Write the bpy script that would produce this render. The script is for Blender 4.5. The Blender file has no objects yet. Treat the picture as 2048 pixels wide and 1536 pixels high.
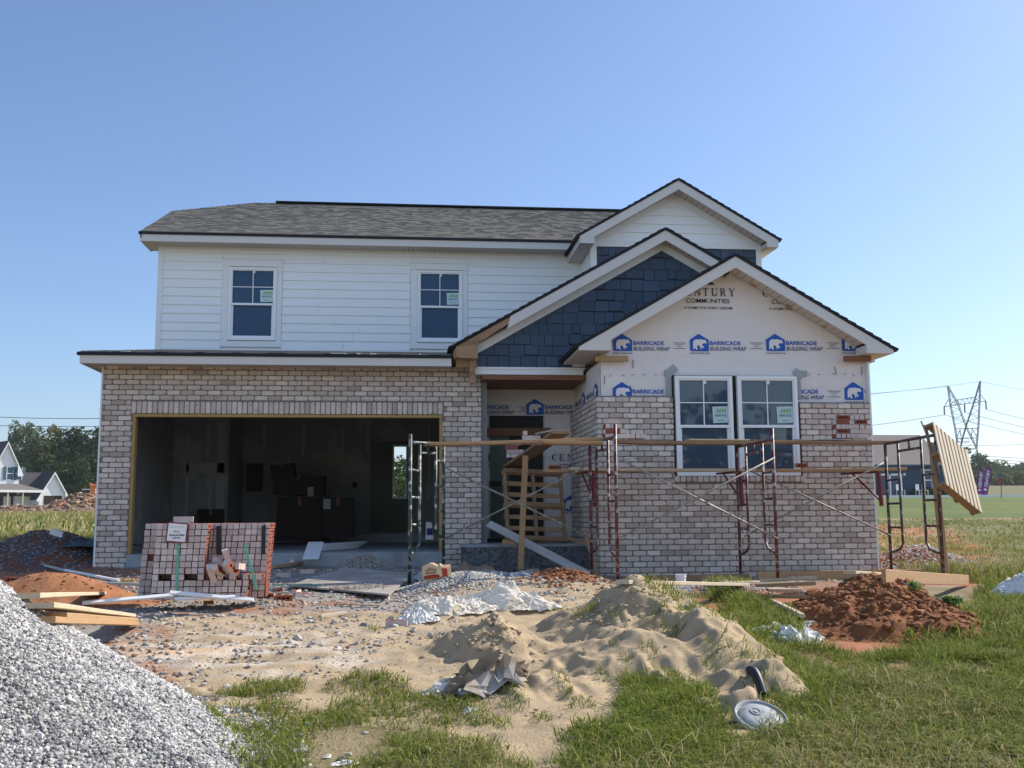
import bpy, math, random
import numpy as np
from mathutils import Vector, Matrix
R = math.radians
random.seed(7); rng = np.random.default_rng(11)
S = bpy.context.scene
COL = S.collection

# ------------------------------------------------------------------ camera
FPX, PITCH, YAW, ROLL, CZ = 2050.0, R(7.3), R(5.85), R(-.35), .95
def cam_axes():
    fwd = np.array([math.sin(YAW)*math.cos(PITCH), math.cos(YAW)*math.cos(PITCH), math.sin(PITCH)])
    right = np.array([math.cos(YAW), -math.sin(YAW), 0.]); up = np.cross(right, fwd)
    r = math.cos(ROLL)*right + math.sin(ROLL)*up; u = -math.sin(ROLL)*right + math.cos(ROLL)*up
    return r, u, fwd
CR, CU, CF = cam_axes()
cam = bpy.data.objects.new('camera', bpy.data.cameras.new('camera')); COL.objects.link(cam)
cam.matrix_world = Matrix(((CR[0], CU[0], -CF[0], 0), (CR[1], CU[1], -CF[1], 0), (CR[2], CU[2], -CF[2], CZ), (0, 0, 0, 1)))
cam.data.sensor_width = 36; cam.data.lens = 36*FPX/2048; cam.data.clip_end = 4000; cam.data.clip_start = .05
S.camera = cam
# survey helpers: turn a measured point of the photo into a point of the place at a known distance / height / side
def ray(x, y): return CF + CR*(x-1024)/FPX + CU*(768-y)/FPX
def PX(x, y, Y): v = ray(x, y); v = v*(Y/v[1]); return (v[0], Y, v[2]+CZ)
def GP(x, y, z=0.): v = ray(x, y); v = v*((z-CZ)/v[2]); return (v[0], v[1], z)

# ------------------------------------------------------------------ sky, sun, exposure
SUN = Vector((1.15, .45, 1.0)).normalized()
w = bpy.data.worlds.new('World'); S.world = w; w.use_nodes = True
nt = w.node_tree; nt.nodes.clear()
sky = nt.nodes.new('ShaderNodeTexSky'); sky.sky_type = 'NISHITA'; sky.sun_disc = False
sky.sun_elevation = math.asin(SUN.z); sky.sun_rotation = math.atan2(SUN.x, SUN.y)
sky.altitude = 0; sky.air_density = 1.0; sky.dust_density = .9; sky.ozone_density = 3.6
bg = nt.nodes.new('ShaderNodeBackground'); bg.inputs[1].default_value = .15
wo = nt.nodes.new('ShaderNodeOutputWorld')
tint = nt.nodes.new('ShaderNodeMix'); tint.data_type = 'RGBA'; tint.blend_type = 'MULTIPLY'; tint.inputs['Factor'].default_value = 1
nt.links.new(sky.outputs[0], tint.inputs['A'])
# sky dimmed ahead and brightened behind the camera, added fill for the shaded front
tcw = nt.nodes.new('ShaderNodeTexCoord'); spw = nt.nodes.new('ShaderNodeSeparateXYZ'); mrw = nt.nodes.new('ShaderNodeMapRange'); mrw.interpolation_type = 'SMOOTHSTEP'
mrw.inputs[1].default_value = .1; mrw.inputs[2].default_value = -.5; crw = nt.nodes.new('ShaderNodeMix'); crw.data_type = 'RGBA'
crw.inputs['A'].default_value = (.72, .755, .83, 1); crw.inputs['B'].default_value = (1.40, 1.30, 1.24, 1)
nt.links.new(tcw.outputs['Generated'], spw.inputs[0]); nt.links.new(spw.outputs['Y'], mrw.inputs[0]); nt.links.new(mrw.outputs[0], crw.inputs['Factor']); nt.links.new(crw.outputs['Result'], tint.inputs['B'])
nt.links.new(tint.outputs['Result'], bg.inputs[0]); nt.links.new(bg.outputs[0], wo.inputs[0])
sl = bpy.data.lights.new('sun', 'SUN'); sl.energy = 5.0; sl.angle = R(.5); sl.color = (1, .92, .80)
so = bpy.data.objects.new('sun', sl); COL.objects.link(so)
so.rotation_euler = SUN.to_track_quat('Z', 'Y').to_euler(); so.location = (20, 5, 30)
S.view_settings.view_transform = 'Standard'; S.view_settings.look = 'None'; S.view_settings.gamma = 1
S.view_settings.exposure = .48
S.render.engine = 'CYCLES'; S.cycles.max_bounces = 6; S.cycles.diffuse_bounces = 4; S.cycles.transparent_max_bounces = 6

# ------------------------------------------------------------------ materials
def mat(name, col, rough=.85, var=0., vscale=3., col2=None, mix_scale=2., mix_lo=.45, mix_hi=.6, bump=0., bscale=20., attr=False,
        metal=0., spec=.3, stretch=None, detail=6., backf=None, trans=0., fine=0., fscale=120.):
    m = bpy.data.materials.new(name); m.use_nodes = True; t = m.node_tree; N = t.nodes; L = t.links
    b = N['Principled BSDF']; b.inputs['Roughness'].default_value = rough; b.inputs['Metallic'].default_value = metal
    b.inputs['Specular IOR Level'].default_value = spec
    tc = N.new('ShaderNodeTexCoord'); v = tc.outputs['Object']
    if stretch:
        mp = N.new('ShaderNodeMapping'); mp.inputs['Scale'].default_value = stretch; L.new(v, mp.inputs[0]); v = mp.outputs[0]
    if attr:
        a = N.new('ShaderNodeAttribute'); a.attribute_name = 'Col'; c = a.outputs['Color']
    else:
        rgb = N.new('ShaderNodeRGB'); rgb.outputs[0].default_value = (*col, 1); c = rgb.outputs[0]
    def noise(sc, det=detail):
        n = N.new('ShaderNodeTexNoise'); n.inputs['Scale'].default_value = sc; n.inputs['Detail'].default_value = det
        n.inputs['Roughness'].default_value = .62; L.new(v, n.inputs['Vector']); return n.outputs['Fac']
    if col2:
        n = noise(mix_scale); rmp = N.new('ShaderNodeMapRange'); rmp.inputs[1].default_value = mix_lo; rmp.inputs[2].default_value = mix_hi
        L.new(n, rmp.inputs[0]); mx = N.new('ShaderNodeMix'); mx.data_type = 'RGBA'
        L.new(rmp.outputs[0], mx.inputs['Factor']); L.new(c, mx.inputs['A']); mx.inputs['B'].default_value = (*col2, 1); c = mx.outputs['Result']
    def vary(c, sc, amt):
        n = noise(sc); rmp = N.new('ShaderNodeMapRange'); rmp.inputs[1].default_value = .25; rmp.inputs[2].default_value = .75
        rmp.inputs[3].default_value = 1-amt; rmp.inputs[4].default_value = 1+amt; L.new(n, rmp.inputs[0])
        vm = N.new('ShaderNodeVectorMath'); vm.operation = 'SCALE'; L.new(c, vm.inputs[0]); L.new(rmp.outputs[0], vm.inputs['Scale']); return vm.outputs[0]
    if var: c = vary(c, vscale, var)
    if fine: c = vary(c, fscale, fine)
    L.new(c, b.inputs['Base Color'])
    if bump:
        n = noise(bscale); bp = N.new('ShaderNodeBump'); bp.inputs['Strength'].default_value = 1; bp.inputs['Distance'].default_value = bump
        L.new(n, bp.inputs['Height']); L.new(bp.outputs[0], b.inputs['Normal'])
    if trans:
        tr = N.new('ShaderNodeBsdfTranslucent'); L.new(c, tr.inputs[0]); ms = N.new('ShaderNodeMixShader'); ms.inputs[0].default_value = trans
        L.new(b.outputs[0], ms.inputs[1]); L.new(tr.outputs[0], ms.inputs[2]); L.new(ms.outputs[0], N['Material Output'].inputs[0])
    return m
M = {}
M['brick'] = mat('brick_face', (1, 1, 1), .93, .14, 5, (.34, .26, .20), 16, .56, .72, .006, 60, attr=True, fine=.12, fscale=90)
M['mortar'] = mat('mortar', (.20, .165, .14), .95, .15, 4, bump=.004, bscale=50)
M['redbrick'] = mat('raw_brick', (1, 1, 1), .9, .12, 6, None, bump=.002, bscale=80, attr=True, fine=.12)
M['core'] = mat('brick_core_hole', (.05, .022, .016), .95)
M['siding'] = mat('white_siding', (.80, .81, .82), .55, .02, 2, bump=.0012, bscale=14, stretch=(.5, 1, 6))
M['trim'] = mat('white_trim', (.76, .76, .755), .5, .02, 2)
M['vinyl'] = mat('white_vinyl', (.82, .82, .83), .35)
M['fascia'] = mat('fascia_metal', (.62, .585, .555), .45, .02, 1.5, bump=.001, bscale=3)
M['soffit'] = mat('soffit_vinyl', (.56, .51, .46), .6)
M['dark'] = mat('dark_gap', (.03, .028, .026), .9)
M['shake'] = mat('blue_shake', (1, 1, 1), .6, .05, 2, attr=True, bump=.001, bscale=30, stretch=(3, 1, .6))
M['shingle'] = mat('shingles', (1, 1, 1), .95, .18, 30, attr=True, bump=.003, bscale=200, fine=.25, fscale=160)
M['shingle_edge'] = mat('shingle_edge', (.018, .019, .026), .8)
M['wrap'] = mat('building_wrap', (.73, .675, .655), .6, .035, 1.2, bump=.022, bscale=1.7, detail=4, stretch=(1, 1, 2.4))
M['ink'] = mat('blue_ink', (.02, .10, .42), .6); M['navy'] = mat('navy_ink', (.02, .04, .16), .6)
M['purple'] = mat('dark_purple_ink', (.035, .018, .05), .6); M['wrapbear'] = mat('wrap_white', (.75, .705, .69), .6)
M['tape'] = mat('flashing_tape', (.34, .35, .36), .5, .2, 30)
M['marker'] = mat('marker', (.20, .20, .23), .8)
M['wood'] = mat('pine', (.40, .25, .13), .75, .10, 1.5, (.29, .165, .08), 3.0, .5, .75, .001, 12, stretch=(1.2, 14, 14), fine=.1, fscale=6)
M['wood_old'] = mat('weathered_plank', (.31, .185, .10), .8, .16, 1.5, (.23, .155, .105), 2.5, .45, .7, .001, 12, stretch=(1.0, 12, 12), fine=.12, fscale=7)
M['wood_pale'] = mat('pale_board', (.50, .42, .30), .75, .08, 1.5, (.38, .27, .15), 2.5, .55, .8, .001, 12, stretch=(1.2, 14, 14))
M['wood_eave'] = mat('eave_board', (.36, .215, .125), .8, .18, 2, (.25, .14, .08), 3, .5, .65, stretch=(1, 10, 6))
M['wood_red'] = mat('treated_block', (.22, .10, .055), .8, .2, 3, stretch=(1, 10, 10))
M['wood_frame'] = mat('yellow_jamb', (.40, .26, .09), .75, .15, 2, stretch=(10, 10, 1))
M['wood_grey'] = mat('grey_board', (.42, .40, .37), .8, .15, 2, stretch=(1, 10, 10))
M['ply'] = mat('plywood', (.30, .27, .24), .85, .22, 2.5, (.42, .40, .38), 1.6, .5, .7, .002, 30)
M['concrete'] = mat('concrete', (.30, .31, .33), .9, .16, 3, (.20, .20, .21), 2, .5, .7, .004, 40)
M['conc_rough'] = mat('rough_concrete', (.155, .16, .17), .95, .3, 5, (.06, .06, .065), 22, .45, .6, .02, 35)
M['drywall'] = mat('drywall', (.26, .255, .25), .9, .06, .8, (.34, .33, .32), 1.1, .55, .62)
M['drywallw'] = mat('joint_compound', (.37, .36, .35), .9, .05, 3)
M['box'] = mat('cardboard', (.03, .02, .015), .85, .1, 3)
M['doorg'] = mat('door_green', (.10, .125, .09), .6); M['black'] = mat('black_plastic', (.02, .02, .024), .45)
M['white'] = mat('white_board', (.78, .78, .78), .6, .03, 3)
M['paper'] = mat('paper', (.75, .75, .73), .7)
M['steelw'] = mat('galvanised', (.42, .42, .40), .45, .25, 20, (.62, .60, .55), 14, .5, .6, metal=.5)
M['glass'] = mat('pane', (.028, .068, .135), .04, spec=.5); M['glass'].node_tree.nodes['Principled BSDF'].inputs['IOR'].default_value = 1.35
M['screen'] = mat('screen', (.03, .075, .14), .4, spec=.25); M['glass2'] = mat('pane_reflecting', (.045, .075, .112), .03, spec=.5)
M['glass2'].node_tree.nodes['Principled BSDF'].inputs['IOR'].default_value = 1.6
M['stick'] = mat('sticker', (.48, .62, .62), .5); M['green'] = mat('green_ink', (.16, .36, .12), .6)
M['strap'] = mat('green_strap', (.10, .42, .28), .35); M['greenp'] = mat('green_tape', (.03, .28, .17), .5)
def scafmat(name, c, chip):
    return mat(name, c, .5, .25, 12, chip, 13, .53, .60, .001, 60, spec=.5)
M['scaf_red'] = scafmat('red_scaffold_paint', (.085, .016, .016), (.36, .31, .27))
M['scaf_brown'] = scafmat('brown_scaffold_paint', (.05, .022, .018), (.26, .22, .19))
M['scaf_green'] = scafmat('green_scaffold_paint', (.02, .045, .04), (.44, .42, .37))
M['brace'] = mat('brace_steel', (.24, .225, .20), .55, .3, 18, (.40, .37, .32), 9, .56, .66, metal=.2)
M['bracket'] = mat('red_bracket', (.15, .018, .02), .45, .15, 20)
M['sand'] = mat('sand', (.40, .305, .19), .95, .10, 4, (.335, .255, .16), 2.5, .5, .65, .006, 90, fine=.08, fscale=200)
M['clay'] = mat('red_clay', (.20, .072, .026), .95, .3, 9, (.27, .11, .042), 5, .5, .7, .02, 30, fine=.2, fscale=90)
M['claydk'] = mat('dark_clay', (.15, .07, .04), .95, .25, 6, bump=.02, bscale=30)
M['stone'] = mat('stone', (1, 1, 1), .9, .06, 30, attr=True)
M['ground'] = mat('ground_surface', (1, 1, 1), .96, .14, 7, attr=True, bump=.012, bscale=45, fine=.22, fscale=70)
M['gravelbed'] = mat('gravel_bed', (.30, .30, .31), .95, .3, 40, (.10, .10, .11), 35, .45, .55, .02, 50)
M['grass'] = mat('grass_blades', (1, 1, 1), .75, attr=True, trans=.32, spec=.15)
M['leaf'] = mat('leaves', (1, 1, 1), .8, attr=True, trans=.25, spec=.15)
M['bark'] = mat('bark', (.10, .075, .055), .95, .2, 4)
M['plastic'] = mat('white_sheeting', (.74, .69, .60), .7, .05, 4, (.62, .46, .26), 1.6, .58, .72, trans=.1, spec=.15)
M['plasticw'] = mat('white_bag', (.74, .73, .70), .75, .05, 4, trans=.1, spec=.15)
M['bag'] = mat('paper_bag', (.27, .205, .145), .85, .1, 6, (.36, .33, .30), 2.2, .5, .6, spec=.1)
M['bagy'] = mat('mortar_bag', (.62, .46, .26), .75, .08, 5); M['bagred'] = mat('bag_red', (.36, .045, .03), .7)
M['tarp'] = mat('black_tarp', (.05, .06, .08), .4, .3, 3)
M['lidgrey'] = mat('grey_plastic_lid', (.30, .315, .33), .5, .12, 9, spec=.25)
M['asphalt'] = mat('road_surface', (.30, .30, .30), .9, .08, 1); M['darkroof'] = mat('charcoal_roof', (.055, .055, .065), .9, .25, 5)
M['greyroof'] = mat('brown_grey_roof', (.15, .135, .125), .9, .2, 4)
M['farwhite'] = mat('far_white_siding', (.72, .73, .74), .6); M['bluehouse'] = mat('navy_siding', (.035, .065, .115), .6)
M['shutter'] = mat('teal_shutter', (.06, .12, .16), .6); M['farbrick'] = mat('far_brick', (.11, .06, .05), .9)
M['orange'] = mat('orange_paint', (.75, .22, .05), .5); M['pylon'] = mat('pylon_steel', (.10, .105, .13), .7)
M['wire'] = mat('cable', (.10, .10, .115), .8); M['flag'] = mat('purple_flag', (.25, .045, .26), .7, trans=.3); M['signblue'] = mat('street_sign', (.04, .09, .16), .5)
M['rubble'] = mat('rubble', (.17, .115, .075), .95, .3, 3, (.30, .20, .13), 1.5, .5, .65, .05, 6)

# ------------------------------------------------------------------ mesh builder
ORG = {}
def link(o, parent=None):
    COL.objects.link(o)
    if parent is not None:
        o.parent = parent; ORG[o.name] = ORG[parent.name]
def thing(name, label, cat, loc=(0, 0, 0), group=None, kind=None):
    o = bpy.data.objects.new(name, None); COL.objects.link(o); o.location = loc; o.empty_display_size = .2
    ORG[o.name] = Vector(loc); o['label'] = label; o['category'] = cat
    if group: o['group'] = group
    if kind: o['kind'] = kind
    return o
def tag(o, label=None, cat=None, group=None, kind=None):
    if label: o['label'] = label
    if cat: o['category'] = cat
    if group: o['group'] = group
    if kind: o['kind'] = kind
    return o
def bulk(name, V, F, material, parent=None, smooth=False, fcol=None, pcol=None, org=None):
    V = np.asarray(V, np.float32); F = np.asarray(F, np.int32); k = F.shape[1]
    me = bpy.data.meshes.new(name)
    o = bpy.data.objects.new(name, me); link(o, parent)
    if parent is not None: V = V - np.array(ORG[parent.name], np.float32)
    elif org is not None: V = V - np.array(org, np.float32); o.location = org; ORG[o.name] = Vector(org)
    else: ORG[o.name] = Vector((0, 0, 0))
    me.vertices.add(len(V)); me.vertices.foreach_set('co', V.ravel())
    me.loops.add(F.size); me.loops.foreach_set('vertex_index', F.ravel())
    me.polygons.add(len(F)); me.polygons.foreach_set('loop_start', np.arange(0, F.size, k, dtype=np.int32))
    me.polygons.foreach_set('use_smooth', np.full(len(F), smooth))
    if fcol is not None:
        a = me.attributes.new('Col', 'FLOAT_COLOR', 'FACE'); c = np.ones((len(F), 4), np.float32); c[:, :3] = fcol; a.data.foreach_set('color', c.ravel())
    if pcol is not None:
        a = me.attributes.new('Col', 'FLOAT_COLOR', 'POINT'); c = np.ones((len(V), 4), np.float32); c[:, :3] = pcol; a.data.foreach_set('color', c.ravel())
    me.update(); me.validate(); me.materials.append(material)
    return o
class MB:
    def __init__(s): s.v = []; s.f = []; s.c = []
    def add(s, vs, fs, col=None):
        n = len(s.v); s.v += [tuple(p) for p in vs]; s.f += [tuple(n+i for i in f) for f in fs]; s.c += [col or (.5, .5, .5)]*len(fs); return s
    def hexa(s, P, col=None):   # P: 4 bottom, 4 top
        return s.add(P, [(3, 2, 1, 0), (4, 5, 6, 7), (0, 1, 5, 4), (1, 2, 6, 5), (2, 3, 7, 6), (3, 0, 4, 7)], col)
    def box(s, x0, x1, y0, y1, z0, z1, col=None):
        return s.hexa([(x0, y0, z0), (x1, y0, z0), (x1, y1, z0), (x0, y1, z0), (x0, y0, z1), (x1, y0, z1), (x1, y1, z1), (x0, y1, z1)], col)
    def obox(s, c, size, rot=None, col=None):
        Mx = rot or Matrix.Identity(3); hx, hy, hz = size[0]/2, size[1]/2, size[2]/2; c = Vector(c)
        P = [c+Mx@Vector(p) for p in [(-hx, -hy, -hz), (hx, -hy, -hz), (hx, hy, -hz), (-hx, hy, -hz), (-hx, -hy, hz), (hx, -hy, hz), (hx, hy, hz), (-hx, hy, hz)]]
        return s.hexa(P, col)
    def bar(s, p, q, wd, ht, up=(0, 0, 1), col=None):
        return s.obox((Vector(p)+Vector(q))/2, ((Vector(q)-Vector(p)).length, wd, ht), frame3(p, q, up), col)
    def tube(s, pts, r, n=8, col=None, cap=True):
        pts = [Vector(p) for p in pts]; rings = []
        for i, p in enumerate(pts):
            d = (pts[min(i+1, len(pts)-1)]-pts[max(i-1, 0)]).normalized()
            a = d.cross(Vector((0, 0, 1)) if abs(d.z) < .9 else Vector((1, 0, 0))).normalized(); b = d.cross(a)
            rr = r[i] if isinstance(r, (list, tuple)) else r
            rings.append([p+a*rr*math.cos(2*math.pi*k/n)+b*rr*math.sin(2*math.pi*k/n) for k in range(n)])
        vs = [v for g in rings for v in g]; fs = []
        for i in range(len(pts)-1):
            for k in range(n): fs.append((i*n+k, i*n+(k+1) % n, (i+1)*n+(k+1) % n, (i+1)*n+k))
        if cap: fs += [tuple(range(n))[::-1], tuple((len(pts)-1)*n+k for k in range(n))]
        return s.add(vs, fs, col)
    def prism(s, poly, y0, y1, col=None, axis='y'):   # poly in (x,z) extruded along y (or (y,z) along x)
        n = len(poly)
        if axis == 'y': P = [(a, y0, b) for a, b in poly]+[(a, y1, b) for a, b in poly]
        else: P = [(y0, a, b) for a, b in poly]+[(y1, a, b) for a, b in poly]
        return s.add(P, [tuple(range(n)), tuple(range(2*n-1, n-1, -1))]+[(i, n+i, n+(i+1) % n, (i+1) % n) for i in range(n)], col)
    def build(s, name, m, parent=None, smooth=False, org=None):
        me = bpy.data.meshes.new(name); o = bpy.data.objects.new(name, me); link(o, parent)
        if parent is not None: off = ORG[parent.name]
        elif org is not None: off = Vector(org); o.location = off; ORG[o.name] = off
        else: off = Vector((0, 0, 0)); ORG[o.name] = off
        me.from_pydata([(x-off[0], y-off[1], z-off[2]) for x, y, z in s.v], [], s.f); me.materials.append(m)
        a = me.attributes.new('Col', 'FLOAT_COLOR', 'FACE'); c = np.ones((len(s.f), 4), np.float32)
        if s.c: c[:, :3] = np.array(s.c, np.float32)
        a.data.foreach_set('color', c.ravel())
        if smooth: me.polygons.foreach_set('use_smooth', [True]*len(me.polygons))
        me.update(); return o
def build_split(mb, name, m, parent=None, smooth=False):
    par = list(range(len(mb.v)))
    def fnd(i):
        while par[i] != i: par[i] = par[par[i]]; i = par[i]
        return i
    for f in mb.f:
        r = fnd(f[0])
        for i in f[1:]: par[fnd(i)] = r
    grp = {}
    for k, f in enumerate(mb.f): grp.setdefault(fnd(f[0]), []).append(k)
    out = []
    for ks in grp.values():
        b = MB(); ids = {}
        for k in ks:
            ff = []
            for i in mb.f[k]:
                if i not in ids: ids[i] = len(b.v); b.v.append(mb.v[i])
                ff.append(ids[i])
            b.f.append(tuple(ff)); b.c.append(mb.c[k])
        out.append(b.build(name, m, parent, smooth))
    return out
def frame3(p, q, up=(0, 0, 1)):
    x = (Vector(q)-Vector(p)).normalized(); up = Vector(up)
    if abs(x.dot(up)) > .98: up = Vector((0, 1, 0))
    y = up.cross(x).normalized(); z = x.cross(y)
    return Matrix((x, y, z)).transposed()
def board(name, p, q, wd, th, m, label=None, cat=None, group=None, parent=None, up=(0, 0, 1), warp=0.):
    """a straight board as its own object, long axis = local x"""
    p, q = Vector(p), Vector(q); L = (q-p).length; me = bpy.data.meshes.new(name); b = MB(); n = 7
    for i in range(n):
        pass
    vs = []; fs = []; r = random.Random(hash(name+str(round(p.x, 2))) % 9999)
    for i in range(n+1):
        x = -L/2+L*i/n; dz = -warp*(1-(2*i/n-1)**2)+r.uniform(-.0012, .0012); dy = r.uniform(-.001, .001); e = .004
        hw, ht = wd/2, th/2
        for (yy, zz) in [(-hw+e, -ht), (hw-e, -ht), (hw, -ht+e), (hw, ht-e), (hw-e, ht), (-hw+e, ht), (-hw, ht-e), (-hw, -ht+e)]:
            vs.append((x, yy+dy, zz+dz))
    for i in range(n):
        for k in range(8): fs.append((i*8+k, i*8+(k+1) % 8, (i+1)*8+(k+1) % 8, (i+1)*8+k))
    fs += [tuple(range(8))[::-1], tuple(n*8+k for k in range(8))]
    me.from_pydata(vs, [], fs); me.materials.append(m); o = bpy.data.objects.new(name, me); COL.objects.link(o)
    Mw = frame3(p, q, up).to_4x4(); Mw.translation = (p+q)/2
    if parent is not None:
        o.parent = parent; Mw.translation = (p+q)/2-ORG[parent.name]; o.matrix_local = Mw
    else: o.matrix_world = Mw
    ORG[o.name] = Vector((0, 0, 0)) if parent is None else ORG[parent.name]
    return tag(o, label, cat, group)
def copy_tree(o, parent=None):
    c = o.copy(); COL.objects.link(c); c.parent = parent
    if parent is None: ORG[c.name] = ORG[o.name]
    for ch in list(o.children):
        copy_tree(ch, c)
    return c

# ------------------------------------------------------------------ noise (vectorised)
def _h(ix, iy, s): 
    n = (ix.astype(np.int64)*374761393+iy.astype(np.int64)*668265263+s*1442695041) & 0xffffffff
    n = ((n ^ (n >> 13))*1274126177) & 0xffffffff
    return ((n ^ (n >> 16)) & 0xffff)/65535.
def vn(x, y, s=0):
    x = np.asarray(x, float); y = np.asarray(y, float)
    ix = np.floor(x); iy = np.floor(y); fx = x-ix; fy = y-iy; fx = fx*fx*(3-2*fx); fy = fy*fy*(3-2*fy)
    a = _h(ix, iy, s); b = _h(ix+1, iy, s); c = _h(ix, iy+1, s); d = _h(ix+1, iy+1, s)
    return (a*(1-fx)+b*fx)*(1-fy)+(c*(1-fx)+d*fx)*fy
def fbm(x, y, s=0, o=4):
    t = 0; amp = .5; x = np.asarray(x, float); y = np.asarray(y, float)
    for i in range(o): t = t+amp*(vn(x, y, s+i*17)-.5); x = x*2.03+3.1; y = y*2.03+1.7; amp *= .5
    return t      # about -.4 .. .4
def sm(a, b, t): t = np.clip((t-a)/(b-a), 0, 1); return t*t*(3-2*t)
def inpoly(x, y, P):
    x = np.asarray(x); y = np.asarray(y); r = np.zeros(x.shape, bool); n = len(P)
    for i in range(n):
        x0, y0 = P[i][:2]; x1, y1 = P[(i+1) % n][:2]
        if y0 == y1: continue
        r ^= ((y0 > y) != (y1 > y)) & (x < (x1-x0)*(y-y0)/(y1-y0)+x0)
    return r

# ================================================================== TERRAIN (height function; the sheet itself is built further down)
def base_z(x, y):
    zl = np.interp(y, [-20, 0, 4, 6, 9, 12, 14, 16.5, 20, 40, 114, 900], [-.6, -.55, -.42, -.30, -.06, .08, .12, .19, .25, .49, 1.56, 9])
    zr = np.interp(y, [-20, 0, 4, 6, 9, 12, 14, 16.5, 20, 34.6, 89, 250, 400, 900], [-.6, -.55, -.42, -.30, -.06, .07, .03, .03, .2, .75, 2.56, 7.9, 12.9, 21])
    t = sm(-2., 4., np.asarray(x, float)); return zl*(1-t)+zr*t
P_DRIVE = [GP(a, b, .05)[:2] for a, b in [(-60, 1175), (120, 1190), (300, 1150), (560, 1120), (900, 1120), (1240, 1150), (1240, 1200), (960, 1215), (860, 1250), (700, 1270), (430, 1285), (300, 1300), (-100, 1330)]]
P_SAND = [GP(a, b, -.15)[:2] for a, b in [(330, 1270), (560, 1262), (760, 1258), (860, 1245), (1000, 1215), (1130, 1200), (1330, 1185), (1420, 1260), (1500, 1330), (1520, 1420), (1480, 1440), (1330, 1350), (1200, 1420), (1180, 1480), (1050, 1500), (960, 1440), (840, 1410), (700, 1405), (600, 1390), (480, 1400), (380, 1400)]]
P_GRR = [GP(a, b, -.2)[:2] for a, b in [(1385, 1205), (1470, 1290), (1520, 1370), (1520, 1455), (1490, 1450), (1400, 1375), (1310, 1345), (1225, 1395), (1170, 1440), (1160, 1490), (1180, 1640), (2700, 1640), (2700, 1190), (2000, 1160), (1960, 1250), (1940, 1250), (1890, 1290), (1830, 1318), (1700, 1325), (1600, 1300), (1530, 1255), (1470, 1215)]]
P_GRM = [GP(a, b, -.25)[:2] for a, b in [(420, 1405), (500, 1382), (640, 1392), (760, 1385), (850, 1400), (930, 1425), (1010, 1455), (1060, 1490), (1170, 1520), (1200, 1640), (480, 1640), (520, 1540), (440, 1455)]]
P_BARE = [GP(a, b, -.28)[:2] for a, b in [(600, 1470), (760, 1455), (800, 1480), (770, 1515), (640, 1530), (590, 1500)]]
P_CLAYL = [GP(a, b, .1)[:2] for a, b in [(-200, 1120), (60, 1100), (200, 1140), (330, 1160), (250, 1200), (-200, 1240)]]
P_CLAYR = [GP(a, b, .02)[:2] for a, b in [(1330, 1180), (1560, 1170), (1760, 1170), (1860, 1195), (1890, 1250), (1830, 1300), (1700, 1310), (1600, 1295), (1560, 1260), (1400, 1225)]]
P_CLAYB = [GP(a, b, .1)[:2] for a, b in [(1740, 1080), (1900, 1085), (1990, 1110), (1960, 1170), (1740, 1170)]]
def ground_z(x, y):
    z = base_z(x, y); near = 1-sm(14, 22, y)
    z = z+near*(.05*fbm(x*.8, y*.8, 3)+.035*fbm(x*3, y*3, 5, 3))
    d = inpoly(x, y, P_DRIVE); z = z+np.where(d, .022*fbm(x*14, y*14, 8, 2), 0)
    # low berm of gravel and clay in front of the porch
    for (px, py, Y, sx, sy, h) in [(930, 1172, 12.0, .62, .45, .20), (1130, 1172, 12.2, .62, .42, .20), (1440, 1190, 11.7, .55, .25, .10)]:
        c = PX(px, py, Y); z = z+h*np.exp(-((x-c[0])/sx)**2-((y-Y)/sy)**2)
    return z

# ================================================================== HOUSE
house = thing('house', 'two storey house under construction with white siding, pale brick, blue gable and bare building wrap', 'house', (1.2, 16.5, 0))
def clip_poly(P, a, b, c):   # keep a*x+b*z<=c
    out = []; n = len(P)
    for i in range(n):
        p, q = P[i], P[(i+1) % n]; dp = a*p[0]+b*p[1]-c; dq = a*q[0]+b*q[1]-c
        if dp <= 0: out.append(p)
        if (dp < 0 < dq) or (dq < 0 < dp):
            t = dp/(dp-dq); out.append((p[0]+(q[0]-p[0])*t, p[1]+(q[1]-p[1])*t))
    return out
def clip_gable(P, xc, zp, s):   # under the two rakes of a gable with peak (xc,zp), slope s
    P = clip_poly(P, s, 1, zp+s*xc)
    return clip_poly(P, -s, 1, zp-s*xc) if len(P) > 2 else P
# ---- bricks ----
BH, BW, MJ = .0816, .2095, .0145
def brick_col():
    t = random.random(); g = random.uniform(.80, 1.10)
    c = (.64, .545, .475) if t < .55 else (.60, .50, .44) if t < .80 else (.50, .40, .34) if t < .93 else (.68, .60, .54)
    return tuple(k*g for k in c)
def one_brick(mb, u0, u1, z0, z1, face, depth, axis, col=None):
    """rounded tumbled brick face. axis 'y': wall faces -Y at y=face; axis 'x': wall faces -X at x=face"""
    e = random.uniform(.008, .02); k = .006
    J = lambda: random.uniform(-.0022, .0022)
    def ring(ins, cr):
        a, b, c, d = u0+ins, u1-ins, z0+ins, z1-ins
        return [(a+cr, c), (b-cr, c), (b, c+cr), (b, d-cr), (b-cr, d), (a+cr, d), (a, d-cr), (a, c+cr)]
    A = [(p[0]+J(), p[1]+J()) for p in ring(0, e)]; B2 = [(p[0]+J(), p[1]+J()) for p in ring(k, e)]
    f = face+random.uniform(-.002, .002)
    to = (lambda p, d: (p[0], d, p[1])) if axis == 'y' else (lambda p, d: (d, p[0], p[1]))
    vs = [to(p, face+depth) for p in A]+[to(p, f+.004) for p in A]+[to(p, f) for p in B2]
    fs = []
    for r_ in (0, 8):
        for i in range(8): fs.append((r_+i, r_+(i+1) % 8, r_+8+(i+1) % 8, r_+8+i))
    fs.append(tuple(range(16, 24)))
    mb.add(vs, fs, col or brick_col())
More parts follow.
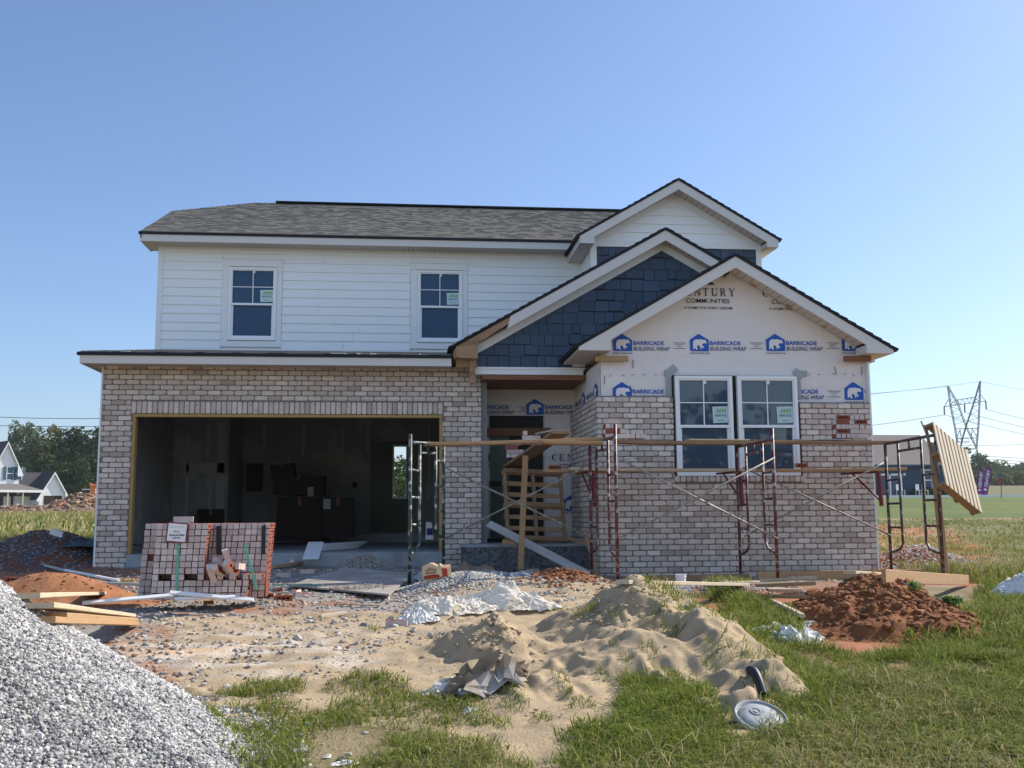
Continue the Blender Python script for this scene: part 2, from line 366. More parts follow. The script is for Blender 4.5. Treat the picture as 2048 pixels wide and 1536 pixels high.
def course_wall(mb, spans_fn, z0, ncourse, face, axis, phase=0., depth=.02):
    for r_ in range(ncourse):
        za = z0+r_*BH; zb = za+BH-MJ
        for (a, b) in spans_fn((za+zb)/2):
            u = a-((r_ % 2)*.5*BW+phase) % BW
            while u < b-.02:
                p, q = max(u, a), min(u+BW-MJ, b)
                if q-p > .03: one_brick(mb, p, q, za, zb, face, depth, axis)
                u += BW
GY, BY, UY, PY, WY = 16.55, 15.05, 20.8, 16.3, 17.63
mb = MB()
ZG0 = .10-2*BH
def spg(z):
    if z > 3.355: return []
    if z > 2.775: return [(-4.77, 1.19)]
    if z > 2.57: return [(-4.77, -4.30-.03), (.555+.03, 1.19)]
    return [(-4.77, -4.30), (.56, 1.19)]
course_wall(mb, spg, ZG0, 42, GY, 'y', phase=.06)
u = -4.32                                      # soldier course over the garage opening
while u < .57:
    one_brick(mb, u, u+BH-MJ, 2.575, 2.765, GY, .02, 'y'); u += BH
mb.build('garage_brick', M['brick'], house)
m2 = MB()
m2.box(-4.77, 1.185, GY+.008, GY+.1, 2.575, 3.36); m2.box(-4.77, -4.30, GY+.008, GY+.1, 0, 2.575); m2.box(.56, 1.185, GY+.008, GY+.1, 0, 2.575)
m2.build('garage_mortar', M['mortar'], house)
mb = MB()
ZB0 = -.06
def spb(z):
    if z < 1.40: return [(2.82, 7.075)]
    if z < 2.66: return [(2.82, 3.985), (5.965, 7.075)]
    if z < 2.735: return [(2.82, 3.985)]
    return []
def spb2(z):
    L_ = spb(z); return [(a, min(b, 3.985 if abs(b-3.985) < .01 else b)) for a, b in L_]
course_wall(mb, spb2, ZB0, 35, BY, 'y', phase=.02)
u = 3.98                                       # rowlock sill
while u < 5.95:
    one_brick(mb, u, u+.078, 1.43, 1.515, BY-.012, .03, 'y'); u += .0885
course_wall(mb, lambda z: [(BY+.012, 17.60)] if z < 2.735 else [], ZB0, 35, 2.82, 'x', phase=.1)
mb.build('bay_brick', M['brick'], house)
m2 = MB()
m2.box(2.828, 7.07, BY+.008, BY+.098, -.3, 1.43); m2.box(2.828, 3.98, BY+.008, BY+.098, 1.43, 2.72); m2.box(5.97, 7.07, BY+.008, BY+.098, 1.43, 2.64)
m2.box(2.828, 2.91, BY+.1, 17.62, -.3, 2.72)
m2.build('bay_mortar', M['mortar'], house)
# white edge strips at the brick corners
t = MB(); t.box(-4.80, -4.772, GY+.01, GY+.14, .1, 3.32); t.box(7.078, 7.105, BY+.01, BY+.15, -.05, 3.33)
build_split(t, 'corner_strip', M['trim'], house)
# ---- garage shell and interior ----
t = MB(); t.box(-4.30, .56, GY-.03, 17.0, .0, .385); t.box(-4.75, 2.7, 17.0, 28.4, .0, .39); t.build('garage_slab', M['concrete'], house)
t = MB(); t.box(-4.30, -4.255, GY+.02, GY+.16, .39, 2.57); t.box(.515, .558, GY+.02, GY+.16, .39, 2.57); t.box(-4.255, .515, GY+.02, GY+.16, 2.525, 2.57)
build_split(t, 'garage_door_jamb', M['wood_frame'], house)
t = MB()
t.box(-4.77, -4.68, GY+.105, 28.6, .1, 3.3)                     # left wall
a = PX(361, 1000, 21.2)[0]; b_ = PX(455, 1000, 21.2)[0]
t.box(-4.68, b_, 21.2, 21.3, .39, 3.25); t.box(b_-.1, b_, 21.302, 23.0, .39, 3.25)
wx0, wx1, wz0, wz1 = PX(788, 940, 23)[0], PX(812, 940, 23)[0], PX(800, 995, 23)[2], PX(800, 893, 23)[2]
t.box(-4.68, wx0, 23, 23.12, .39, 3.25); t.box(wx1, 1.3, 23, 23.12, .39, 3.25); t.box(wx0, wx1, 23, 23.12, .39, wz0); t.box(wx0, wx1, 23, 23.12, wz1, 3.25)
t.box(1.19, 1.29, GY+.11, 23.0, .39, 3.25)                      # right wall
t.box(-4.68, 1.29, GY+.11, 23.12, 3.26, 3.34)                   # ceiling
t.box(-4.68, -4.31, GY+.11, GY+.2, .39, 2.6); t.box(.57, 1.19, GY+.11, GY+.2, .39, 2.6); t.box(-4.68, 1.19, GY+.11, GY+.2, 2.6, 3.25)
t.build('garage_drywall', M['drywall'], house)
t = MB()                                                        # taped joints
def mud(px0, px1, py0, py1, Y): 
    p = PX(px0, py1, Y); q = PX(px1, py0, Y); t.box(p[0], q[0], Y-.004, Y-.001, p[2], q[2])
for q_ in [(368, 380, 870, 1075), (412, 420, 845, 918), (415, 423, 958, 1075), (430, 452, 845, 1078), (366, 452, 926, 946)]: mud(*q_, 21.2)
for q_ in [(525, 531, 850, 905), (603, 610, 850, 915), (682, 689, 855, 915), (732, 738, 850, 900), (855, 860, 845, 1000)]: mud(*q_, 23)
build_split(t, 'joint_compound', M['drywallw'], house)
t = MB()
p = PX(492, 983, 23); q = PX(527, 927, 23); t.box(p[0], q[0], 22.985, 22.998, p[2], q[2]); p = PX(705, 975, 23); q = PX(714, 964, 23); t.box(p[0], q[0], 22.985, 22.998, p[2], q[2])
build_split(t, 'electrical_recess', M['dark'], house)
dr = MB(); x0, x1, z0, z1 = PX(741, 900, 22.95)[0], PX(787, 900, 22.95)[0], .615, PX(780, 883, 22.95)[2]
dr.box(x0, x1, 22.93, 22.985, z0, z1); dr.box(wx1+.03, wx1+.10, 22.93, 22.985, z0, z1); dr.box(x1, wx1+.03, 22.93, 22.985, z0, wz0-.03); dr.box(x1, wx1+.03, 22.93, 22.985, wz1+.03, z1)
door = dr.build('interior_door', M['doorg'], house)
t = MB(); fr = .03
t.box(wx0-fr, wx0, 22.92, 22.99, wz0-fr, wz1+fr); t.box(wx1, wx1+fr, 22.92, 22.99, wz0-fr, wz1+fr); t.box(wx0, wx1, 22.92, 22.99, wz0-fr, wz0); t.box(wx0, wx1, 22.92, 22.99, wz1, wz1+fr)
t.box(wx0, wx1, 22.93, 22.98, (wz0+wz1)/2-.015, (wz0+wz1)/2+.015); t.build('glazing_frame', M['farwhite'], door)
t = MB(); t.box(-1.6, 1.19, 22.4, 22.99, .39, .58); t.build('interior_step', M['concrete'], house)
# ---- building wrap (bay front, bay side, porch back) ----
BX0, BX1, BC, BS, BPK = 2.90, 7.075, 4.93, .583, 4.87
def gable_face(mb, x0, x1, z0, xc, zp, s, y0, y1):
    P = clip_gable([(x0, z0), (x1, z0), (x1, zp+1), (x0, zp+1)], xc, zp, s); mb.prism(P, y0, y1)
def wrapsheet(V, F, x0, x1, z0, z1, Y, seed, clipf=None, amp=.016, axis='y'):
    nx, nz = int((x1-x0)/.02)+1, int((z1-z0)/.02)+1; X, Z = np.meshgrid(np.linspace(x0, x1, nx), np.linspace(z0, z1, nz))
    if clipf: Z = np.minimum(Z, clipf(X))
    q1 = np.abs(fbm(X*1.1+seed+.8*Z, Z*6+seed, 3, 2)); q2 = np.abs(fbm(X*4-1.4*Z, Z*1.5+9, 5, 2)); D = amp*(.9*np.clip(.12-q1, 0, 1)*4+.8*np.clip(.10-q2, 0, 1)*5*(sm(.8, .1, np.abs(Z-2.95))+.25)+.3*fbm(X*2, Z*3, 6))*-1; D = np.clip(D, -.0125, .02)
    n0 = sum(len(v) for v in V); P = np.stack([X, Y+D, Z] if axis == 'y' else [Y+D, X, Z], -1).reshape(-1, 3); V.append(P)
    i = np.arange(nz-1)[:, None]*nx+np.arange(nx-1)[None]; F.append((np.stack([i, i+1, i+nx+1, i+nx], -1)+n0).reshape(-1, 4))
V, F = [], []
wrapsheet(V, F, BX0, BX1, 1.2, 5.0, BY+.105, 1, lambda X: BPK-.10-BS*np.abs(X-BC))
wrapsheet(V, F, BY+.105, 17.66, .3, 3.25, BX0-.005, 4, axis='x')
wrapsheet(V, F, 1.2, BX0, .4, 3.25, WY, 7, lambda X: 3.25+0*X, .02)
wrap = bulk('building_wrap', np.concatenate(V), np.concatenate(F), M['wrap'], house, smooth=True)
# hidden core behind the wrap so that no light leaks in
t = MB(); t.box(BX0+.02, BX1-.02, BY+.17, 20.7, 0, 1.3)
t.box(BX0+.02, 3.98, BY+.17, BY+.25, 1.3, 3.3); t.box(5.97, BX1-.02, BY+.17, BY+.25, 1.3, 3.3); t.box(3.98, 5.97, BY+.17, BY+.25, 3.06, 3.3)
t.box(BX1-.1, BX1-.02, BY+.25, 20.6, 1.3, 3.3); t.box(BX0+.02, BX0+.1, BY+.25, 17.6, 1.3, 3.3)
gable_face(t, BX0+.02, BX1-.02, 3.3, BC, BPK-.14, BS, BY+.17, BY+.25)
t.box(1.3, 1.42, WY+.03, WY+.1, .5, 3.3); t.box(2.33, 2.9, WY+.03, WY+.1, .5, 3.3); t.box(1.42, 2.33, WY+.03, WY+.1, 2.67, 3.3)
t.box(1.3, 6.9, 21.2, 21.3, .3, 3.3)
t.build('sheathing', M['wood_old'], house)
# ---- printing on the wrap ----
_tc = {}
def text_geo(s, offset=0., shear=0., spacing=1.):
    k = (s, offset, shear, spacing)
    if k in _tc: return _tc[k]
    cu = bpy.data.curves.new('t', 'FONT'); cu.body = s; cu.size = 1; cu.offset = offset; cu.shear = shear; cu.space_character = spacing; cu.fill_mode = 'FRONT'; cu.resolution_u = 3
    o = bpy.data.objects.new('t', cu); COL.objects.link(o); bpy.context.view_layer.update()
    me = bpy.data.meshes.new_from_object(o.evaluated_get(bpy.context.evaluated_depsgraph_get()))
    V = [tuple(v.co) for v in me.vertices]; F = [tuple(p.vertices) for p in me.polygons]
    bpy.data.objects.remove(o); bpy.data.curves.remove(cu); bpy.data.meshes.remove(me)
    if not V: V = [(0, 0, 0)]
    xs = [v[0] for v in V]; ys = [v[1] for v in V]; x0, x1, y0, y1 = min(xs), max(xs), min(ys), max(ys)
    V = [((v[0]-x0)/(x1-x0+1e-9), (v[1]-y0)/(y1-y0+1e-9)) for v in V]; _tc[k] = (V, F); return V, F
def put_text(mb, s, u0, u1, z0, z1, plane, axis='y', **kw):
    V, F = text_geo(s, **kw); fn = (lambda u, z: (u, plane, z)) if axis == 'y' else (lambda u, z: (plane, u, z))
    mb.add([fn(u0+(u1-u0)*a, z0+(z1-z0)*b) for a, b in V], F)
BEAR = [(520, 1188), (527, 1150), (523, 1100), (527, 1050), (540, 1010), (570, 985), (620, 980), (650, 985), (680, 973), (720, 984), (755, 992), (768, 982), (790, 1000), (795, 1020), (815, 1048), (800, 1062), (760, 1058), (732, 1070), (716, 1085), (716, 1108), (745, 1138), (750, 1160), (722, 1166), (700, 1145), (688, 1150), (706, 1186), (684, 1191), (672, 1163), (660, 1125), (640, 1105), (610, 1120), (604, 1158), (626, 1196), (588, 1201), (568, 1168), (548, 1165), (552, 1190)]
def put_logo(blue, white, u0, u1, z0, z1, plane, axis='y', sgn=-1):
    """house shape with a walking bear; u0..u1 wide, z0 base, z1 roof tip"""
    U = lambda x: u0+(u1-u0)*(x-460)/392.; Z = lambda y: z0+(z1-z0)*(1232-y)/372.
    fn = (lambda x, y, d: (U(x), plane+sgn*d, Z(y))) if axis == 'y' else (lambda x, y, d: (plane+sgn*d, U(x), Z(y)))
    H = [(475, 1228), (490, 1232), (840, 1232), (852, 1222), (852, 995), (845, 985), (655, 862), (640, 862), (465, 985), (460, 995), (463, 1215)]
    blue.add([fn(x, y, 0) for x, y in H], [tuple(range(len(H)))])
    from mathutils.geometry import tessellate_polygon
    tr = tessellate_polygon([[Vector((x, y, 0)) for x, y in BEAR]])
    white.add([fn(x, y, .002) for x, y in BEAR], [tuple(q) for q in tr])
SER = {'C': None, 'E': [(0, 0, .17, 1), (0, .93, .72, 1), (0, .47, .5, .54), (0, 0, .76, .07), (.66, .78, .72, 1), (.7, 0, .76, .24), (.45, .38, .5, .62)],
       'N': [(.08, 0, .16, 1), (0, .94, .3, 1), (0, 0, .25, .06), (.72, 0, .80, 1), (.62, .94, .9, 1)], 'T': [(.32, 0, .48, 1), (0, .93, .8, 1), (0, .74, .06, 1), (.74, .74, .8, 1), (.2, 0, .6, .06)],
       'U': [(.08, .25, .24, 1), (0, .94, .34, 1), (.7, .25, .77, 1), (.6, .94, .88, 1), (.2, 0, .66, .09), (.1, .06, .3, .28), (.58, .06, .75, .28)],
       'R': [(.08, 0, .24, 1), (0, 0, .34, .06), (0, .94, .5, 1), (.2, .47, .5, .54), (.48, .5, .64, .97)], 'Y': [(.36, 0, .52, .5), (.24, 0, .64, .06), (0, .94, .3, 1), (.6, .94, .88, 1)]}
def serif_word(mb, wd, u0, u1, z0, z1, plane):
    n = len(wd); adv = (u1-u0)/(n-.2); lw = adv*.80; h = z1-z0
    for i, ch in enumerate(wd):
        a = u0+i*adv; X = lambda x: a+x*lw*1.05; Zz = lambda y: z0+y*h
        q = lambda p: mb.add([(X(x), plane, Zz(y)) for x, y in p], [(0, 1, 2, 3)])
        if ch == 'C':
            for k in range(12):
                t0, t1 = R(50+k*260/12), R(50+(k+1)*260/12); ri = .62
                q([(.45+.42*math.cos(t0), .5+.5*math.sin(t0)), (.45+.42*math.cos(t1), .5+.5*math.sin(t1)), (.50+.42*ri*math.cos(t1), .5+.5*.86*math.sin(t1)), (.50+.42*ri*math.cos(t0), .5+.5*.86*math.sin(t0))])
            q([(.70, .66), (.76, .66), (.76, 1), (.70, 1)])
        else:
            for x0, y0, x1, y1 in SER[ch]: q([(x0, y0), (x1, y0), (x1, y1), (x0, y1)])
        if ch == 'N': q([(.1, 1), (.26, 1), (.80, 0), (.68, 0)])
        if ch == 'R': q([(.34, .5), (.5, .5), (.82, 0), (.62, 0)])
        if ch == 'Y': q([(.06, 1), (.24, 1), (.50, .45), (.38, .45)]); q([(.68, 1), (.76, 1), (.50, .45), (.42, .45)])
WP = BY+.09
def clip_mb(mb, xmax):
    keep = [k for k, f in enumerate(mb.f) if all(BX0-.01 < mb.v[i][0] < xmax and mb.v[i][2] < BPK-.10-BS*abs(mb.v[i][0]-BC) for i in f)]
    mb.f = [mb.f[k] for k in keep]; mb.c = [mb.c[k] for k in keep]; return mb
def emit(mb, name, m, xmax=None):
    if xmax: clip_mb(mb, xmax)
    if mb.f: mb.build(name, m, wrap)
def U_(x, Y=WP): return PX(x, 700, Y)[0]
def Zf(x, y, Y=WP): return PX(x, y, Y)[2]
def barricade(px, ytop, ybase, Y):
    """one print repeat: px left edge of the badge in the photo, spacing from the badge width"""
    wdt = 38*(WP if Y == WP else 35/38*WP)/WP
    W = 38 if Y == WP else 34.4; k = W/38; lg, b, n, white = MB(), MB(), MB(), MB(); xm = 7.06 if Y == WP else None
    z1, z0 = Zf(px, ytop, Y), Zf(px, ybase, Y); put_logo(lg, white, U_(px, Y), U_(px+W, Y), z0, z1, Y)
    h = (z1-z0)
    put_text(b, 'BARRICADE', U_(px+W+2.5, Y), U_(px+W+64*k, Y), z0+h*.36, z0+h*.60, Y, offset=.02)
    put_text(n, 'BUILDING WRAP', U_(px+W+2.5, Y), U_(px+W+75*k, Y), z0+h*.04, z0+h*.27, Y, offset=.006, shear=.25)
    put_text(n, 'BARRICADEBP.COM', U_(px, Y), U_(px+W, Y), z0-h*.16, z0-h*.08, Y, offset=.01)
    a, c = U_(px+121*k, Y), U_(px+146*k, Y)
    for fz in (.50, .18): n.box(a, c, Y-.001, Y, z0+h*fz, z0+h*(fz+.025))
    put_text(n, 'WEATHER RESISTIVE', a+.03, c-.03, z0+h*.39, z0+h*.45, Y); put_text(n, 'BARRIER', a+.06, c-.06, z0+h*.28, z0+h*.34, Y)
    lg.build('printed_badge', M['ink'], wrap); white.build('printed_bear', M['wrapbear'], wrap); emit(b, 'blue_lettering', M['ink'], xm); emit(n, 'navy_lettering', M['navy'], xm)
for px in (1226.4, 1380, 1532.5, 1684): barricade(px, 667.5, 702, WP)
for px in (1224, 1684.7): barricade(px, 763.8, 799.7, WP)
barricade(1531, 763.8, 799.7, WP)
WQ = WY-.035
barricade(1051.8, 797.6, 829, WQ); barricade(1051.8-127, 797.6, 829, WQ); barricade(1122, 990, 1022, WQ)
for k in (0, 171.6):
    pur = MB()
    serif_word(pur, 'CENTURY', U_(1357+k), U_(1475+k), Zf(1400, 591.5), Zf(1400, 576), WP)
    put_text(pur, 'COMMUNITIES', U_(1375+k), U_(1462+k), Zf(1400, 605.8), Zf(1400, 597), WP, offset=.006)
    put_text(pur, 'A HOME FOR EVERY DREAM', U_(1370+k), U_(1467+k), Zf(1400, 618), Zf(1400, 613), WP, offset=.006)
    a, c, z0 = U_(1404+k), U_(1434+k), Zf(1400, 569); pur.add([(a, WP, z0), (c, WP, z0), (c-.05, WP, z0+.045), (a+.05, WP, z0+.045)], [(0, 1, 2, 3)])
    emit(pur, 'purple_lettering', M['purple'], 7.0)
for k in (0, -140):
    pur = MB()
    serif_word(pur, 'CENTURY', U_(1101+k, WQ), U_(1206+k, WQ), Zf(1100, 921, WQ), Zf(1100, 908, WQ), WQ)
    put_text(pur, 'COMMUNITIES', U_(1117+k, WQ), U_(1196+k, WQ), Zf(1100, 936, WQ), Zf(1100, 928, WQ), WQ, offset=.006); emit(pur, 'purple_lettering', M['purple'])
SX = BX0-.022                                   # side of the bay, seen at a glancing angle
for yy in (15.35, 16.5):
    z0, h = 2.72, .25; lg, white, navy = MB(), MB(), MB(); put_logo(lg, white, yy+.27, yy, z0, z0+h, SX, 'x')
    put_text(navy, 'BARRICADE', yy+.95, yy+.30, z0+h*.3, z0+h*.6, SX, 'x', offset=.02); lg.build('printed_badge', M['ink'], wrap); white.build('printed_bear', M['wrapbear'], wrap); navy.build('navy_lettering', M['navy'], wrap)
# note: print on the side reads front to back
# tape, marker ticks and staples on the wrap
t = MB()
for (x, y, sx, sy, a) in [(1337, 747, 18, 13, 4), (1344, 741, 22, 16, -40), (1338, 775, 11, 46, 0), (1597, 747, 22, 14, 35), (1604, 747, 22, 12, 0), (1598, 775, 8, 46, 0), (1471, 850, 6, 190, 0)]:
    c = PX(x, y, WP-.004-.0017*(sx+sy) % .011); k = WP/FPX; t.obox(c, (sx*k, .004, sy*k), Matrix.Rotation(R(a), 3, 'Y'))
build_split(t, 'flashing_tape', M['tape'], wrap)
t = MB()
for (x, y, a) in [(1266, 728, 4), (1209, 760, 2), (1263, 778, -28), (1671, 741, -14), (1724, 742, 4)]:
    t.obox(PX(x, y, WP-.003), (.014, .002, .13), Matrix.Rotation(R(a), 3, 'Y'))
for i in range(22):
    x = 1222+i*23.3+random.uniform(-4, 4)
    if 1330 < x < 1606: continue
    t.obox(PX(x, 750+random.uniform(-4, 2), WP-.003), (.05, .002, .008), Matrix.Rotation(R(random.choice((-30, 25, -10))), 3, 'Y'))
build_split(t, 'marker_tick', M['marker'], wrap)
# ---- upper floor siding ----
def lap_wall(mb, x0, x1, z0, z1, Y, exp_=.178, clip=None, holes=(), joints=True):
    z = z0
    while z < z1-.01:
        zb = min(z+exp_, z1); segs = [(x0, x1)]
        for (a, b, c, d) in holes:
            if z < d-.02 and zb > c+.02: segs = [s_ for (p, q) in segs for s_ in ((p, min(q, a)), (max(p, b), q)) if s_[1]-s_[0] > .02]
        for (p, q) in segs:
            cuts = [p, q]
            if joints and q-p > 2.5: cuts = [p, p+(q-p)*random.uniform(.25, .75), q]
            for i in range(len(cuts)-1):
                a, b = cuts[i]+(.005 if i else 0), cuts[i+1]
                P = [(a, z), (b, z), (b, zb), (a, zb)]
                if clip: P = clip_gable(P, *clip)
                if len(P) < 3: continue
                n = len(P); yy = lambda zz: Y-.022+.019*(zz-z)/exp_
                vs = [(px, yy(pz), pz) for px, pz in P]+[(px, Y+.01, pz) for px, pz in P]
                mb.add(vs, [tuple(range(n))]+[(k, n+k, n+(k+1) % n, (k+1) % n) for k in range(n)])
        z += exp_
s = MB()
UX0, UX1 = -4.99, 3.645
WU = [(-3.606, -2.665, 4.475, 5.975), (.185, 1.105, 4.475, 5.975)]
lap_wall(s, UX0, UX1, 4.30-.0, 6.42, UY, holes=[(a-.145, b+.115, c-.14, d+.155) for a, b, c, d in WU])
UG, UGX0, UGX1, UC, US, UPK = 19.6, 3.62, 7.07, 5.31, .588, 7.56
lap_wall(s, UGX0+.09, UGX1-.09, 6.37, 7.6, UG, clip=(UC, UPK-.2, US), joints=False)
# side of the gable bay
z = 5.2
while z < 6.3:
    s.hexa([(UGX0-.012, UG+.1, z), (UGX0, UG+.1, z), (UGX0, UY, z), (UGX0-.012, UY, z), (UGX0-.002, UG+.1, z+.178), (UGX0, UG+.1, z+.178), (UGX0, UY, z+.178), (UGX0-.002, UY, z+.178)]); z += .178
s.build('lap_siding', M['siding'], house)
t = MB(); t.box(UX0, UX1, UY+.012, UY+.1, 3.6, 6.45); t.box(UX0, UX0+.1, UY+.1, 28.6, .3, 6.45); t.box(UGX0+.01, UGX1-.01, UG+.012, UG+.1, 3.4, 6.4); t.box(UGX1-.1, UGX1-.01, UG+.1, 28.5, .3, 6.4)
gable_face(t, UGX0+.01, UGX1-.01, 6.4, UC, UPK-.2, US, UG+.012, UG+.1); t.box(UX0, 1.3, 28.5, 28.6, 3.3, 6.45); t.box(1.3, UGX1-.1, 28.5, 28.6, .3, 6.45); t.box(UGX0+.003, UGX0+.1, UG+.1, UY, 3.4, 6.4)
t.build('wall_core', M['siding'], house)
t = MB(); t.box(UX0-.03, UX0+.075, UY-.028, UY+.05, 4.22, 6.42); t.box(UX0-.03, UX0-.004, UY+.05, UY+.12, 4.22, 6.42)
t.box(UGX0-.03, UGX0+.09, UG-.028, UG+.09, 5.0, 6.24); t.box(UGX1-.1, UGX1+.01, UG-.028, UG+.02, 5.0, 6.24); t.box(UGX0-.03, UGX1+.01, UG-.034, UG+.01, 6.24, 6.368)
t.box(UX0, UX1, UY-.02, UY, 4.21, 4.30)
build_split(t, 'corner_board', M['trim'], house)
# ---- blue shakes ----
def shake_wall(mb, x0, x1, z0, z1, Y, clip=None, row=.185):
    mb.prism(clip_gable([(x0, z0), (x1, z0), (x1, z1), (x0, z1)], *clip) if clip else [(x0, z0), (x1, z0), (x1, z1), (x0, z1)], Y, Y+.02, (.006, .010, .02))
    z = z0; r_ = 0
    while z < z1:
        x = x0-random.uniform(0, .2)
        while x < x1:
            wd = random.choice((.13, .17, .22, .25, .29)); lo = z+random.choice((0, 0, .022, .035)); lo = max(z0, lo) if r_ else z0
            P = [(max(x, x0), lo), (min(x+wd, x1), lo), (min(x+wd, x1), z+row+.01), (max(x, x0), z+row+.01)]
            if clip and P[1][0] > P[0][0]: P = clip_gable(P, *clip)
            if len(P) > 2 and P[1][0]-P[0][0] > .01:
                g = random.uniform(.86, 1.14); c = (.050*g, .076*g, .120*g); n = len(P)
                tk = random.uniform(.014, .030); vs = [(a, Y-tk+(tk-.006)*(b-z)/row, b) for a, b in P]+[(a, Y+.002, b) for a, b in P]
                mb.add(vs, [tuple(range(n))]+[(k, n+k, n+(k+1) % n, (k+1) % n) for k in range(n)], c)
            x += wd+.011
        z += row; r_ += 1
PC, PS, PPK = 4.185, .573, 5.615
s = MB(); shake_wall(s, 1.10, 6.6, 3.31, 5.4, PY, (PC, PPK-.18, PS)); s.build('blue_shakes', M['shake'], house)
s = MB(); shake_wall(s, UGX0+.09, UGX1-.1, 5.3, 6.24, UG)
s.build('blue_shakes', M['shake'], house)
t = MB()
t.box(1.015, 1.10, PY-.035, PY+.12, 3.20, 3.42); t.box(1.10, 2.83, PY-.03, PY+.10, 3.20, 3.305); t.box(1.03, 2.86, PY-.045, PY-.031, 3.285, 3.318)
for sg, xe in ((-1, 1.06), (1, 6.9)):            # white frieze under the rakes
    zz = lambda x: PPK-.175-PS*abs(x-PC); t.prism([(PC, zz(PC)), (xe, zz(xe)), (xe, zz(xe)-.14), (PC, zz(PC)-.14)], PY-.028, PY)
    zz = lambda x: UPK-.195-US*abs(x-UC); xe = UC+sg*1.74; t.prism([(UC, zz(UC)), (xe, zz(xe)), (xe, zz(xe)-.14), (UC, zz(UC)-.14)], UG-.026, UG)
c0 = PX(1145, 733, PY-.05); c1 = PX(1151, 700, PY-.05); c2 = PX(1180, 722, PY-.05)
t.box(c0[0], c1[0], PY-.06, PY-.03, c0[2], c1[2]); t.box(c1[0], 2.86, PY-.06, PY-.03, c0[2], c2[2])
build_split(t, 'gable_trim', M['trim'], house)
# ---- porch: beam soffit, back wall opening, stoop ----
t = MB(); t.box(1.19, 2.86, PY-.01, WY, 3.12, 3.195); t.build('porch_ceiling', M['wood_red'], house)
t = MB(); t.box(1.42, 2.33, WY-.045, WY-.012, .505, 2.66); fd = t.build('front_door', M['doorg'], house)
t = MB(); t.box(1.41, 2.34, WY-.052, WY-.046, 2.45, 2.66); t.box(1.40, 2.30, WY-.06, WY-.047, 1.45, 1.53); t.box(1.75, 2.33, WY-.058, WY-.047, .52, 2.45); t.box(1.19, 2.75, WY-.3, WY-.02, .50, .56); t.build('door_opening', M['dark'], fd)
t = MB(); t.box(.86, 2.815, 15.9, WY, -.1, .465); t.build('stoop', M['conc_rough'], house)
t = MB(); t.box(.85, 2.815, 15.89, WY, .467, .505); t.build('stoop_cap', M['concrete'], house)
board('door_header', (1.315, WY-.09, 2.375), (2.47, WY-.09, 2.375), .04, .14, M['wood_red'], parent=house)
board('blocking', PX(1122, 772, WY-.1), PX(1155, 770, WY-.1), .04, .11, M['wood_red'], parent=house)
for a, b in ((1190, 1256), (1688, 1741)): board('blocking', PX(a, 717.5, BY-.02), PX(b, 717.5, BY-.02), .05, .085, M['wood' if a < 1500 else 'wood_red'], parent=house)
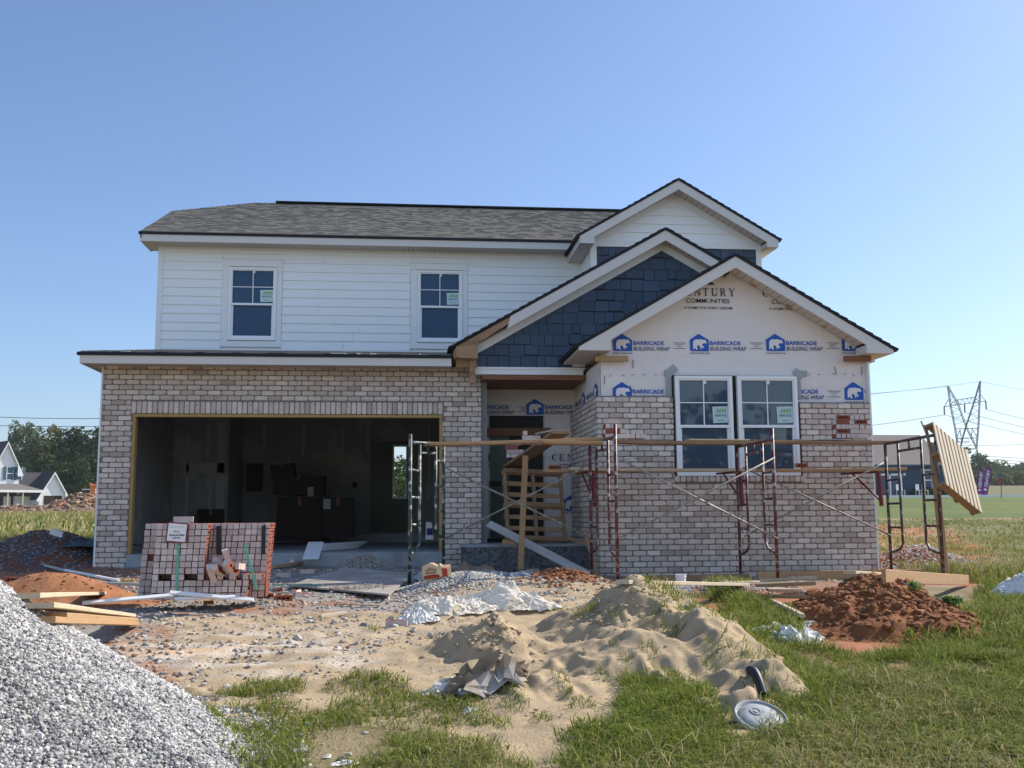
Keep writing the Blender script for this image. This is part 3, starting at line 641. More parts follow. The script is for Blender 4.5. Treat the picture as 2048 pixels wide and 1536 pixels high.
# ---- front facing gable roofs ----
def shin(): 
    g = random.uniform(.92, 1.08); c = random.choice(((.205, .185, .16), (.22, .20, .17), (.195, .18, .16), (.235, .212, .18), (.18, .165, .148))); return tuple(k*g for k in c)
def gable_roof(nm, xc, hw, zp, sl, yf, yb, ywall, xl, xr, hf=.215, zr=None, wood_to=None, ybl=None):
    roof = MB(); edge = MB(); zt = zp-sl*hw; zr = zt-.13 if zr is None else zr
    for sg in (-1, 1):
        n = int(hw/.125); X = lambda k: xc+sg*hw*1.012*k/n; Z = lambda x: zp-sl*abs(x-xc)
        for k in range(n):
            a, b = X(k), X(k+1)
            roof.prism([(a, Z(a)+.002), (b+sg*.012, Z(b)+.013), (b+sg*.012, Z(b)-.004), (a, Z(a)-.012)], yf-.025, yb, random.choice(((.03, .03, .038), (.045, .043, .045), (.02, .02, .028))))  # courses coloured darker than the main roof, standing in for shaded edges
        edge.prism([(xc, zp-.012), (xc+sg*hw*1.01, zt-.016), (xc+sg*hw*1.01, zt-.046), (xc, zp-.044)], yf-.018, yb)
    r = roof.build(nm, M['shingle'], house); edge.build('drip_edge', M['shingle_edge'], r)
    fas = MB(); sof = MB(); wd = MB()
    for sg, xi in ((-1, xl), (1, xr)):
        xt = xc+sg*(hw-.035); Z = lambda x: zp-.045-sl*abs(x-xc); I = lambda x: zp-hf-sl*abs(x-xc)
        if sg < 0 and wood_to is not None:
            fas.prism([(xc, Z(xc)), (wood_to, Z(wood_to)), (wood_to-.05, I(wood_to-.05)+.0), (xc, I(xc))], yf, yf+.03)
            wd.prism([(wood_to, Z(wood_to)), (xt+.03, Z(xt+.03)), (xt+.03, zr+.02), (xt+.14, zr), (xi, zr), (xi, I(xi)+.03), (wood_to-.03, I(wood_to)+.05)], yf+.02, yf+.06)
            wd.box(xt+.0, xt+.04, yf+.06, yb-.5, zr, Z(xt)-.01); wd.box(xt+.04, xi, ywall-.08, ywall-.04, zr-.12, zr+.1)
            wd.box(xi-.10, xi-.05, yf+.1, ywall, zr-.02, zr+.07); wd.box(xi-.12, xi-.03, ywall-.12, ywall-.05, zr-.38, zr)
        else:
            fas.prism([(xc, Z(xc)), (xt, Z(xt)), (xt, zr), (xi, zr), (xi, I(xi)), (xc, I(xc))], yf, yf+.03)
            fas.box(min(xt, xt-sg*.02), max(xt, xt-sg*.02), yf+.03, (ybl or yb) if sg < 0 else yb, zr, Z(xt)-.005)
            sof.box(min(xi, xt-sg*.021), max(xi, xt-sg*.021), yf+.031, (ybl or yb) if sg < 0 else yb, zr+.004, zr+.016)
            fas.box(min(xi, xi+sg*.014), max(xi, xi+sg*.014), yf+.03, ywall, zr+.017, I(xi))
        n = int(abs(xi-xc)/.105)
        for k in range(n):
            a = xc+(xi-xc)*k/n; b = xc+(xi-xc)*(k+.94)/n; P = lambda x: zp-hf+.03-sl*abs(x-xc)
            sof.add([(a, yf+.03, P(a)), (b, yf+.03, P(b)), (b, ywall, P(b)), (a, ywall, P(a))], [(0, 1, 2, 3)])
    dk = MB(); dk.prism([(xl, zp-hf+.04-sl*abs(xl-xc)), (xc, zp-hf+.04), (xr, zp-hf+.04-sl*abs(xr-xc)), (xr, zp-hf+.046-sl*abs(xr-xc)), (xc, zp-hf+.046), (xl, zp-hf+.046-sl*abs(xl-xc))], yf+.03, ywall)
    fas.build('rake_fascia', M['fascia'], r); sof.build('soffit', M['soffit'], r); dk.build('soffit_groove', M['dark'], r)
    if wd.v: wd.build('bare_wood_fascia', M['wood_eave'], r)
    return r
gable_roof('bay_roof', BC, 2.46, BPK, BS, BY-.30, 19.5, BY+.08, 2.99, 6.93, zr=3.36, ybl=16.24)
gable_roof('porch_roof', PC, 3.5, PPK, PS, PY-.30, 20.79, PY-.02, 1.10, 6.95, zr=3.42, wood_to=1.62)
gable_roof('upper_gable_roof', UC, 2.03, UPK, US, UG-.40, 22.4, UG-.02, 3.60, 7.07, zr=6.20, hf=.225)
t = MB()
for (x, y) in [(1438, 567), (1508, 567), (1578, 611), (1650, 650)]: t.obox(PX(x-(10 if x < 1450 else 0), y-(14 if x < 1450 else 0), BY+.02), (.07, .08, .07), Matrix.Rotation(R(25), 3, 'Y'))
build_split(t, 'lookout_block', M['wood'], house)
t = MB(); p = PX(1451, 550, BY+.06); t.tube([(p[0]-.03, p[1], p[2]), (p[0]+.02, p[1]-.03, p[2]+.02), (p[0]+.04, p[1]-.02, p[2]+.04)], .022); t.tube([(p[0]-.04, p[1]-.02, p[2]-.04), (p[0]+.01, p[1]-.02, p[2]+.01)], .014); t.build('wire_coil', M['black'], house)
# ---- main roof ----
EY, EZ, RS, RY = UY-.45, 6.558, .459, 24.58
def mz(y): return EZ+RS*(y-EY)
rf = MB(); dy = .105; nC = int((RY-EY)/dy)
for k in range(nC+1):
    ya = EY+k*dy; yb = min(ya+dy, RY); xl = -5.30 if ya < 23.0 else -5.30+(ya-23.0)/(RY-23.0)*1.58; xr = 6.95 if ya < 21.5 else 6.5-(ya-21.5)*.25
    if yb-ya < .01: continue
    x = xl-random.uniform(0, .2) if k % 2 else xl
    while x < xr:
        wd = random.uniform(.09, .22); a, b = max(x, xl), min(x+wd, xr); th = random.choice((.008, .014)); c = shin()
        if b-a > .02:
            rf.add([(a, ya, mz(ya)+th), (b, ya, mz(ya)+th), (b, yb+.02, mz(yb)+.004), (a, yb+.02, mz(yb)+.004), (a, ya, mz(ya)-.004), (b, ya, mz(ya)-.004)], [(0, 1, 2, 3), (4, 5, 1, 0)], c)
        x += wd
rf.add([(-5.29, EY, mz(EY)-.01), (6.95, EY, mz(EY)-.01), (6.5, 21.5, mz(21.5)-.01), (5.7, RY, mz(RY)-.01), (-3.72, RY, mz(RY)-.01), (-5.29, 23.0, mz(23)-.01)], [(0, 1, 2, 3, 4, 5)], (.15, .14, .13))
B2 = 2*RY-EY
rf.add([(-5.29, B2, EZ), (6.95, B2, EZ), (5.7, RY, mz(RY)-.01), (-3.72, RY, mz(RY)-.01), (-5.29, 2*RY-23.0, mz(23))], [(0, 1, 2, 3, 4)], (.15, .14, .13))
rf.add([(-5.29, 23, mz(23)-.01), (-3.72, RY, mz(RY)-.01), (-5.29, 2*RY-23, mz(23)-.01)], [(0, 1, 2)], (.16, .15, .14)); rf.add([(-5.29, EY, EZ), (-5.29, 23, mz(23)), (-5.29, 2*RY-23, mz(23)), (-5.29, B2, EZ)], [(0, 1, 2, 3)], (.6, .6, .6))
main = rf.build('main_roof', M['shingle'], house)
t = MB(); t.box(-5.31, 3.35, EY-.022, EY+.03, EZ-.05, EZ+.006); t.build('drip_edge', M['shingle_edge'], main); t = MB(); t.bar((-3.2, RY-.05, mz(RY)-.005), (5.7, RY-.05, mz(RY)-.005), .26, .03); t.build('ridge_vent', M['shingle_edge'], main)
t = MB(); t.box(-5.28, 3.36, EY, EY+.03, 6.37, EZ-.036); t.box(-5.28, -5.25, EY+.03, 21.2, 6.37, EZ-.036); t.hexa([(-5.28, EY, EZ-.12), (-5.25, EY, EZ-.12), (-5.25, 23.0, mz(23.0)-.20), (-5.28, 23.0, mz(23.0)-.20), (-5.28, EY, EZ-.02), (-5.25, EY, EZ-.02), (-5.25, 23.0, mz(23.0)-.03), (-5.28, 23.0, mz(23.0)-.03)]); t.build('eave_fascia', M['fascia'], main)
t = MB(); x = -5.25
while x < 3.6: t.box(x, x+.098, EY+.031, UY-.002, 6.385, 6.395); x += .105
t.box(-5.25, UX0-.03, UY, 21.2, 6.385, 6.395); t.build('soffit', M['soffit'], main)
t = MB(); t.box(-5.25, 3.6, EY+.031, UY-.002, 6.397, 6.40); t.build('soffit_groove', M['dark'], main)
# frieze board under the eave, and the slightly ragged step flashing at the foot of the upper wall
t = MB(); t.box(UX0, UX1, UY-.02, UY-.0, 6.33, 6.385); t.build('frieze_board', M['trim'], house)
# ---- garage roof ----
GE = GY-.45; gz = lambda y: 3.475+.166*(y-GE)
rf = MB()
for k in range(34):
    ya = GE+k*.14; yb = ya+.14; x = -5.03-random.uniform(0, .2)
    while x < 1.25:
        wd = random.uniform(.15, .4); a, b = max(x, -5.03), min(x+wd, 1.25 if ya > 15.99+.3 else .69); th = random.choice((.006, .012, .02)); c = shin()
        if b-a > .02: rf.add([(a, ya, gz(ya)+th), (b, ya, gz(ya)+th), (b, yb+.02, gz(yb)+.003), (a, yb+.02, gz(yb)+.003), (a, ya, gz(ya)-.004), (b, ya, gz(ya)-.004)], [(0, 1, 2, 3), (4, 5, 1, 0)], c)
        x += wd
rf.add([(-5.02, GE, gz(GE)-.012), (.69, GE, gz(GE)-.012), (1.25, UY, gz(UY)-.012), (-5.02, UY, gz(UY)-.012)], [(0, 1, 2, 3)], (.1, .1, .1))
rf.add([(-5.02, UY, gz(UY)), (-5.02, 28.6, gz(UY)), (-4.99, 28.6, 3.4), (-4.99, UY, 3.4)], [(0, 1, 2, 3)], (.5, .5, .5))
gr = rf.build('garage_roof', M['shingle'], house)
t = MB(); t.box(-5.04, .69, GE-.022, GE+.03, 3.425, 3.474)
for k in range(9): a = -4.6+k*.6+random.uniform(0, .3); t.box(a, a+random.uniform(.1, .35), GE-.025, GE+.05, 3.468, 3.482)
t.build('drip_edge', M['shingle_edge'], gr)
t = MB()
for a, b in ((-4.42, -4.29), (-1.22, -.75), (-.6, -.5), (.18, .21), (-2.3, -2.26)): t.box(a, b, GE+.12, GE+.3, 3.50, 3.515)
build_split(t, 'scrap_flashing', M['paper'], gr)
t = MB(); t.box(-5.0, -1.6, GE, GE+.03, 3.30, 3.434); t.box(-1.598, .685, GE-.002, GE+.028, 3.30, 3.434); t.box(-5.0, -4.97, GE+.03, 28, 3.30, 3.434); t.build('eave_fascia', M['fascia'], gr)
t = MB(); x = -4.97
while x < .68: t.box(x, x+.098, GE+.031, GY+.006, 3.32, 3.33); x += .105
t.box(-4.97, -4.80, GY, 28, 3.315, 3.325); t.build('soffit', M['soffit'], gr)
t = MB(); t.box(-4.97, .68, GE+.031, GY, 3.332, 3.336); t.build('soffit_groove', M['dark'], gr)
# ---- windows ----
def window(x0, x1, z0, z1, Y, casing=False, up='glass', lo='screen', sash_light=False):
    f = MB(); d = .045; zm = (z0+z1)/2-.01; y0 = Y-.05
    f.box(x0, x0+d, y0, Y+.03, z0, z1); f.box(x1-d, x1, y0, Y+.03, z0, z1); f.box(x0+d, x1-d, y0, Y+.03, z1-d, z1); f.box(x0+d, x1-d, y0, Y+.03, z0, z0+d)
    W_ = f.build('window', M['vinyl'], house)
    g = MB(); e = .022
    g.box(x0+d, x0+d+e, y0+.015, y0+.05, zm+.02, z1-d); g.box(x1-d-e, x1-d, y0+.015, y0+.05, zm+.02, z1-d); g.box(x0+d, x1-d, y0+.005, y0+.055, zm-.022, zm+.02); g.box(x0+d+e, x1-d-e, y0+.015, y0+.05, z1-d-e, z1-d)
    e = .045; g.box(x0+d, x0+d+e, y0+.03, y0+.06, z0+d, zm-.022); g.box(x1-d-e, x1-d, y0+.03, y0+.06, z0+d, zm-.022); g.box(x0+d+e, x1-d-e, y0+.03, y0+.06, z0+d, z0+d+.05)
    xm, zq = (x0+x1)/2, (zm+z1-d)/2
    g.box(xm-.008, xm+.008, y0+.03, y0+.045, zm+.02, z1-d-.02); g.box(x0+d+.02, x1-d-.02, y0+.032, y0+.043, zq-.008, zq+.008); g.build('sash', M['vinyl'], W_)
    p = MB(); p.box(x0+d, x1-d, y0+.05, y0+.056, zm, z1-d); p.build('upper_pane', M[up], W_)
    p = MB(); p.box(x0+d, x1-d, y0+.058, y0+.064, z0+d, zm); p.build('lower_pane', M[lo], W_)
    wS = (x1-x0)*.28; a = x1-d-wS-.015; c = zm+.055; hS = (z1-z0)*.165
    q = MB(); q.obox((a+wS/2, y0+.04, c+hS/2), (wS, .004, hS), Matrix.Rotation(R(-2), 3, 'Y')); st = q.build('sticker', M['stick'], W_)
    q = MB(); yy = y0+.036; put_text(q, 'HERITAGE', a+wS*.15, a+wS*.85, c+hS*.38, c+hS*.52, yy, offset=.01); q.build('sticker_lettering', M['navy'], W_)
    q = MB(); n_ = [(.18, .85), (.34, .62), (.5, .85), (.66, .62), (.84, .66), (.7, .86), (.55, .62), (.4, .84)]
    for i in range(4):
        u = .2+.16*i; q.add([(a+wS*u, yy, c+hS*.62), (a+wS*(u+.1), yy, c+hS*.62), (a+wS*(u+.18), yy, c+hS*.86), (a+wS*(u+.1), yy, c+hS*.86)], [(0, 1, 2, 3)])
    q.add([(a+wS*.3, yy, c+hS*.12), (a+wS*.7, yy, c+hS*.12), (a+wS*.7, yy, c+hS*.17), (a+wS*.3, yy, c+hS*.17)], [(0, 1, 2, 3)]); q.build('sticker_mark', M['green'], W_)
    q = MB(); q.obox((xm+.015, y0+.02, z1-d-.05), (.05, .01, .055), Matrix.Rotation(R(12), 3, 'Y')); q.build('latch_tag', M['paper'], W_)
    if casing:
        k = MB(); yc = Y-.026; k.box(x0-.14, x0-.002, yc, Y, z0-.02, z1+.02); k.box(x1+.002, x1+.11, yc, Y, z0-.02, z1+.02); k.box(x0-.145, x1+.115, yc-.008, Y, z1+.021, z1+.15); k.box(x0-.145, x1+.115, yc-.01, Y, z0-.135, z0-.021)
        k.box(x0-.16, x1+.13, yc-.02, Y, z1+.151, z1+.165); k.build('casing', M['trim'], W_)
    return W_
for a in WU: window(*a, UY, True)
window(4.02, 4.905, 1.52, 3.03, BY+.03, up='glass2', lo='glass2'); window(4.985, 5.925, 1.52, 3.035, BY+.03, up='glass2', lo='glass2')
t = MB(); t.box(3.99, 5.955, BY+.07, BY+.17, 1.45, 3.05); t.build('window_backing', M['dark'], house)
for a, b, c, d in WU:
    pass

# ================================================================== SCAFFOLD
def scaffold(front, back, H, m, label, ztop_b=None, pin=.1):
    f = Vector(front); b = Vector(back); root = thing('scaffold_frame', label, 'scaffold frame', tuple(f), 'scaffold frames in front of the brick walls')
    d = (b-f); d.z = 0; n = d.normalized(); r = .022
    ft = Vector((f.x, f.y, f.z+H)); bt = Vector((b.x, b.y, ztop_b or (b.z+H)))
    L = lambda p, t: p+(t-p)*1.0
    def part(nm, pts, rr=r): q = MB(); q.tube(pts, rr, 8); q.build(nm, m, root, smooth=True)
    part('leg', [f, ft+Vector((0, 0, pin))]); part('leg', [b, bt+Vector((0, 0, .02))])
    part('header', [ft, bt], r*.95)
    g = .42
    def on(p, t, s): return p+(t-p)*s
    for p, t, sg in ((f, ft, 1), (b, bt, -1)):
        a = t+n*sg*g+(bt-ft)*(sg*g/d.length)*0; top = on(ft, bt, g/d.length if sg > 0 else 1-g/d.length)-Vector((0, 0, .0)); top.z -= .02
        pts = [top]+[Vector((p.x, p.y, p.z+h))+n*sg*o for h, o in ((.62, g), (.50, g), (.43, g*.8), (.39, g*.42), (.37, .0))]
        part('inner_tube', pts, r*.85)
        for k, h in enumerate((.72, 1.05, 1.38)):
            q0 = Vector((p.x, p.y, p.z+h)); part('rung', [q0, q0+n*sg*g], r*.72)
    s0 = on(ft, bt, g/d.length)-Vector((0, 0, .13)); s1 = on(ft, bt, 1-g/d.length)-Vector((0, 0, .13)); part('sub_header', [s0, s1], r*.8)
    mid = (s0+s1)/2; part('stub', [mid, mid+Vector((0, 0, .12))], r*.7)
    return root
Yf, Yb = 12.45, 14.0
HH = lambda a, b: PX(*a, Yf)[2]-PX(*b, Yf)[2]
scaffold(PX(819, 1172, Yf), PX(887, 1130, Yb), HH((816, 885), (819, 1172)), M['scaf_green'], 'green and white spattered scaffold frame in front of the open garage, leftmost of the four', pin=.10, ztop_b=PX(884, 888, Yb)[2])
scaffold(PX(1236, 1176, Yf), PX(1184, 1160, Yb), HH((1229, 874), (1236, 1176)), M['scaf_red'], 'red scaffold frame at the corner between porch and bay wall, bricks stacked on its top', pin=.16, ztop_b=PX(1181, 886, Yb)[2])
scaffold(PX(1556, 1168, Yf), PX(1482, 1163, Yb), HH((1550, 879), (1556, 1168)), M['scaf_red'], 'rusty red scaffold frame in front of the twin windows', pin=.14, ztop_b=PX(1473, 894, Yb)[2])
scaffold(PX(1888, 1168, Yf), PX(1784, 1158, Yb), HH((1868, 870), (1888, 1168)), M['scaf_brown'], 'dark brown scaffold frame standing free at the right, a pallet leaning on its top', pin=.02, ztop_b=PX(1764, 888, Yb)[2])
def cross(p0, p1, q0, q1, Y, label):
    root = thing('cross_brace', label, 'cross brace', PX(*p0, Y), 'crossed braces between the scaffold frames')
    for a, b in ((p0, p1), (q0, q1)):
        t = MB(); t.tube([PX(*a, Y-.03), PX(*b, Y-.03)], .013, 6); t.build('brace_bar', M['brace'], root, smooth=True)
cross((890, 935), (1181, 1076), (884, 1080), (1168, 935), Yb, 'thin steel cross brace spanning the porch opening between green and red frames')
cross((1239, 918), (1555, 1077), (1239, 1076), (1550, 915), Yf, 'thin steel cross brace below the left window, between the two red frames')
cross((1486, 935), (1782, 1071), (1488, 1073), (1768, 925), Yb, 'thin steel cross brace on the right part of the brick wall, reaching the brown frame')
# red side brackets on the rear legs
for (px, lab) in ((1186, 'red steel side bracket on the rear leg by the porch corner, under the lower planks'), (1480, 'red steel side bracket between the twin windows, under the lower planks'), (1757, 'red steel side bracket on the brown frame at the right, under the lower planks')):
    a = PX(px, 944, Yb+.03); root = thing('side_bracket', lab, 'bracket', a, 'red brackets carrying the lower planks')
    off = -.12 if px > 1700 else -.05
    t = MB(); t.tube([a, (a[0]+.02, a[1], a[2]-.48)], .03, 6); t.build('post', M['bracket'], root)
    t = MB(); t.tube([a, (a[0]+off*1.5, a[1]+.85, a[2]+.01)], .018, 6); t.build('arm', M['bracket'], root)
    t = MB(); t.tube([(a[0]+.02, a[1], a[2]-.42), (a[0]+off, a[1]+.6, a[2])], .014, 6); t.build('diagonal', M['bracket'], root)
GPL = 'planks laid on the scaffold'
def plank(p, q, Yp, Yq, lab, m='wood_old', wd=.25, th=.042, warp=.01, **k): return board('plank', PX(*p, Yp), PX(*q, Yq), wd, th, M[m], lab, 'plank', GPL, warp=warp, **k)
plank((848, 889), (1204, 878), 13.3, 13.3, 'long top plank running from the green frame across the porch', 'wood')
plank((1083, 884), (1202, 886), 13.05, 13.05, 'short top plank end below the long one, left of the red frame', 'wood')
plank((1232, 884), (1545, 886), 13.9, 13.9, 'top plank between the two red frames, crossing the left window', 'wood_old')
plank((1500, 883), (1792, 885), 14.1, 14.1, 'top plank from the right window to the brown frame', 'wood_old')
plank((1374, 880), (1496, 881), 13.45, 13.45, 'thin warped plank lying loose on top in front of the left window', 'wood_pale', .2, .018, .0)
plank((1588, 880), (1684, 880), 14.15, 14.15, 'thin loose plank under the brick pile at the right', 'wood_grey', .2, .014, .0)
plank((1086, 942), (1300, 942), 14.62, 14.62, 'lower plank end sticking out into the porch', 'wood', .24)
plank((1138, 938), (1506, 940), 14.4, 14.4, 'lower plank of paler wood along the left window sill', 'wood_pale', .24)
plank((1486, 941), (1806, 938), 14.5, 14.5, 'lower plank along the right window, its curved end beyond the wall', 'wood', .25)
plank((1122, 864), (1016, 936), 13.8, 17.1, 'plank running back into the porch, seen from below', 'wood_old', .26)
board('plank', PX(1115, 862, 13.9), PX(1085, 868, 15.0), .22, .03, M['wood_pale'], 'short pale board lying on the inward running porch plank', 'plank', GPL)
board('post', PX(1041, 1138, 15.2), PX(1051, 911, 15.2), .085, .04, M['wood'], 'upright pine post propping the plank in the porch', 'post', up=(0, 1, 0))
board('timber', PX(978, 1048, 16.3), PX(1180, 1152, 14.35), .12, .04, M['wood_grey'], 'grey weathered board leaning down across the porch step', 'board', up=(0, -1, .3))
board('timber', PX(1170, 1062, 14.7), PX(1197, 1160, 14.45), .06, .035, M['wood_old'], 'short stick leaning in the corner by the rear red leg', 'board', up=(0, -1, 0))
board('timber', PX(1136, 1076, 15.5), PX(1182, 1089, 14.7), .10, .04, M['wood_old'], 'short stub of board resting on the right end of the porch step', 'board')
board('timber', PX(1006, 1084, 15.98), PX(1034, 1086, 15.9), .09, .08, M['wood'], 'pine block lying on the porch step', 'wood block')
# ---- pallets ----
def pallet(origin, ux, uz, label, L=1.0, W=1.0, nsl=8, m='wood', m2='wood_old', sw=.09, face=1, gap=None):
    """ux: slat direction, uz: direction across the slats"""
    o = Vector(origin); ux = Vector(ux).normalized(); uz = Vector(uz); uz = (uz-ux*uz.dot(ux)).normalized(); nn = ux.cross(uz)*face
    root = thing('pallet', label, 'pallet', tuple(o))
    for k in range(nsl):
        c = (sw/2+(W-sw)*k/(nsl-1)); p = o+uz*c; board('slat', p, p+ux*L, sw*random.uniform(.92, 1.02), .016, M[m], up=tuple(nn), parent=root)
    for s in (.03, .5, .97):
        p = o+ux*L*s-nn*.055; board('stringer', p, p+uz*W, .038, .09, M[m2], up=tuple(nn), parent=root)
    for k in (0, 2, 4):
        c = (sw/2+(W-sw)*k/4); p = o+uz*c-nn*.11; board('bottom_slat', p, p+ux*L, sw, .016, M[m2], up=tuple(nn), parent=root)
    return root
p = Vector(PX(1003, 940, 16.55)); q = Vector(PX(1121, 946, 16.75)); b_ = Vector(PX(1008, 1083, 16.2))
pallet(p, q-p, b_-p, 'wooden pallet standing on edge in the porch doorway', (q-p).length, (b_-p).length, 7, 'wood', 'wood_old', .075, face=1)
rp = Vector((.875, -.485, 0)); vv = Vector((.485, .875, 0)); zz = Vector((0, 0, 1))
A = Vector(PX(1864, 843, 12.25)); AD = rp*.12+vv*-.45-zz*.79; AB = rp*.41+vv*.62-zz*.50
pal = pallet(A, AD, AB, 'wooden pallet hung tilted on top of the brown scaffold frame, sunlit pale slats', .93, .88, 9, 'wood_pale', 'wood_old', .074, face=1)
board('post', PX(1893, 1170, 12.6), PX(1864, 885, 12.75), .09, .04, M['wood'], 'pale timber upright beside the brown scaffold frame', 'post', up=(0, 1, 0))
# strips of torn wood and rope where the pallet hangs
t = MB(); t.tube([PX(1842, 842, 12.4), PX(1868, 905, 12.35), PX(1880, 950, 12.3)], .012, 5); tag(t.build('rod', M['brace']), 'thin steel rod beside the tilted pallet', 'rod')

# ================================================================== BRICKS
def red(): g = random.uniform(.7, 1.15); return (.27*g, .085*g, .052*g)
def coat(): g = random.uniform(.88, 1.1); return random.choice(((.58*g, .49*g, .455*g), (.52*g, .41*g, .375*g)))
def brick_geo(mb, c, Rm, L=.194, W=.07, Hh=.066, holes=True):
    c = Vector(c); hx, hy, hz = L/2, W/2, Hh/2; rc, cc = red(), coat(); cc2 = coat()
    T = lambda x, y, z: c+Rm@Vector((x, y, z))
    mb.add([T(-hx, -hy, -hz), T(hx, -hy, -hz), T(hx, -hy, hz), T(-hx, -hy, hz)], [(0, 1, 2, 3)], cc)
    mb.add([T(-hx, hy, -hz), T(hx, hy, -hz), T(hx, hy, hz), T(-hx, hy, hz)], [(3, 2, 1, 0)], rc)
    for s in (-1, 1): mb.add([T(s*hx, -hy, -hz), T(s*hx, hy, -hz), T(s*hx, hy, hz), T(s*hx, -hy, hz)], [(0, 1, 2, 3)], cc2)
    xs = [-hx, -.062, -.030, -.016, .016, .030, .062, hx] if holes else [-hx, hx]
    for s in (-1, 1):
        if not holes: mb.add([T(-hx, -hy, s*hz), T(hx, -hy, s*hz), T(hx, hy, s*hz), T(-hx, hy, s*hz)], [(0, 1, 2, 3)], rc); continue
        a, b = -.014, .014
        mb.add([T(x, y, s*hz) for (x, y) in [(-hx, -hy), (hx, -hy), (hx, a), (-hx, a), (-hx, b), (hx, b), (hx, hy), (-hx, hy)]], [(0, 1, 2, 3), (4, 5, 6, 7)], rc)
        for i in range(0, 7, 2): mb.add([T(xs[i], a, s*hz), T(xs[i+1], a, s*hz), T(xs[i+1], b, s*hz), T(xs[i], b, s*hz)], [(0, 1, 2, 3)], rc)
        for i in (1, 3, 5):
            x0, x1 = xs[i], xs[i+1]; d = s*(hz-.03)
            mb.add([T(x0, a, s*hz), T(x1, a, s*hz), T(x1, b, s*hz), T(x0, b, s*hz), T(x0, a, d), T(x1, a, d), T(x1, b, d), T(x0, b, d)], [(0, 1, 5, 4), (1, 2, 6, 5), (2, 3, 7, 6), (3, 0, 4, 7), (4, 5, 6, 7)], (.07, .025, .015))
def eul(a, b, c): from mathutils import Euler; return Euler((R(a), R(b), R(c))).to_matrix()
brick_protos = []
for i in range(4):
    t = MB(); brick_geo(t, (0, 0, 0), Matrix.Identity(3)); t2 = t; me_o = t.build('brick', M['redbrick']); brick_protos.append(me_o.data); bpy.data.objects.remove(me_o)
def loose(pos, rot, label, group, sc=1.):
    o = bpy.data.objects.new('brick', random.choice(brick_protos)); COL.objects.link(o); o.location = pos; o.rotation_euler = [R(a) for a in rot]; o.scale = (sc, .92, .92); return tag(o, label, 'brick', group)
# ---- the strapped cube ----
SY = 10.7; SZ = PX(330, 1200, SY)[2]; PT = (PX(330, 1047, SY)[2]-SZ)/12; sx = PX(311, 1130, SY)[0]
cube = thing('brick_stack', 'broken open strapped cube of new bricks on the gravel in front of the garage', 'brick stack', (sx+.5, SY+.1, SZ))
Rend = Matrix(((0, 0, 1), (1, 0, 0), (0, 1, 0)))          # long axis = world y, bed face = world x
mb = MB()
def cell(col, row, y, x0, dx=0.): brick_geo(mb, (x0+(col+.5)*PT+dx+random.uniform(-.003, .003), y+.097+random.uniform(-.007, .007), SZ+(row+.5)*PT+random.uniform(-.001, .001)), Rend@eul(random.uniform(-1.5, 1.5), random.uniform(-1, 1), random.uniform(-1.2, 1.2)), W=.0555, Hh=.0555)
for row in range(12):
    lean = -.0035*(12-row)
    for col in range(8 if row > 3 else 17):
        if row == 3 and (col in (1, 2, 5, 6) or col in (8, 9, 11, 13)): continue
        if row < 3 and col > 14 and random.random() < .3: continue
        sl_ = (col-12)*random.uniform(.0, .006) if row < 4 and col > 12 else 0
        if row == 2 and col in (15, 16): continue
        cell(col, row, SY+random.uniform(-1, 1)*sl_*2, sx+lean+sl_)
x2 = PX(285, 1100, SY+.21)[0]
for row in range(12):
    for col in range(20):
        if row == 6 and col in (1, 2): continue
        cell(col, row, SY+.21, x2-.0045*(12-row)+.02)
for row in range(12):
    for col in (0, 18, 19): cell(col, row, SY+.42, x2-.0045*(12-row)+.02)
for col in range(20): cell(col, 11, SY+.42, x2+.02)
mb.box(sx+.01, sx+8*PT-.02, SY+.02, SY+.2, SZ+4*PT, SZ+11.7*PT, (.17, .06, .04)); mb.box(sx+.01, sx+13*PT-.02, SY+.02, SY+.2, SZ, SZ+2.9*PT, (.17, .06, .04)); mb.box(x2+.03, x2+19.7*PT, SY+.23, SY+.42, SZ, SZ+11.8*PT, (.17, .06, .04))
mb.build('stacked_bricks', M['redbrick'], cube)
t = MB(); xs = PX(357, 1100, SY)[0]; t.box(xs-.012, xs+.012, SY-.012, SY-.004, SZ+.02, SZ+12*PT); t.box(xs-.012, xs+.012, SY-.012, SY+.4, SZ+12*PT+.002, SZ+12*PT+.006); t.build('strap', M['strap'], cube)
t = MB(); a = PX(438, 1072, SY+.19); t.hexa([(a[0]-.02, SY+.185, .58), (a[0]+.03, SY+.185, .56), (a[0]+.03, SY+.205, .56), (a[0]-.02, SY+.205, .58), (a[0]-.03, SY+.185, .855), (a[0]+.02, SY+.185, .862), (a[0]+.02, SY+.205, .862), (a[0]-.03, SY+.205, .855)])
a = PX(527, 1072, SY+.19); t.box(a[0]-.02, a[0]+.02, SY+.185, SY+.205, .57, .86); build_split(t, 'corner_protector', M['black'], cube)
tg = MB(); c = Vector(PX(354, 1065, SY-.03)); Rt = Matrix.Rotation(R(5), 3, 'Y'); tg.obox(c, (.205, .004, .20), Rt); tg = tg.build('label_card', M['purple'], cube)
M['maroon'] = mat('maroon', (.20, .01, .05), .6); tg.data.materials[0] = M['maroon']
t = MB(); t.obox(c+Vector((0, -.004, 0)), (.18, .004, .175), Rt); t.build('card_paper', M['paper'], tg)
t = MB(); put_text(t, 'General Shale', c.x-.075, c.x+.075, c.z-.035, c.z-.012, c.y-.008, offset=.02); put_text(t, 'BRICK', c.x-.03, c.x+.03, c.z+.0, c.z+.018, c.y-.008); put_text(t, 'QUEEN SIZE FACE BRICK', c.x-.07, c.x+.07, c.z+.05, c.z+.058, c.y-.008); put_text(t, '(PPP)', c.x-.04, c.x+.035, c.z-.07, c.z-.045, c.y-.008, offset=.01); t.build('card_lettering', M['black'], tg)
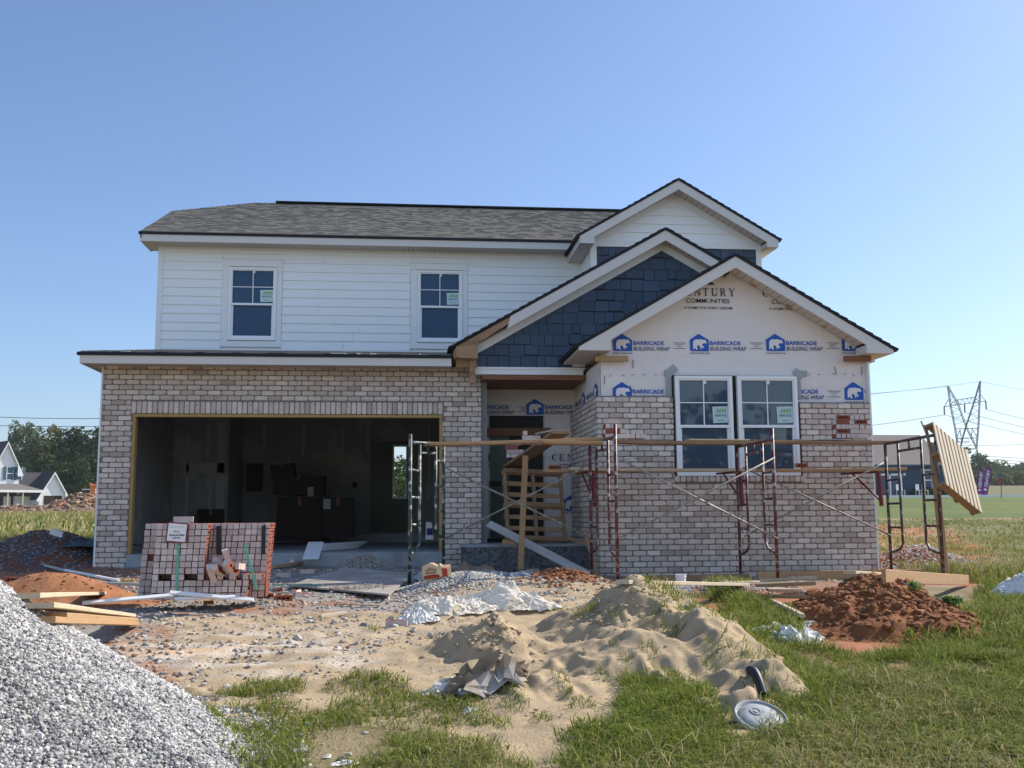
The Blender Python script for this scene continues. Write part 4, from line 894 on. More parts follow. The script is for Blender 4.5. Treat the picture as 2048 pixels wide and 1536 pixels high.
t = MB(); q = PX(490, 1090, SY-.12); q2 = PX(513, 1178, SY-.25); t.bar(q, q2, .022, .006, (0, -1, 0)); tag(t.build('strap', M['strap']), 'loose bright green strap standing up against the brick stack', 'strap')
# scattered and tumbled bricks
GB = 'loose bricks tumbled round the brick stack'
for (x, y, Y, r_) in [(455, 1118, 10.5, (20, 70, 35)), (462, 1136, 10.45, (90, 35, 60)), (437, 1141, 10.5, (80, 20, 70)), (424, 1147, 10.5, (70, 50, 75)), (443, 1130, 10.55, (0, 40, 20)), (478, 1133, 10.55, (0, 5, 80))]:
    loose(PX(x, y, Y), r_, 'brick tumbled in the gap on the front of the brick stack', GB)
for (x, y, r_, lb) in [(527, 1178, (0, 0, 5), 'red brick on top of the small pile at the right foot of the stack'), (531, 1192, (90, 4, -4), 'dark red brick at the right foot of the stack, lower one of the pile'), (549, 1187, (90, -22, 12), 'brick tilted up right of the small pile at the stack foot'), (566, 1197, (90, 0, 15), 'pale edged brick with three holes toward the camera, in the gravel'), (592, 1185, (0, 0, 80), 'brick standing end on in the gravel right of the stack'), (605, 1192, (10, 10, 30), 'reddish brick half sunk in the gravel, right of the end-on one')]:
    g = GP(x, y+6, .05); loose((g[0], g[1], .085), r_, lb, GB)
for (x, y, r_, lb) in [(375, 1034, (0, 0, 8), 'single brick lying on the top of the brick stack')]:
    loose(PX(x-8, y+5, SY+.25), r_, lb, GB)
GD = 'odd bricks on the ground'
for (x, y, z, r_, lb) in [(614, 1133, .2, (0, 0, 20), 'pale brick in the shaded rubble before the garage slab, upright'), (590, 1124, .2, (10, 30, 60), 'dark brick in the shaded rubble before the garage slab'), (566, 1150, .12, (0, 0, -20), 'pale brick in the shade just right of the brick stack'), (640, 1150, .15, (10, 10, 50), 'reddish brick in the shade at the plywood corner'), (671, 1183, .05, (0, 0, 100), 'brick lying alone in the lit gravel below the plywood sheet'), (793, 1262, -.1, (0, 0, -4), 'red brick at the left edge of the white sheeting'), (1052, 1143, .08, (0, 0, 5), 'pale brick on the ground at the foot of the porch step'), (1065, 1136, .1, (0, 0, 5), 'reddish brick leaning at the foot of the porch step'), (1200, 1150, .1, (0, 0, 5), 'brick on the ground at the corner of the bay wall'), (9, 1178, .1, (90, 0, 12), 'red brick with three holes at the far left edge'), (25, 1170, .1, (90, 4, 18), 'red brick leaning on the one at the left edge'), (50, 1163, .14, (0, 0, 20), 'pale dusty brick on the red dirt at left'), (70, 1155, .2, (0, -15, 25), 'pink brick resting tilted on the red dirt at left'), (1587, 1147, .1, (80, 0, 50), 'dark red brick leaning on the foot of the bay wall')]:
    g = GP(x, y+6, z); loose((g[0], g[1], float(ground_z(g[0], g[1]))+.03+(.06 if lb.startswith(('red brick leaning', 'pink')) else 0)), r_, lb, GD)
for k in range(7):
    g = GP(190+k*10.5, 1139, .12); loose((g[0], g[1]+.08, .20), (0, 0, 90+random.uniform(-8, 8)), 'brick of the short row at the foot of the left garage pier', 'row of bricks at the left garage pier')
for k in range(4):
    g = GP(222+k*10.5, 1147, .1); loose((g[0], g[1]+.05, .12), (0, 0, 90+random.uniform(-8, 8)), 'brick of the lower row at the foot of the left garage pier', 'lower row of bricks at the left garage pier')
def pile(rows, x, y, Y, pxw, label, group, holes_rows=()):
    """small pile of bricks on a plank: rows from the bottom, each a list of 'e' (end on) or 's' (side on)"""
    zb = PX(x, y, Y)[2]; 
    for r_, row in enumerate(rows):
        cx = PX(x, y, Y)[0]+(random.uniform(-.01, .015) if r_ else 0)
        for ch in row:
            if ch == 'e': loose((cx+.035, Y, zb+.033+r_*.066), (0, 0, 90+random.uniform(-3, 3)), label, group); cx += .072
            elif ch == 's': loose((cx+.098, Y-.06, zb+.033+r_*.066), (0, 0, random.uniform(-3, 3)), label, group); cx += .198
            elif ch == 'h': loose((cx+.098, Y-.065, zb+.033+r_*.066), (90, 0, random.uniform(-3, 3)), label, group); cx += .198
            elif ch == 'r': loose((cx+.098, Y-.06, zb+.033+r_*.066), (0, 0, 180), label, group); cx += .198
            else: cx += .05
pile(['eeees', 'hees', 'eese', 'reh', 'heee'], 1668, 877, 14.2, 0, 'pale and red brick in the pile at the right end of the top planks', 'brick pile on the right of the top planks')
pile(['eeseee', 're', 'eee', 's'], 1207, 878, 13.35, 0, 'pale brick in the pile on the plank by the red frame', 'brick pile by the red scaffold frame')
pile(['es', 'se', 'e'], 1043, 890, 14.6, 0, 'pale brick in the pile on the inward porch plank, nearer one', 'near brick pile on the porch plank')
pile(['es', 'se', 'r', 'es'], 1012, 916, 16.4, 0, 'brick in the dark pile at the back of the porch plank', 'far brick pile on the porch plank')
loose(PX(1602, 931, 14.6), (90, 0, 4), 'single red brick on the lower plank under the right window', 'odd bricks on the lower planks')
loose(PX(1108, 935, 14.6), (90, 0, 4), 'dark brick at the left end of the lower plank', 'odd bricks on the lower planks')

# ================================================================== GROUND SHEET
def axis_pts(segs):
    out = []
    for a, b, st in segs: out += list(np.arange(a, b, st))
    return np.array(out+[segs[-1][1]])
gx = axis_pts([(-700, -100, 40), (-100, -30, 6), (-30, -9, .8), (-9, 11, .045), (11, 40, .35), (40, 130, 6), (130, 900, 40)])
gy = axis_pts([(-30, 3, 1.5), (3, 15, .045), (15, 22, .12), (22, 60, .25), (60, 180, 4), (180, 1500, 40)])
X, Y = np.meshgrid(gx, gy); Z = ground_z(X, Y)
def ground_col(X, Y):
    w1 = X+.45*fbm(X*1.7, Y*1.7, 21)+.12*fbm(X*9, Y*9, 22); w2 = Y+.45*fbm(X*1.7+9, Y*1.7, 23)+.12*fbm(X*9+4, Y*9, 24)
    n = fbm(X*2.5, Y*2.5, 31); n2 = fbm(X*.35, Y*.35, 33); n3 = fbm(X*10, Y*10, 35, 3)
    C = np.empty(X.shape+(3,)); 
    def put(mask, col): C[mask] = np.broadcast_to(col, C.shape)[mask] if not isinstance(col, np.ndarray) or col.ndim == 1 else col[mask]
    def mixc(a, b, t): t = np.clip(t, 0, 1)[..., None]; return np.array(a)*(1-t)+np.array(b)*t
    base = mixc((.17, .14, .07), (.26, .205, .12), n*3+.5); C[:] = base
    farL = (Y > 17.5) & (X < 2); C[farL] = mixc((.205, .19, .075), (.265, .225, .115), n2*3+.5+n*.6)[farL]
    farR = (Y > 15) & (X >= 2); C[farR] = mixc((.115, .12, .04), (.20, .165, .08), n2*3+.45+n*1.0+n3*.6)[farR]
    lawn = (w2 > 34.5) & (Y < 86) & (X > 5); C[lawn] = mixc((.065, .10, .012), (.115, .14, .024), n2*2+.5+n*.9+n3*.5)[lawn]
    tan = (w2 > 33.6) & (w2 <= 34.6) & (X > 5); C[tan] = (.29, .20, .11)
    fr = (Y > 90) & (X > 5); C[fr] = mixc((.16, .125, .055), (.10, .11, .035), n2*3+.4)[fr]
    strip = (w2 > 100) & (w2 < 116) & (X < 0); C[strip] = (.34, .19, .09)
    dr = inpoly(w1, w2, P_DRIVE); C[dr] = mixc((.27, .245, .22), (.31, .15, .075), n*4+.25+n3*1.2)[dr]
    shade = (Y > 12.3) & (Y < 16.6) & (X > -4.9) & (X < 7.3); C[shade] = mixc((.24, .235, .23), (.27, .17, .11), n*3+.2)[shade]  # grey dirt on the ground along the house front
    for P, a, b in ((P_CLAYL, (.30, .135, .065), (.24, .10, .045)), (P_CLAYR, (.34, .14, .07), (.24, .16, .10)), (P_CLAYB, (.33, .115, .05), (.28, .2, .15))):
        q = inpoly(w1, w2, P); C[q] = mixc(a, b, n*3+.4)[q]
    sd = inpoly(w1, w2, P_SAND); C[sd] = mixc((.40, .305, .19), (.335, .255, .16), n*2.5+.4)[sd]
    a = GP(500, 1300, -.1); wh = np.exp(-((X-a[0])/1.3)**2-((Y-a[1])/.75)**2)*(fbm(X*2.2, Y*7, 41)*4+.5); C = mixc(C, (.52, .47, .40), np.where(inpoly(X, Y, P_SAND) | dr, wh, 0)*1.2)
    ow = np.exp(-((X-GP(360, 1300, -.1)[0])/.5)**2-((Y-GP(360, 1303, -.1)[1])/.14)**2); C = mixc(C, (.62, .40, .22), ow*.8)
    return C
C = ground_col(X, Y)
q = inpoly(X, Y, P_SAND); Z = Z+np.where(q, .07*np.abs(fbm(X*2.6, Y*3.6, 51, 3))+.045*fbm(X*7, Y*9, 52, 2)-.10*np.clip(vn(X*4.5, Y*5.5, 53)-.62, 0, 1), 0)
nx, ny = len(gx), len(gy); i = (np.arange(ny-1)[:, None]*nx+np.arange(nx-1)[None]); F = np.stack([i, i+1, i+nx+1, i+nx], -1).reshape(-1, 4)
g = bulk('ground', np.stack([X, Y, Z], -1).reshape(-1, 3), F, M['ground'], smooth=True, pcol=C.reshape(-1, 3)); g['kind'] = 'structure'
# road beyond the lawn at the right
t = MB(); 
for k in range(20):
    a, b = 14+k*8, 14+(k+1)*8; Yr = lambda x: 79+(x-40)*.05
    z0, z1 = [float(base_z(x, Yr(x)))+.03 for x in (a, b)]
    t.add([(a, Yr(a)-2.4, float(base_z(a, Yr(a)-2.4))+.03), (b, Yr(b)-2.4, float(base_z(b, Yr(b)-2.4))+.03), (b, Yr(b)+3.5, float(base_z(b, Yr(b)+3.5))+.05), (a, Yr(a)+3.5, float(base_z(a, Yr(a)+3.5))+.05)], [(0, 1, 2, 3)])
tag(t.build('road', M['asphalt']), kind='structure')
t = MB()
for k in range(20): a, b = 14+k*8, 22+k*8; t.hexa([(a, Yr(a)-2.75, base_z(a, Yr(a)-2.4)-.1), (b, Yr(b)-2.75, base_z(b, Yr(b)-2.4)-.1), (b, Yr(b)-2.42, base_z(b, Yr(b)-2.4)-.1), (a, Yr(a)-2.42, base_z(a, Yr(a)-2.4)-.1), (a, Yr(a)-2.75, base_z(a, Yr(a)-2.4)+.16), (b, Yr(b)-2.75, base_z(b, Yr(b)-2.4)+.16), (b, Yr(b)-2.42, base_z(b, Yr(b)-2.4)+.16), (a, Yr(a)-2.42, base_z(a, Yr(a)-2.4)+.16)])
tag(t.build('kerb', M['farwhite']), kind='structure')

# ================================================================== STONES (helper), PILES
ph = (1+5**.5)/2
ICO = np.array([(-1, ph, 0), (1, ph, 0), (-1, -ph, 0), (1, -ph, 0), (0, -1, ph), (0, 1, ph), (0, -1, -ph), (0, 1, -ph), (ph, 0, -1), (ph, 0, 1), (-ph, 0, -1), (-ph, 0, 1)])/1.9
ICF = np.array([(0, 11, 5), (0, 5, 1), (0, 1, 7), (0, 7, 10), (0, 10, 11), (1, 5, 9), (5, 11, 4), (11, 10, 2), (10, 7, 6), (7, 1, 8), (3, 9, 4), (3, 4, 2), (3, 2, 6), (3, 6, 8), (3, 8, 9), (4, 9, 5), (2, 4, 11), (6, 2, 10), (8, 6, 7), (9, 8, 1)])
TEMPL = [ICO*(1+rng.uniform(-.38, .25, (12, 1)))*rng.uniform(.7, 1.2, (1, 3)) for _ in range(14)]
def stone_geo(P, size, cols, flat=.75):
    N = len(P); T = np.stack(TEMPL)[rng.integers(0, 14, N)]; q = rng.normal(size=(N, 4)); q /= np.linalg.norm(q, axis=1)[:, None]; w_, x, y, z = q.T
    Rm = np.stack([1-2*(y*y+z*z), 2*(x*y-z*w_), 2*(x*z+y*w_), 2*(x*y+z*w_), 1-2*(x*x+z*z), 2*(y*z-x*w_), 2*(x*z-y*w_), 2*(y*z+x*w_), 1-2*(x*x+y*y)], -1).reshape(N, 3, 3)
    V = np.einsum('nij,nkj->nki', Rm, T)*size[:, None, None]*.5; V[:, :, 2] *= flat; V = V+P[:, None, :]
    F = ICF[None]+(np.arange(N)*12)[:, None, None]; return V.reshape(-1, 3), F.reshape(-1, 3), np.repeat(cols, 20, axis=0)
def stone_cols(N, pal, jit=.15):
    pal = np.array(pal); c = pal[rng.integers(0, len(pal), N)]; return c*rng.uniform(1-jit, 1+jit, (N, 1))
WHITE_GR = [(.52, .50, .48), (.60, .58, .55), (.43, .42, .41), (.68, .66, .63), (.34, .34, .345), (.52, .50, .46), (.24, .24, .245)]
GREY_GR = [(.34, .32, .30), (.24, .23, .22), (.40, .36, .31), (.17, .165, .16), (.40, .31, .23), (.30, .21, .15), (.46, .43, .39)]
def height_patch(name, x0, x1, y0, y1, st, hfun, m, label, cat, smooth=True, colfun=None):
    xs, ys = np.arange(x0, x1, st), np.arange(y0, y1, st); X, Y = np.meshgrid(xs, ys); H = hfun(X, Y); Z = ground_z(X, Y)+H
    nx, ny = len(xs), len(ys); i = (np.arange(ny-1)[:, None]*nx+np.arange(nx-1)[None]); F = np.stack([i, i+1, i+nx+1, i+nx], -1).reshape(-1, 4)
    Hm = H.reshape(-1); keep = (Hm[F].max(1) > -.03); F = F[keep]; used, inv = np.unique(F, return_inverse=True); V = np.stack([X, Y, Z], -1).reshape(-1, 3)[used]
    cx, cy = V[:, 0].mean(), V[:, 1].mean()
    o = bulk(name, V, inv.reshape(F.shape), m, smooth=smooth, pcol=colfun(V[:, 0], V[:, 1]) if colfun else None, org=(cx, cy, float(base_z(cx, cy))))
    return tag(o, label, cat)
# big grey gravel pile in the left foreground
GCX, GCY, GR_ = -3.35, 5.2, 2.58
def h_gravel(x, y):
    ang = np.arctan2(y-GCY, x-GCX); r = np.hypot(x-GCX, y-GCY)+.30*fbm(ang*2.2+4, r_0(x, y)*.8, 61, 3)+.10*fbm(x*3, y*3, 62, 3)
    h = .74*(GR_-r); return np.where(h < .25, h*.5+.25*.5*np.clip(h/.25, 0, 1), h)*np.where(h < 0, 1, 1)+.05*np.abs(fbm(x*2.2, y*2.2, 64, 3))+.03*fbm(x*9, y*9, 63, 2)
def r_0(x, y): return np.hypot(x-GCX, y-GCY)
gp_ = height_patch('gravel_pile', GCX-3, GCX+3.3, 3.0, GCY+3.3, .04, h_gravel, M['gravelbed'], 'large pile of pale grey crushed stone in the left foreground', 'gravel pile')
N = 260000; x = rng.uniform(-4.6, .3, N); y = rng.uniform(3.6, 8.2, N); h = h_gravel(x, y); k = (h > -.02-.10*rng.random(N)**2) & (x < -.1*y+.6) & (np.hypot(x-GCX, y-GCY) > .3)
vis = (x/y > -.75); k &= vis; x, y, h = x[k], y[k], h[k]; s_ = (.008+.019*rng.random(len(x))**1.4)*np.where(rng.random(len(x)) < .05, 1.5, 1); h = np.maximum(h, 0)
V, F, Cc = stone_geo(np.stack([x, y, ground_z(x, y)+h+s_*rng.uniform(-.1, .45, len(x))], -1), s_, stone_cols(len(x), WHITE_GR)*(.72+.55*np.clip(fbm(x*1.3, y*1.3, 66)+.25, 0, .6))[:, None], .8)
tag(bulk('stones', V, F, M['stone'], gp_, fcol=Cc), kind='stuff')
# stones strewn over the driveway and around
N = 40000; x = rng.uniform(-7, 4, N); y = rng.uniform(7.0, 15.8, N); x2_ = x+.4*fbm(x*2, y*2, 71); k = inpoly(x2_, y, P_DRIVE) | ((y > 12.5) & (x > -4.8) & (rng.random(N) < .5)); k &= (fbm(x*1.5, y*1.5, 72) > -.12+rng.uniform(-.1, .1, N)); x, y = x[k], y[k]
s_ = (.009+.055*rng.random(len(x))**3.4)*np.where(rng.random(len(x)) < .03, 1.7, 1)
a = stone_geo(np.stack([x, y, ground_z(x, y)+s_*.1], -1), s_, stone_cols(len(x), GREY_GR), .65)
N = 1500; x = rng.uniform(-3, 0, N); y = rng.uniform(4.6, 9.4, N); c_ = GP(480, 1400, -.25); k = np.exp(-((x-c_[0]-.2)/.6)**2-((y-c_[1])/1.3)**2) > rng.random(N); x, y = x[k], y[k]; s2 = rng.uniform(.02, .06, len(x))
b = stone_geo(np.stack([x, y, ground_z(x, y)+s2*.15], -1), s2, stone_cols(len(x), GREY_GR), .6)
N = 900; x = rng.uniform(-3, 3, N); y = rng.uniform(6.3, 9.2, N); k = inpoly(x, y, P_SAND) & (rng.random(N) < .7); x, y = x[k], y[k]; s3 = rng.uniform(.008, .03, len(x))
c = stone_geo(np.stack([x, y, ground_z(x, y)+.02], -1), s3, stone_cols(len(x), GREY_GR), .6)
V = np.concatenate([a[0], b[0], c[0]]); F = np.concatenate([a[1], b[1]+len(a[0]), c[1]+len(a[0])+len(b[0])])
tag(bulk('loose_stones', V, F, M['stone'], fcol=np.concatenate([a[2], b[2], c[2]])), 'grey and tan broken stones strewn over the driveway', 'stones', kind='stuff')
def stone_mound(name, label, px, py, Yc, sx, sy, N, size, pal, h0=0., spread=1., base=None, cat='gravel mound'):
    """gravel heap: low solid mound with stones all over it"""
    c = PX(px, py, Yc); cx, cy = c[0], Yc; zt = c[2]-float(ground_z(cx, cy)) if h0 == 0 else h0
    hf = lambda x, y: zt*np.exp(-((x-cx)/sx)**2-((y-cy)/sy)**2)*(1+.25*fbm(x*5, y*5, int(px)))-.02
    o = height_patch(name, cx-2.2*sx, cx+2.2*sx, cy-2.2*sy, cy+2.2*sy, .05, hf, base or M['gravelbed'], label, cat)
    x = rng.normal(cx, sx*.8*spread, N); y = rng.normal(cy, sy*.8*spread, N); s = rng.uniform(size*.5, size*1.3, N)
    V, F, Cc = stone_geo(np.stack([x, y, ground_z(x, y)+np.maximum(hf(x, y), 0)+s*.15], -1), s, stone_cols(N, pal), .8); tag(bulk('stones', V, F, M['stone'], o, fcol=Cc), kind='stuff'); return o
TAN_GR = [(.52, .50, .45), (.44, .42, .38), (.58, .56, .52), (.36, .33, .29)]
stone_mound('gravel_mound', 'low pale gravel mound in front of the porch, left of the reddish one', 928, 1166, 12.1, .55, .40, 5200, .028, TAN_GR, h0=.05)
stone_mound('gravel_mound', 'low gravel ridge in front of the bay wall, between the boards and the grass', 1440, 1182, 11.8, .50, .24, 2600, .028, WHITE_GR, h0=.04)
stone_mound('gravel_mound', 'fine grey gravel heap in the shade before the garage slab', 728, 1106, 15.4, .36, .42, 2400, .026, GREY_GR)
stone_mound('gravel_mound', 'grey gravel and red dirt heap on the grass right of the house', 1838, 1092, 17.0, .72, .9, 3200, .055, [(.42, .41, .40), (.50, .49, .47), (.34, .30, .27), (.34, .15, .09), (.36, .17, .10)], base=M['clay'])
stone_mound('clay_mound', 'low reddish mound of dirt chunks in front of the porch step', 1132, 1160, 12.3, .56, .36, 700, .05, [(.36, .15, .075), (.28, .12, .06), (.22, .10, .06)], base=M['clay'], h0=.06, cat='dirt mound')
stone_mound('clay_mound', 'smooth orange dirt mound at the left, in front of the garage corner', 105, 1140, 11.6, .75, .42, 160, .03, [(.30, .14, .07), (.33, .17, .09)], base=mat('orange_clay', (.34, .15, .07), .95, .2, 5, (.27, .11, .05), 3, .5, .6, .01, 40), cat='dirt mound')
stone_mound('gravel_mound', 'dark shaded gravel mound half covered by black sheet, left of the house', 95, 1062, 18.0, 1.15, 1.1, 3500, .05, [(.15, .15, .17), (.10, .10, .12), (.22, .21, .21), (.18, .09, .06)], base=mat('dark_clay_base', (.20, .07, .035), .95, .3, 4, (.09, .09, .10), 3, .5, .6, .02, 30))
# red dirt pile right
rc = PX(1768, 1164, 9.4)
def h_red(x, y):
    dx, dy = x-rc[0], y-rc[1]; r = np.sqrt((np.where(dx > 0, dx/.74, dx/.92))**2+(dy/1.2)**2); h = (rc[2]+.13)*np.clip(1-r*.93, -.1, 1)+.42*np.clip(1-np.hypot((dx+.7)/.75, (dy+.6)/.8), 0, 1)*.4
    h = h+.20*fbm(x*2.4, y*2.4, 81, 5)*sm(-.05, .2, h)+.10*np.clip(vn(x*5, y*5, 84)-.55, 0, 1)*sm(0, .15, h)*2+.035*np.abs(fbm(x*13, y*13, 83, 4)); return h-.02
redp = height_patch('dirt_pile', rc[0]-1.5, rc[0]+1.5, rc[1]-1.7, rc[1]+1.5, .018, h_red, M['clay'], 'lumpy pile of dark red dirt on the grass in front of the bay', 'dirt pile', smooth=False)
N = 3500; x = rng.normal(rc[0]-.1, .5, N); y = rng.normal(rc[1]-.2, .5, N); h = h_red(x, y); k = h > 0; x, y, h = x[k], y[k], h[k]; s_ = .008+.09*rng.random(len(x))**4
V, F, Cc = stone_geo(np.stack([x, y, ground_z(x, y)+h+s_*.1], -1), s_, stone_cols(len(x), [(.22, .085, .03), (.17, .065, .025), (.28, .12, .045)]), .7); tag(bulk('clods', V, F, M['stone'], redp, fcol=Cc), kind='stuff')
# sand pile
sa, sb = PX(1282, 1154, 8.6), PX(978, 1226, 8.2)
def h_sand(x, y):
    wx = x+.10*fbm(x*2, y*2, 91); wy = y+.10*fbm(x*2+5, y*2, 92)
    def cone(c, sl, sx=1., sy=1., z=None): r = np.sqrt(((wx-c[0])/sx)**2+((wy-c[1])/sy)**2+.0012); return (c[2]+.10 if z is None else z)-sl*(r-.06)
    A_ = cone(sa, .57, 1.0, 1.15, sa[2]+.15); B_ = cone(sb, .64, 1.0, 1.05, sb[2]+.17); a2 = (sa[0]+.40, sa[1]-.85)
    C_ = cone((a2[0]-.08, a2[1], 0), .54, .85, 1.35, .44); D_ = cone((sa[0]+.42, sa[1]-1.75, 0), .50, .75, 1.1, .27)
    E_ = cone((sa[0]-.25, sa[1]-1.0, 0), .40, 1.2, 1.1, .33); G_ = cone((sb[0]+.2, sb[1]-1.25, 0), .38, 1.5, .9, .18); H_ = cone((sb[0]-.85, sb[1]-.9, 0), .30, 1.4, .8, .12); I_ = cone((sa[0]+.1, sa[1]-2.2, 0), .36, 1.4, .7, .17)
    sv = [A_, B_, C_, D_, E_, G_, H_, I_]; kk = 40.; h = np.log(sum(np.exp(kk*np.clip(s_, -1, 2)) for s_ in sv))/kk
    h = h-.03-.55*np.clip(x-(sa[0]+.80)-.12*(7.6-y), 0, 2); h = np.where(h < .10, .10*np.exp((h-.10)/.10), h)-.022
    q = sm(0, .08, h); gul = np.abs(fbm((x-sa[0])*5.5+1.4*(y-sa[1]), (y-sa[1])*1.3, 94, 3)); rp = 1-np.abs(2*vn(x*2.9+.8*y, y*4.6-x*.8, 97)-1)
    rq = 1-np.abs(2*vn(x*6.1+1.5*y, y*7.3-x*1.3, 99)-1); h = h+q*(.06*fbm(x*2.3, y*3.0, 93, 3)-.10*gul+.055*(rp**2-.4)+.022*(rq**2-.4))
    dents = np.clip(vn(x*5.2, y*6.0, 95)-.60, 0, 1); h = h-.20*dents*q*sm(.5, .3, h)+.024*fbm(x*15, y*15, 98, 3)*q
    top = np.exp(-((x-sb[0]-.04)/.17)**2-((y-sb[1]+.14)/.2)**2)+np.exp(-((x-sa[0]+.36)/.36)**2-((y-sa[1]+.35)/.28)**2); h = h+top*(.14*np.abs(fbm(x*8, y*8, 96, 4))-.01); return h
height_patch('sand_pile', sa[0]-2.7, sa[0]+2.0, 5.2, 10.4, .018, h_sand, M['sand'], 'two peaked pile of tan sand with grass growing up its right side', 'sand pile')
def surf_z(x, y):
    return ground_z(x, y)+np.maximum(0, np.maximum(h_sand(x, y), np.maximum(h_red(x, y), h_gravel(x, y))))
# clods on the sand peaks
N = 900; x = np.concatenate([rng.normal(sb[0]+.0, .18, N//3), rng.normal(sa[0]-.28, .28, N//3), rng.uniform(-2, 3, N//3)]); y = np.concatenate([rng.normal(sb[1]-.18, .18, N//3), rng.normal(sa[1]-.25, .3, N//3), rng.uniform(6, 9, N//3)]); s_ = .008+.05*rng.random(N)**3
V, F, Cc = stone_geo(np.stack([x, y, ground_z(x, y)+h_sand(x, y)], -1), s_, stone_cols(N, [(.36, .28, .19), (.30, .24, .17)]), .7); sp_ = bpy.data.objects['sand_pile']
Nb = 26; xb = np.concatenate([rng.normal(sb[0]+.02, .10, Nb//2), rng.normal(sa[0]-.22, .22, Nb//2)]); yb_ = np.concatenate([rng.normal(sb[1]-.16, .08, Nb//2), rng.normal(sa[1]-.28, .12, Nb//2)]); q2 = stone_geo(np.stack([xb, yb_, ground_z(xb, yb_)+h_sand(xb, yb_)], -1), rng.uniform(.04, .10, Nb), stone_cols(Nb, [(.34, .26, .165), (.38, .29, .18)]), .7); F = np.concatenate([F, q2[1]+len(V)]); V = np.concatenate([V, q2[0]]); Cc = np.concatenate([Cc, q2[2]]); tag(bulk('sand_clods', V, F, M['stone'], sp_, fcol=Cc), kind='stuff')

# ================================================================== LITTER AND SMALL THINGS
def crumple(name, cx, cy, rx, ry, h, seed, m, label, cat, rot=0., n=64, lift=.0, fold=5., jit_=.5, cr_=.16, smooth=False):
    u, v = np.meshgrid(np.linspace(-1, 1, n), np.linspace(-1, 1, n)); r = np.maximum(np.abs(u), np.abs(v)); rr = np.hypot(u, v)+1e-6; k = r/rr; U, V_ = u*k, v*k; R_ = np.hypot(U, V_)
    ang = np.arctan2(V_, U); lim = 1+.55*fbm(np.cos(ang)*1.6+seed, np.sin(ang)*1.6, seed, 3); rj = np.random.default_rng(seed); U, V_ = U*lim, V_*lim; U = U+rj.normal(0, jit_/n, U.shape)*2; V_ = V_+rj.normal(0, jit_/n, U.shape)*2
    c, s = math.cos(rot), math.sin(rot); x = cx+c*U*rx-s*V_*ry; y = cy+s*U*rx+c*V_*ry
    rid = 1-np.abs(fbm(U*fold+seed, V_*fold, seed+1, 2))*5; rid2 = 1-np.abs(fbm(U*fold*2.2+3, V_*fold*2.2+seed, seed+2, 2))*5
    fw = U*fold*.55+1.3*fbm(U*1.2, V_*1.2, seed+8, 2); gw = V_*fold*.55+1.3*fbm(U*1.2+4, V_*1.2, seed+9, 2)
    rid = 1-2.6*np.abs(2*(vn(fw, gw*.5, seed+1)-.5)); rid2 = 1-2*np.abs(2*(vn(fw*1.2+gw*2.0, gw*1.1-fw, seed+2)-.5))
    rid3 = np.abs(fbm(U*fold*1.6+2*V_, V_*fold*1.6-U, seed+12, 3))
    cr = cr_*min(rx, ry); H = h*(1-R_**2*.9)*(.35+1.9*(fbm(U*1.5, V_*1.5, seed+5, 2)+.2))+cr*(.75*rid+.55*rid2+2.0*rid3+rj.normal(0, .34, R_.shape)*jit_)*(1.1-.7*R_)
    x = x+.12*rx*fbm(V_*4, U*4, seed+7, 2); z = surf_z(x, y)+np.maximum(H, .004)+lift
    V = np.stack([x, y, z], -1).reshape(-1, 3); i = (np.arange(n-1)[:, None]*n+np.arange(n-1)[None]); F = np.stack([i, i+1, i+n+1, i+n], -1).reshape(-1, 4)
    o = bulk(name, V, F, m, smooth=smooth, org=(cx, cy, float(surf_z(np.array(cx), np.array(cy))))); return tag(o, label, cat)
def at(px, py, z=0.):
    v = ray(px, py); v = v/v[1]; yy = np.arange(4.2, 20, .01); d = CZ+v[2]*yy-surf_z(v[0]*yy, yy); k = np.where(d < 0)[0]; k = k[0] if len(k) else len(yy)-1
    return (v[0]*yy[k], yy[k], CZ+v[2]*yy[k])
g = at(900, 1228, .05); crumple('plastic_sheet', g[0], g[1], .50, .26, .22, 3, M['plastic'], 'large crumpled cream white plastic sheet on the ground behind the small sand peak', 'plastic sheet', .1, 46, cr_=.2)
g = at(1010, 1222, .05); crumple('plastic_sheet', g[0], g[1]+.15, .58, .24, .20, 14, M['plastic'], 'stained right half of the plastic sheeting, reaching toward the big sand peak', 'plastic sheet', -.12, 44, cr_=.2)
g = at(840, 1243, .0); crumple('plastic_sheet', g[0], g[1], .2, .15, .12, 23, M['plasticw'], 'bunched white plastic at the left end of the sheeting', 'plastic sheet', .2, 26, cr_=.25)
g = at(948, 1372, -.1); crumple('paper_sack', g[0]+.05, g[1], .31, .19, .10, 31, M['bag'], 'torn brown and grey cement sack crumpled on the sand', 'paper sack', .25, 17, fold=2.2, cr_=.4, jit_=1.1)
g = at(900, 1382, -.1); crumple('paper_sack', g[0], g[1], .17, .09, .08, 37, M['plasticw'], 'grey white torn sack piece left of the brown sack on the sand', 'paper sack', .1, 11, fold=2, cr_=.4, jit_=1.)
g = at(1556, 1272, 0.); crumple('plastic_sheet', g[0], g[1]+.15, .40, .16, .05, 41, M['plasticw'], 'white crumpled sheet in the grass between sand pile and red dirt', 'plastic sheet', .1, 38, cr_=.2)
g = at(1596, 1284, 0.); crumple('plastic_sheet', g[0], g[1]+.05, .24, .2, .13, 45, M['plasticw'], 'white bag slumped against the left foot of the red dirt pile', 'plastic bag', .8, 22, cr_=.18, jit_=.9)
g = at(2035, 1200, 0.); crumple('white_tarp', g[0]+.12, g[1], .42, .3, .24, 51, M['plasticw'], 'white tarp mound in the tall grass at the right edge', 'tarp', .0, 26, fold=1.5)
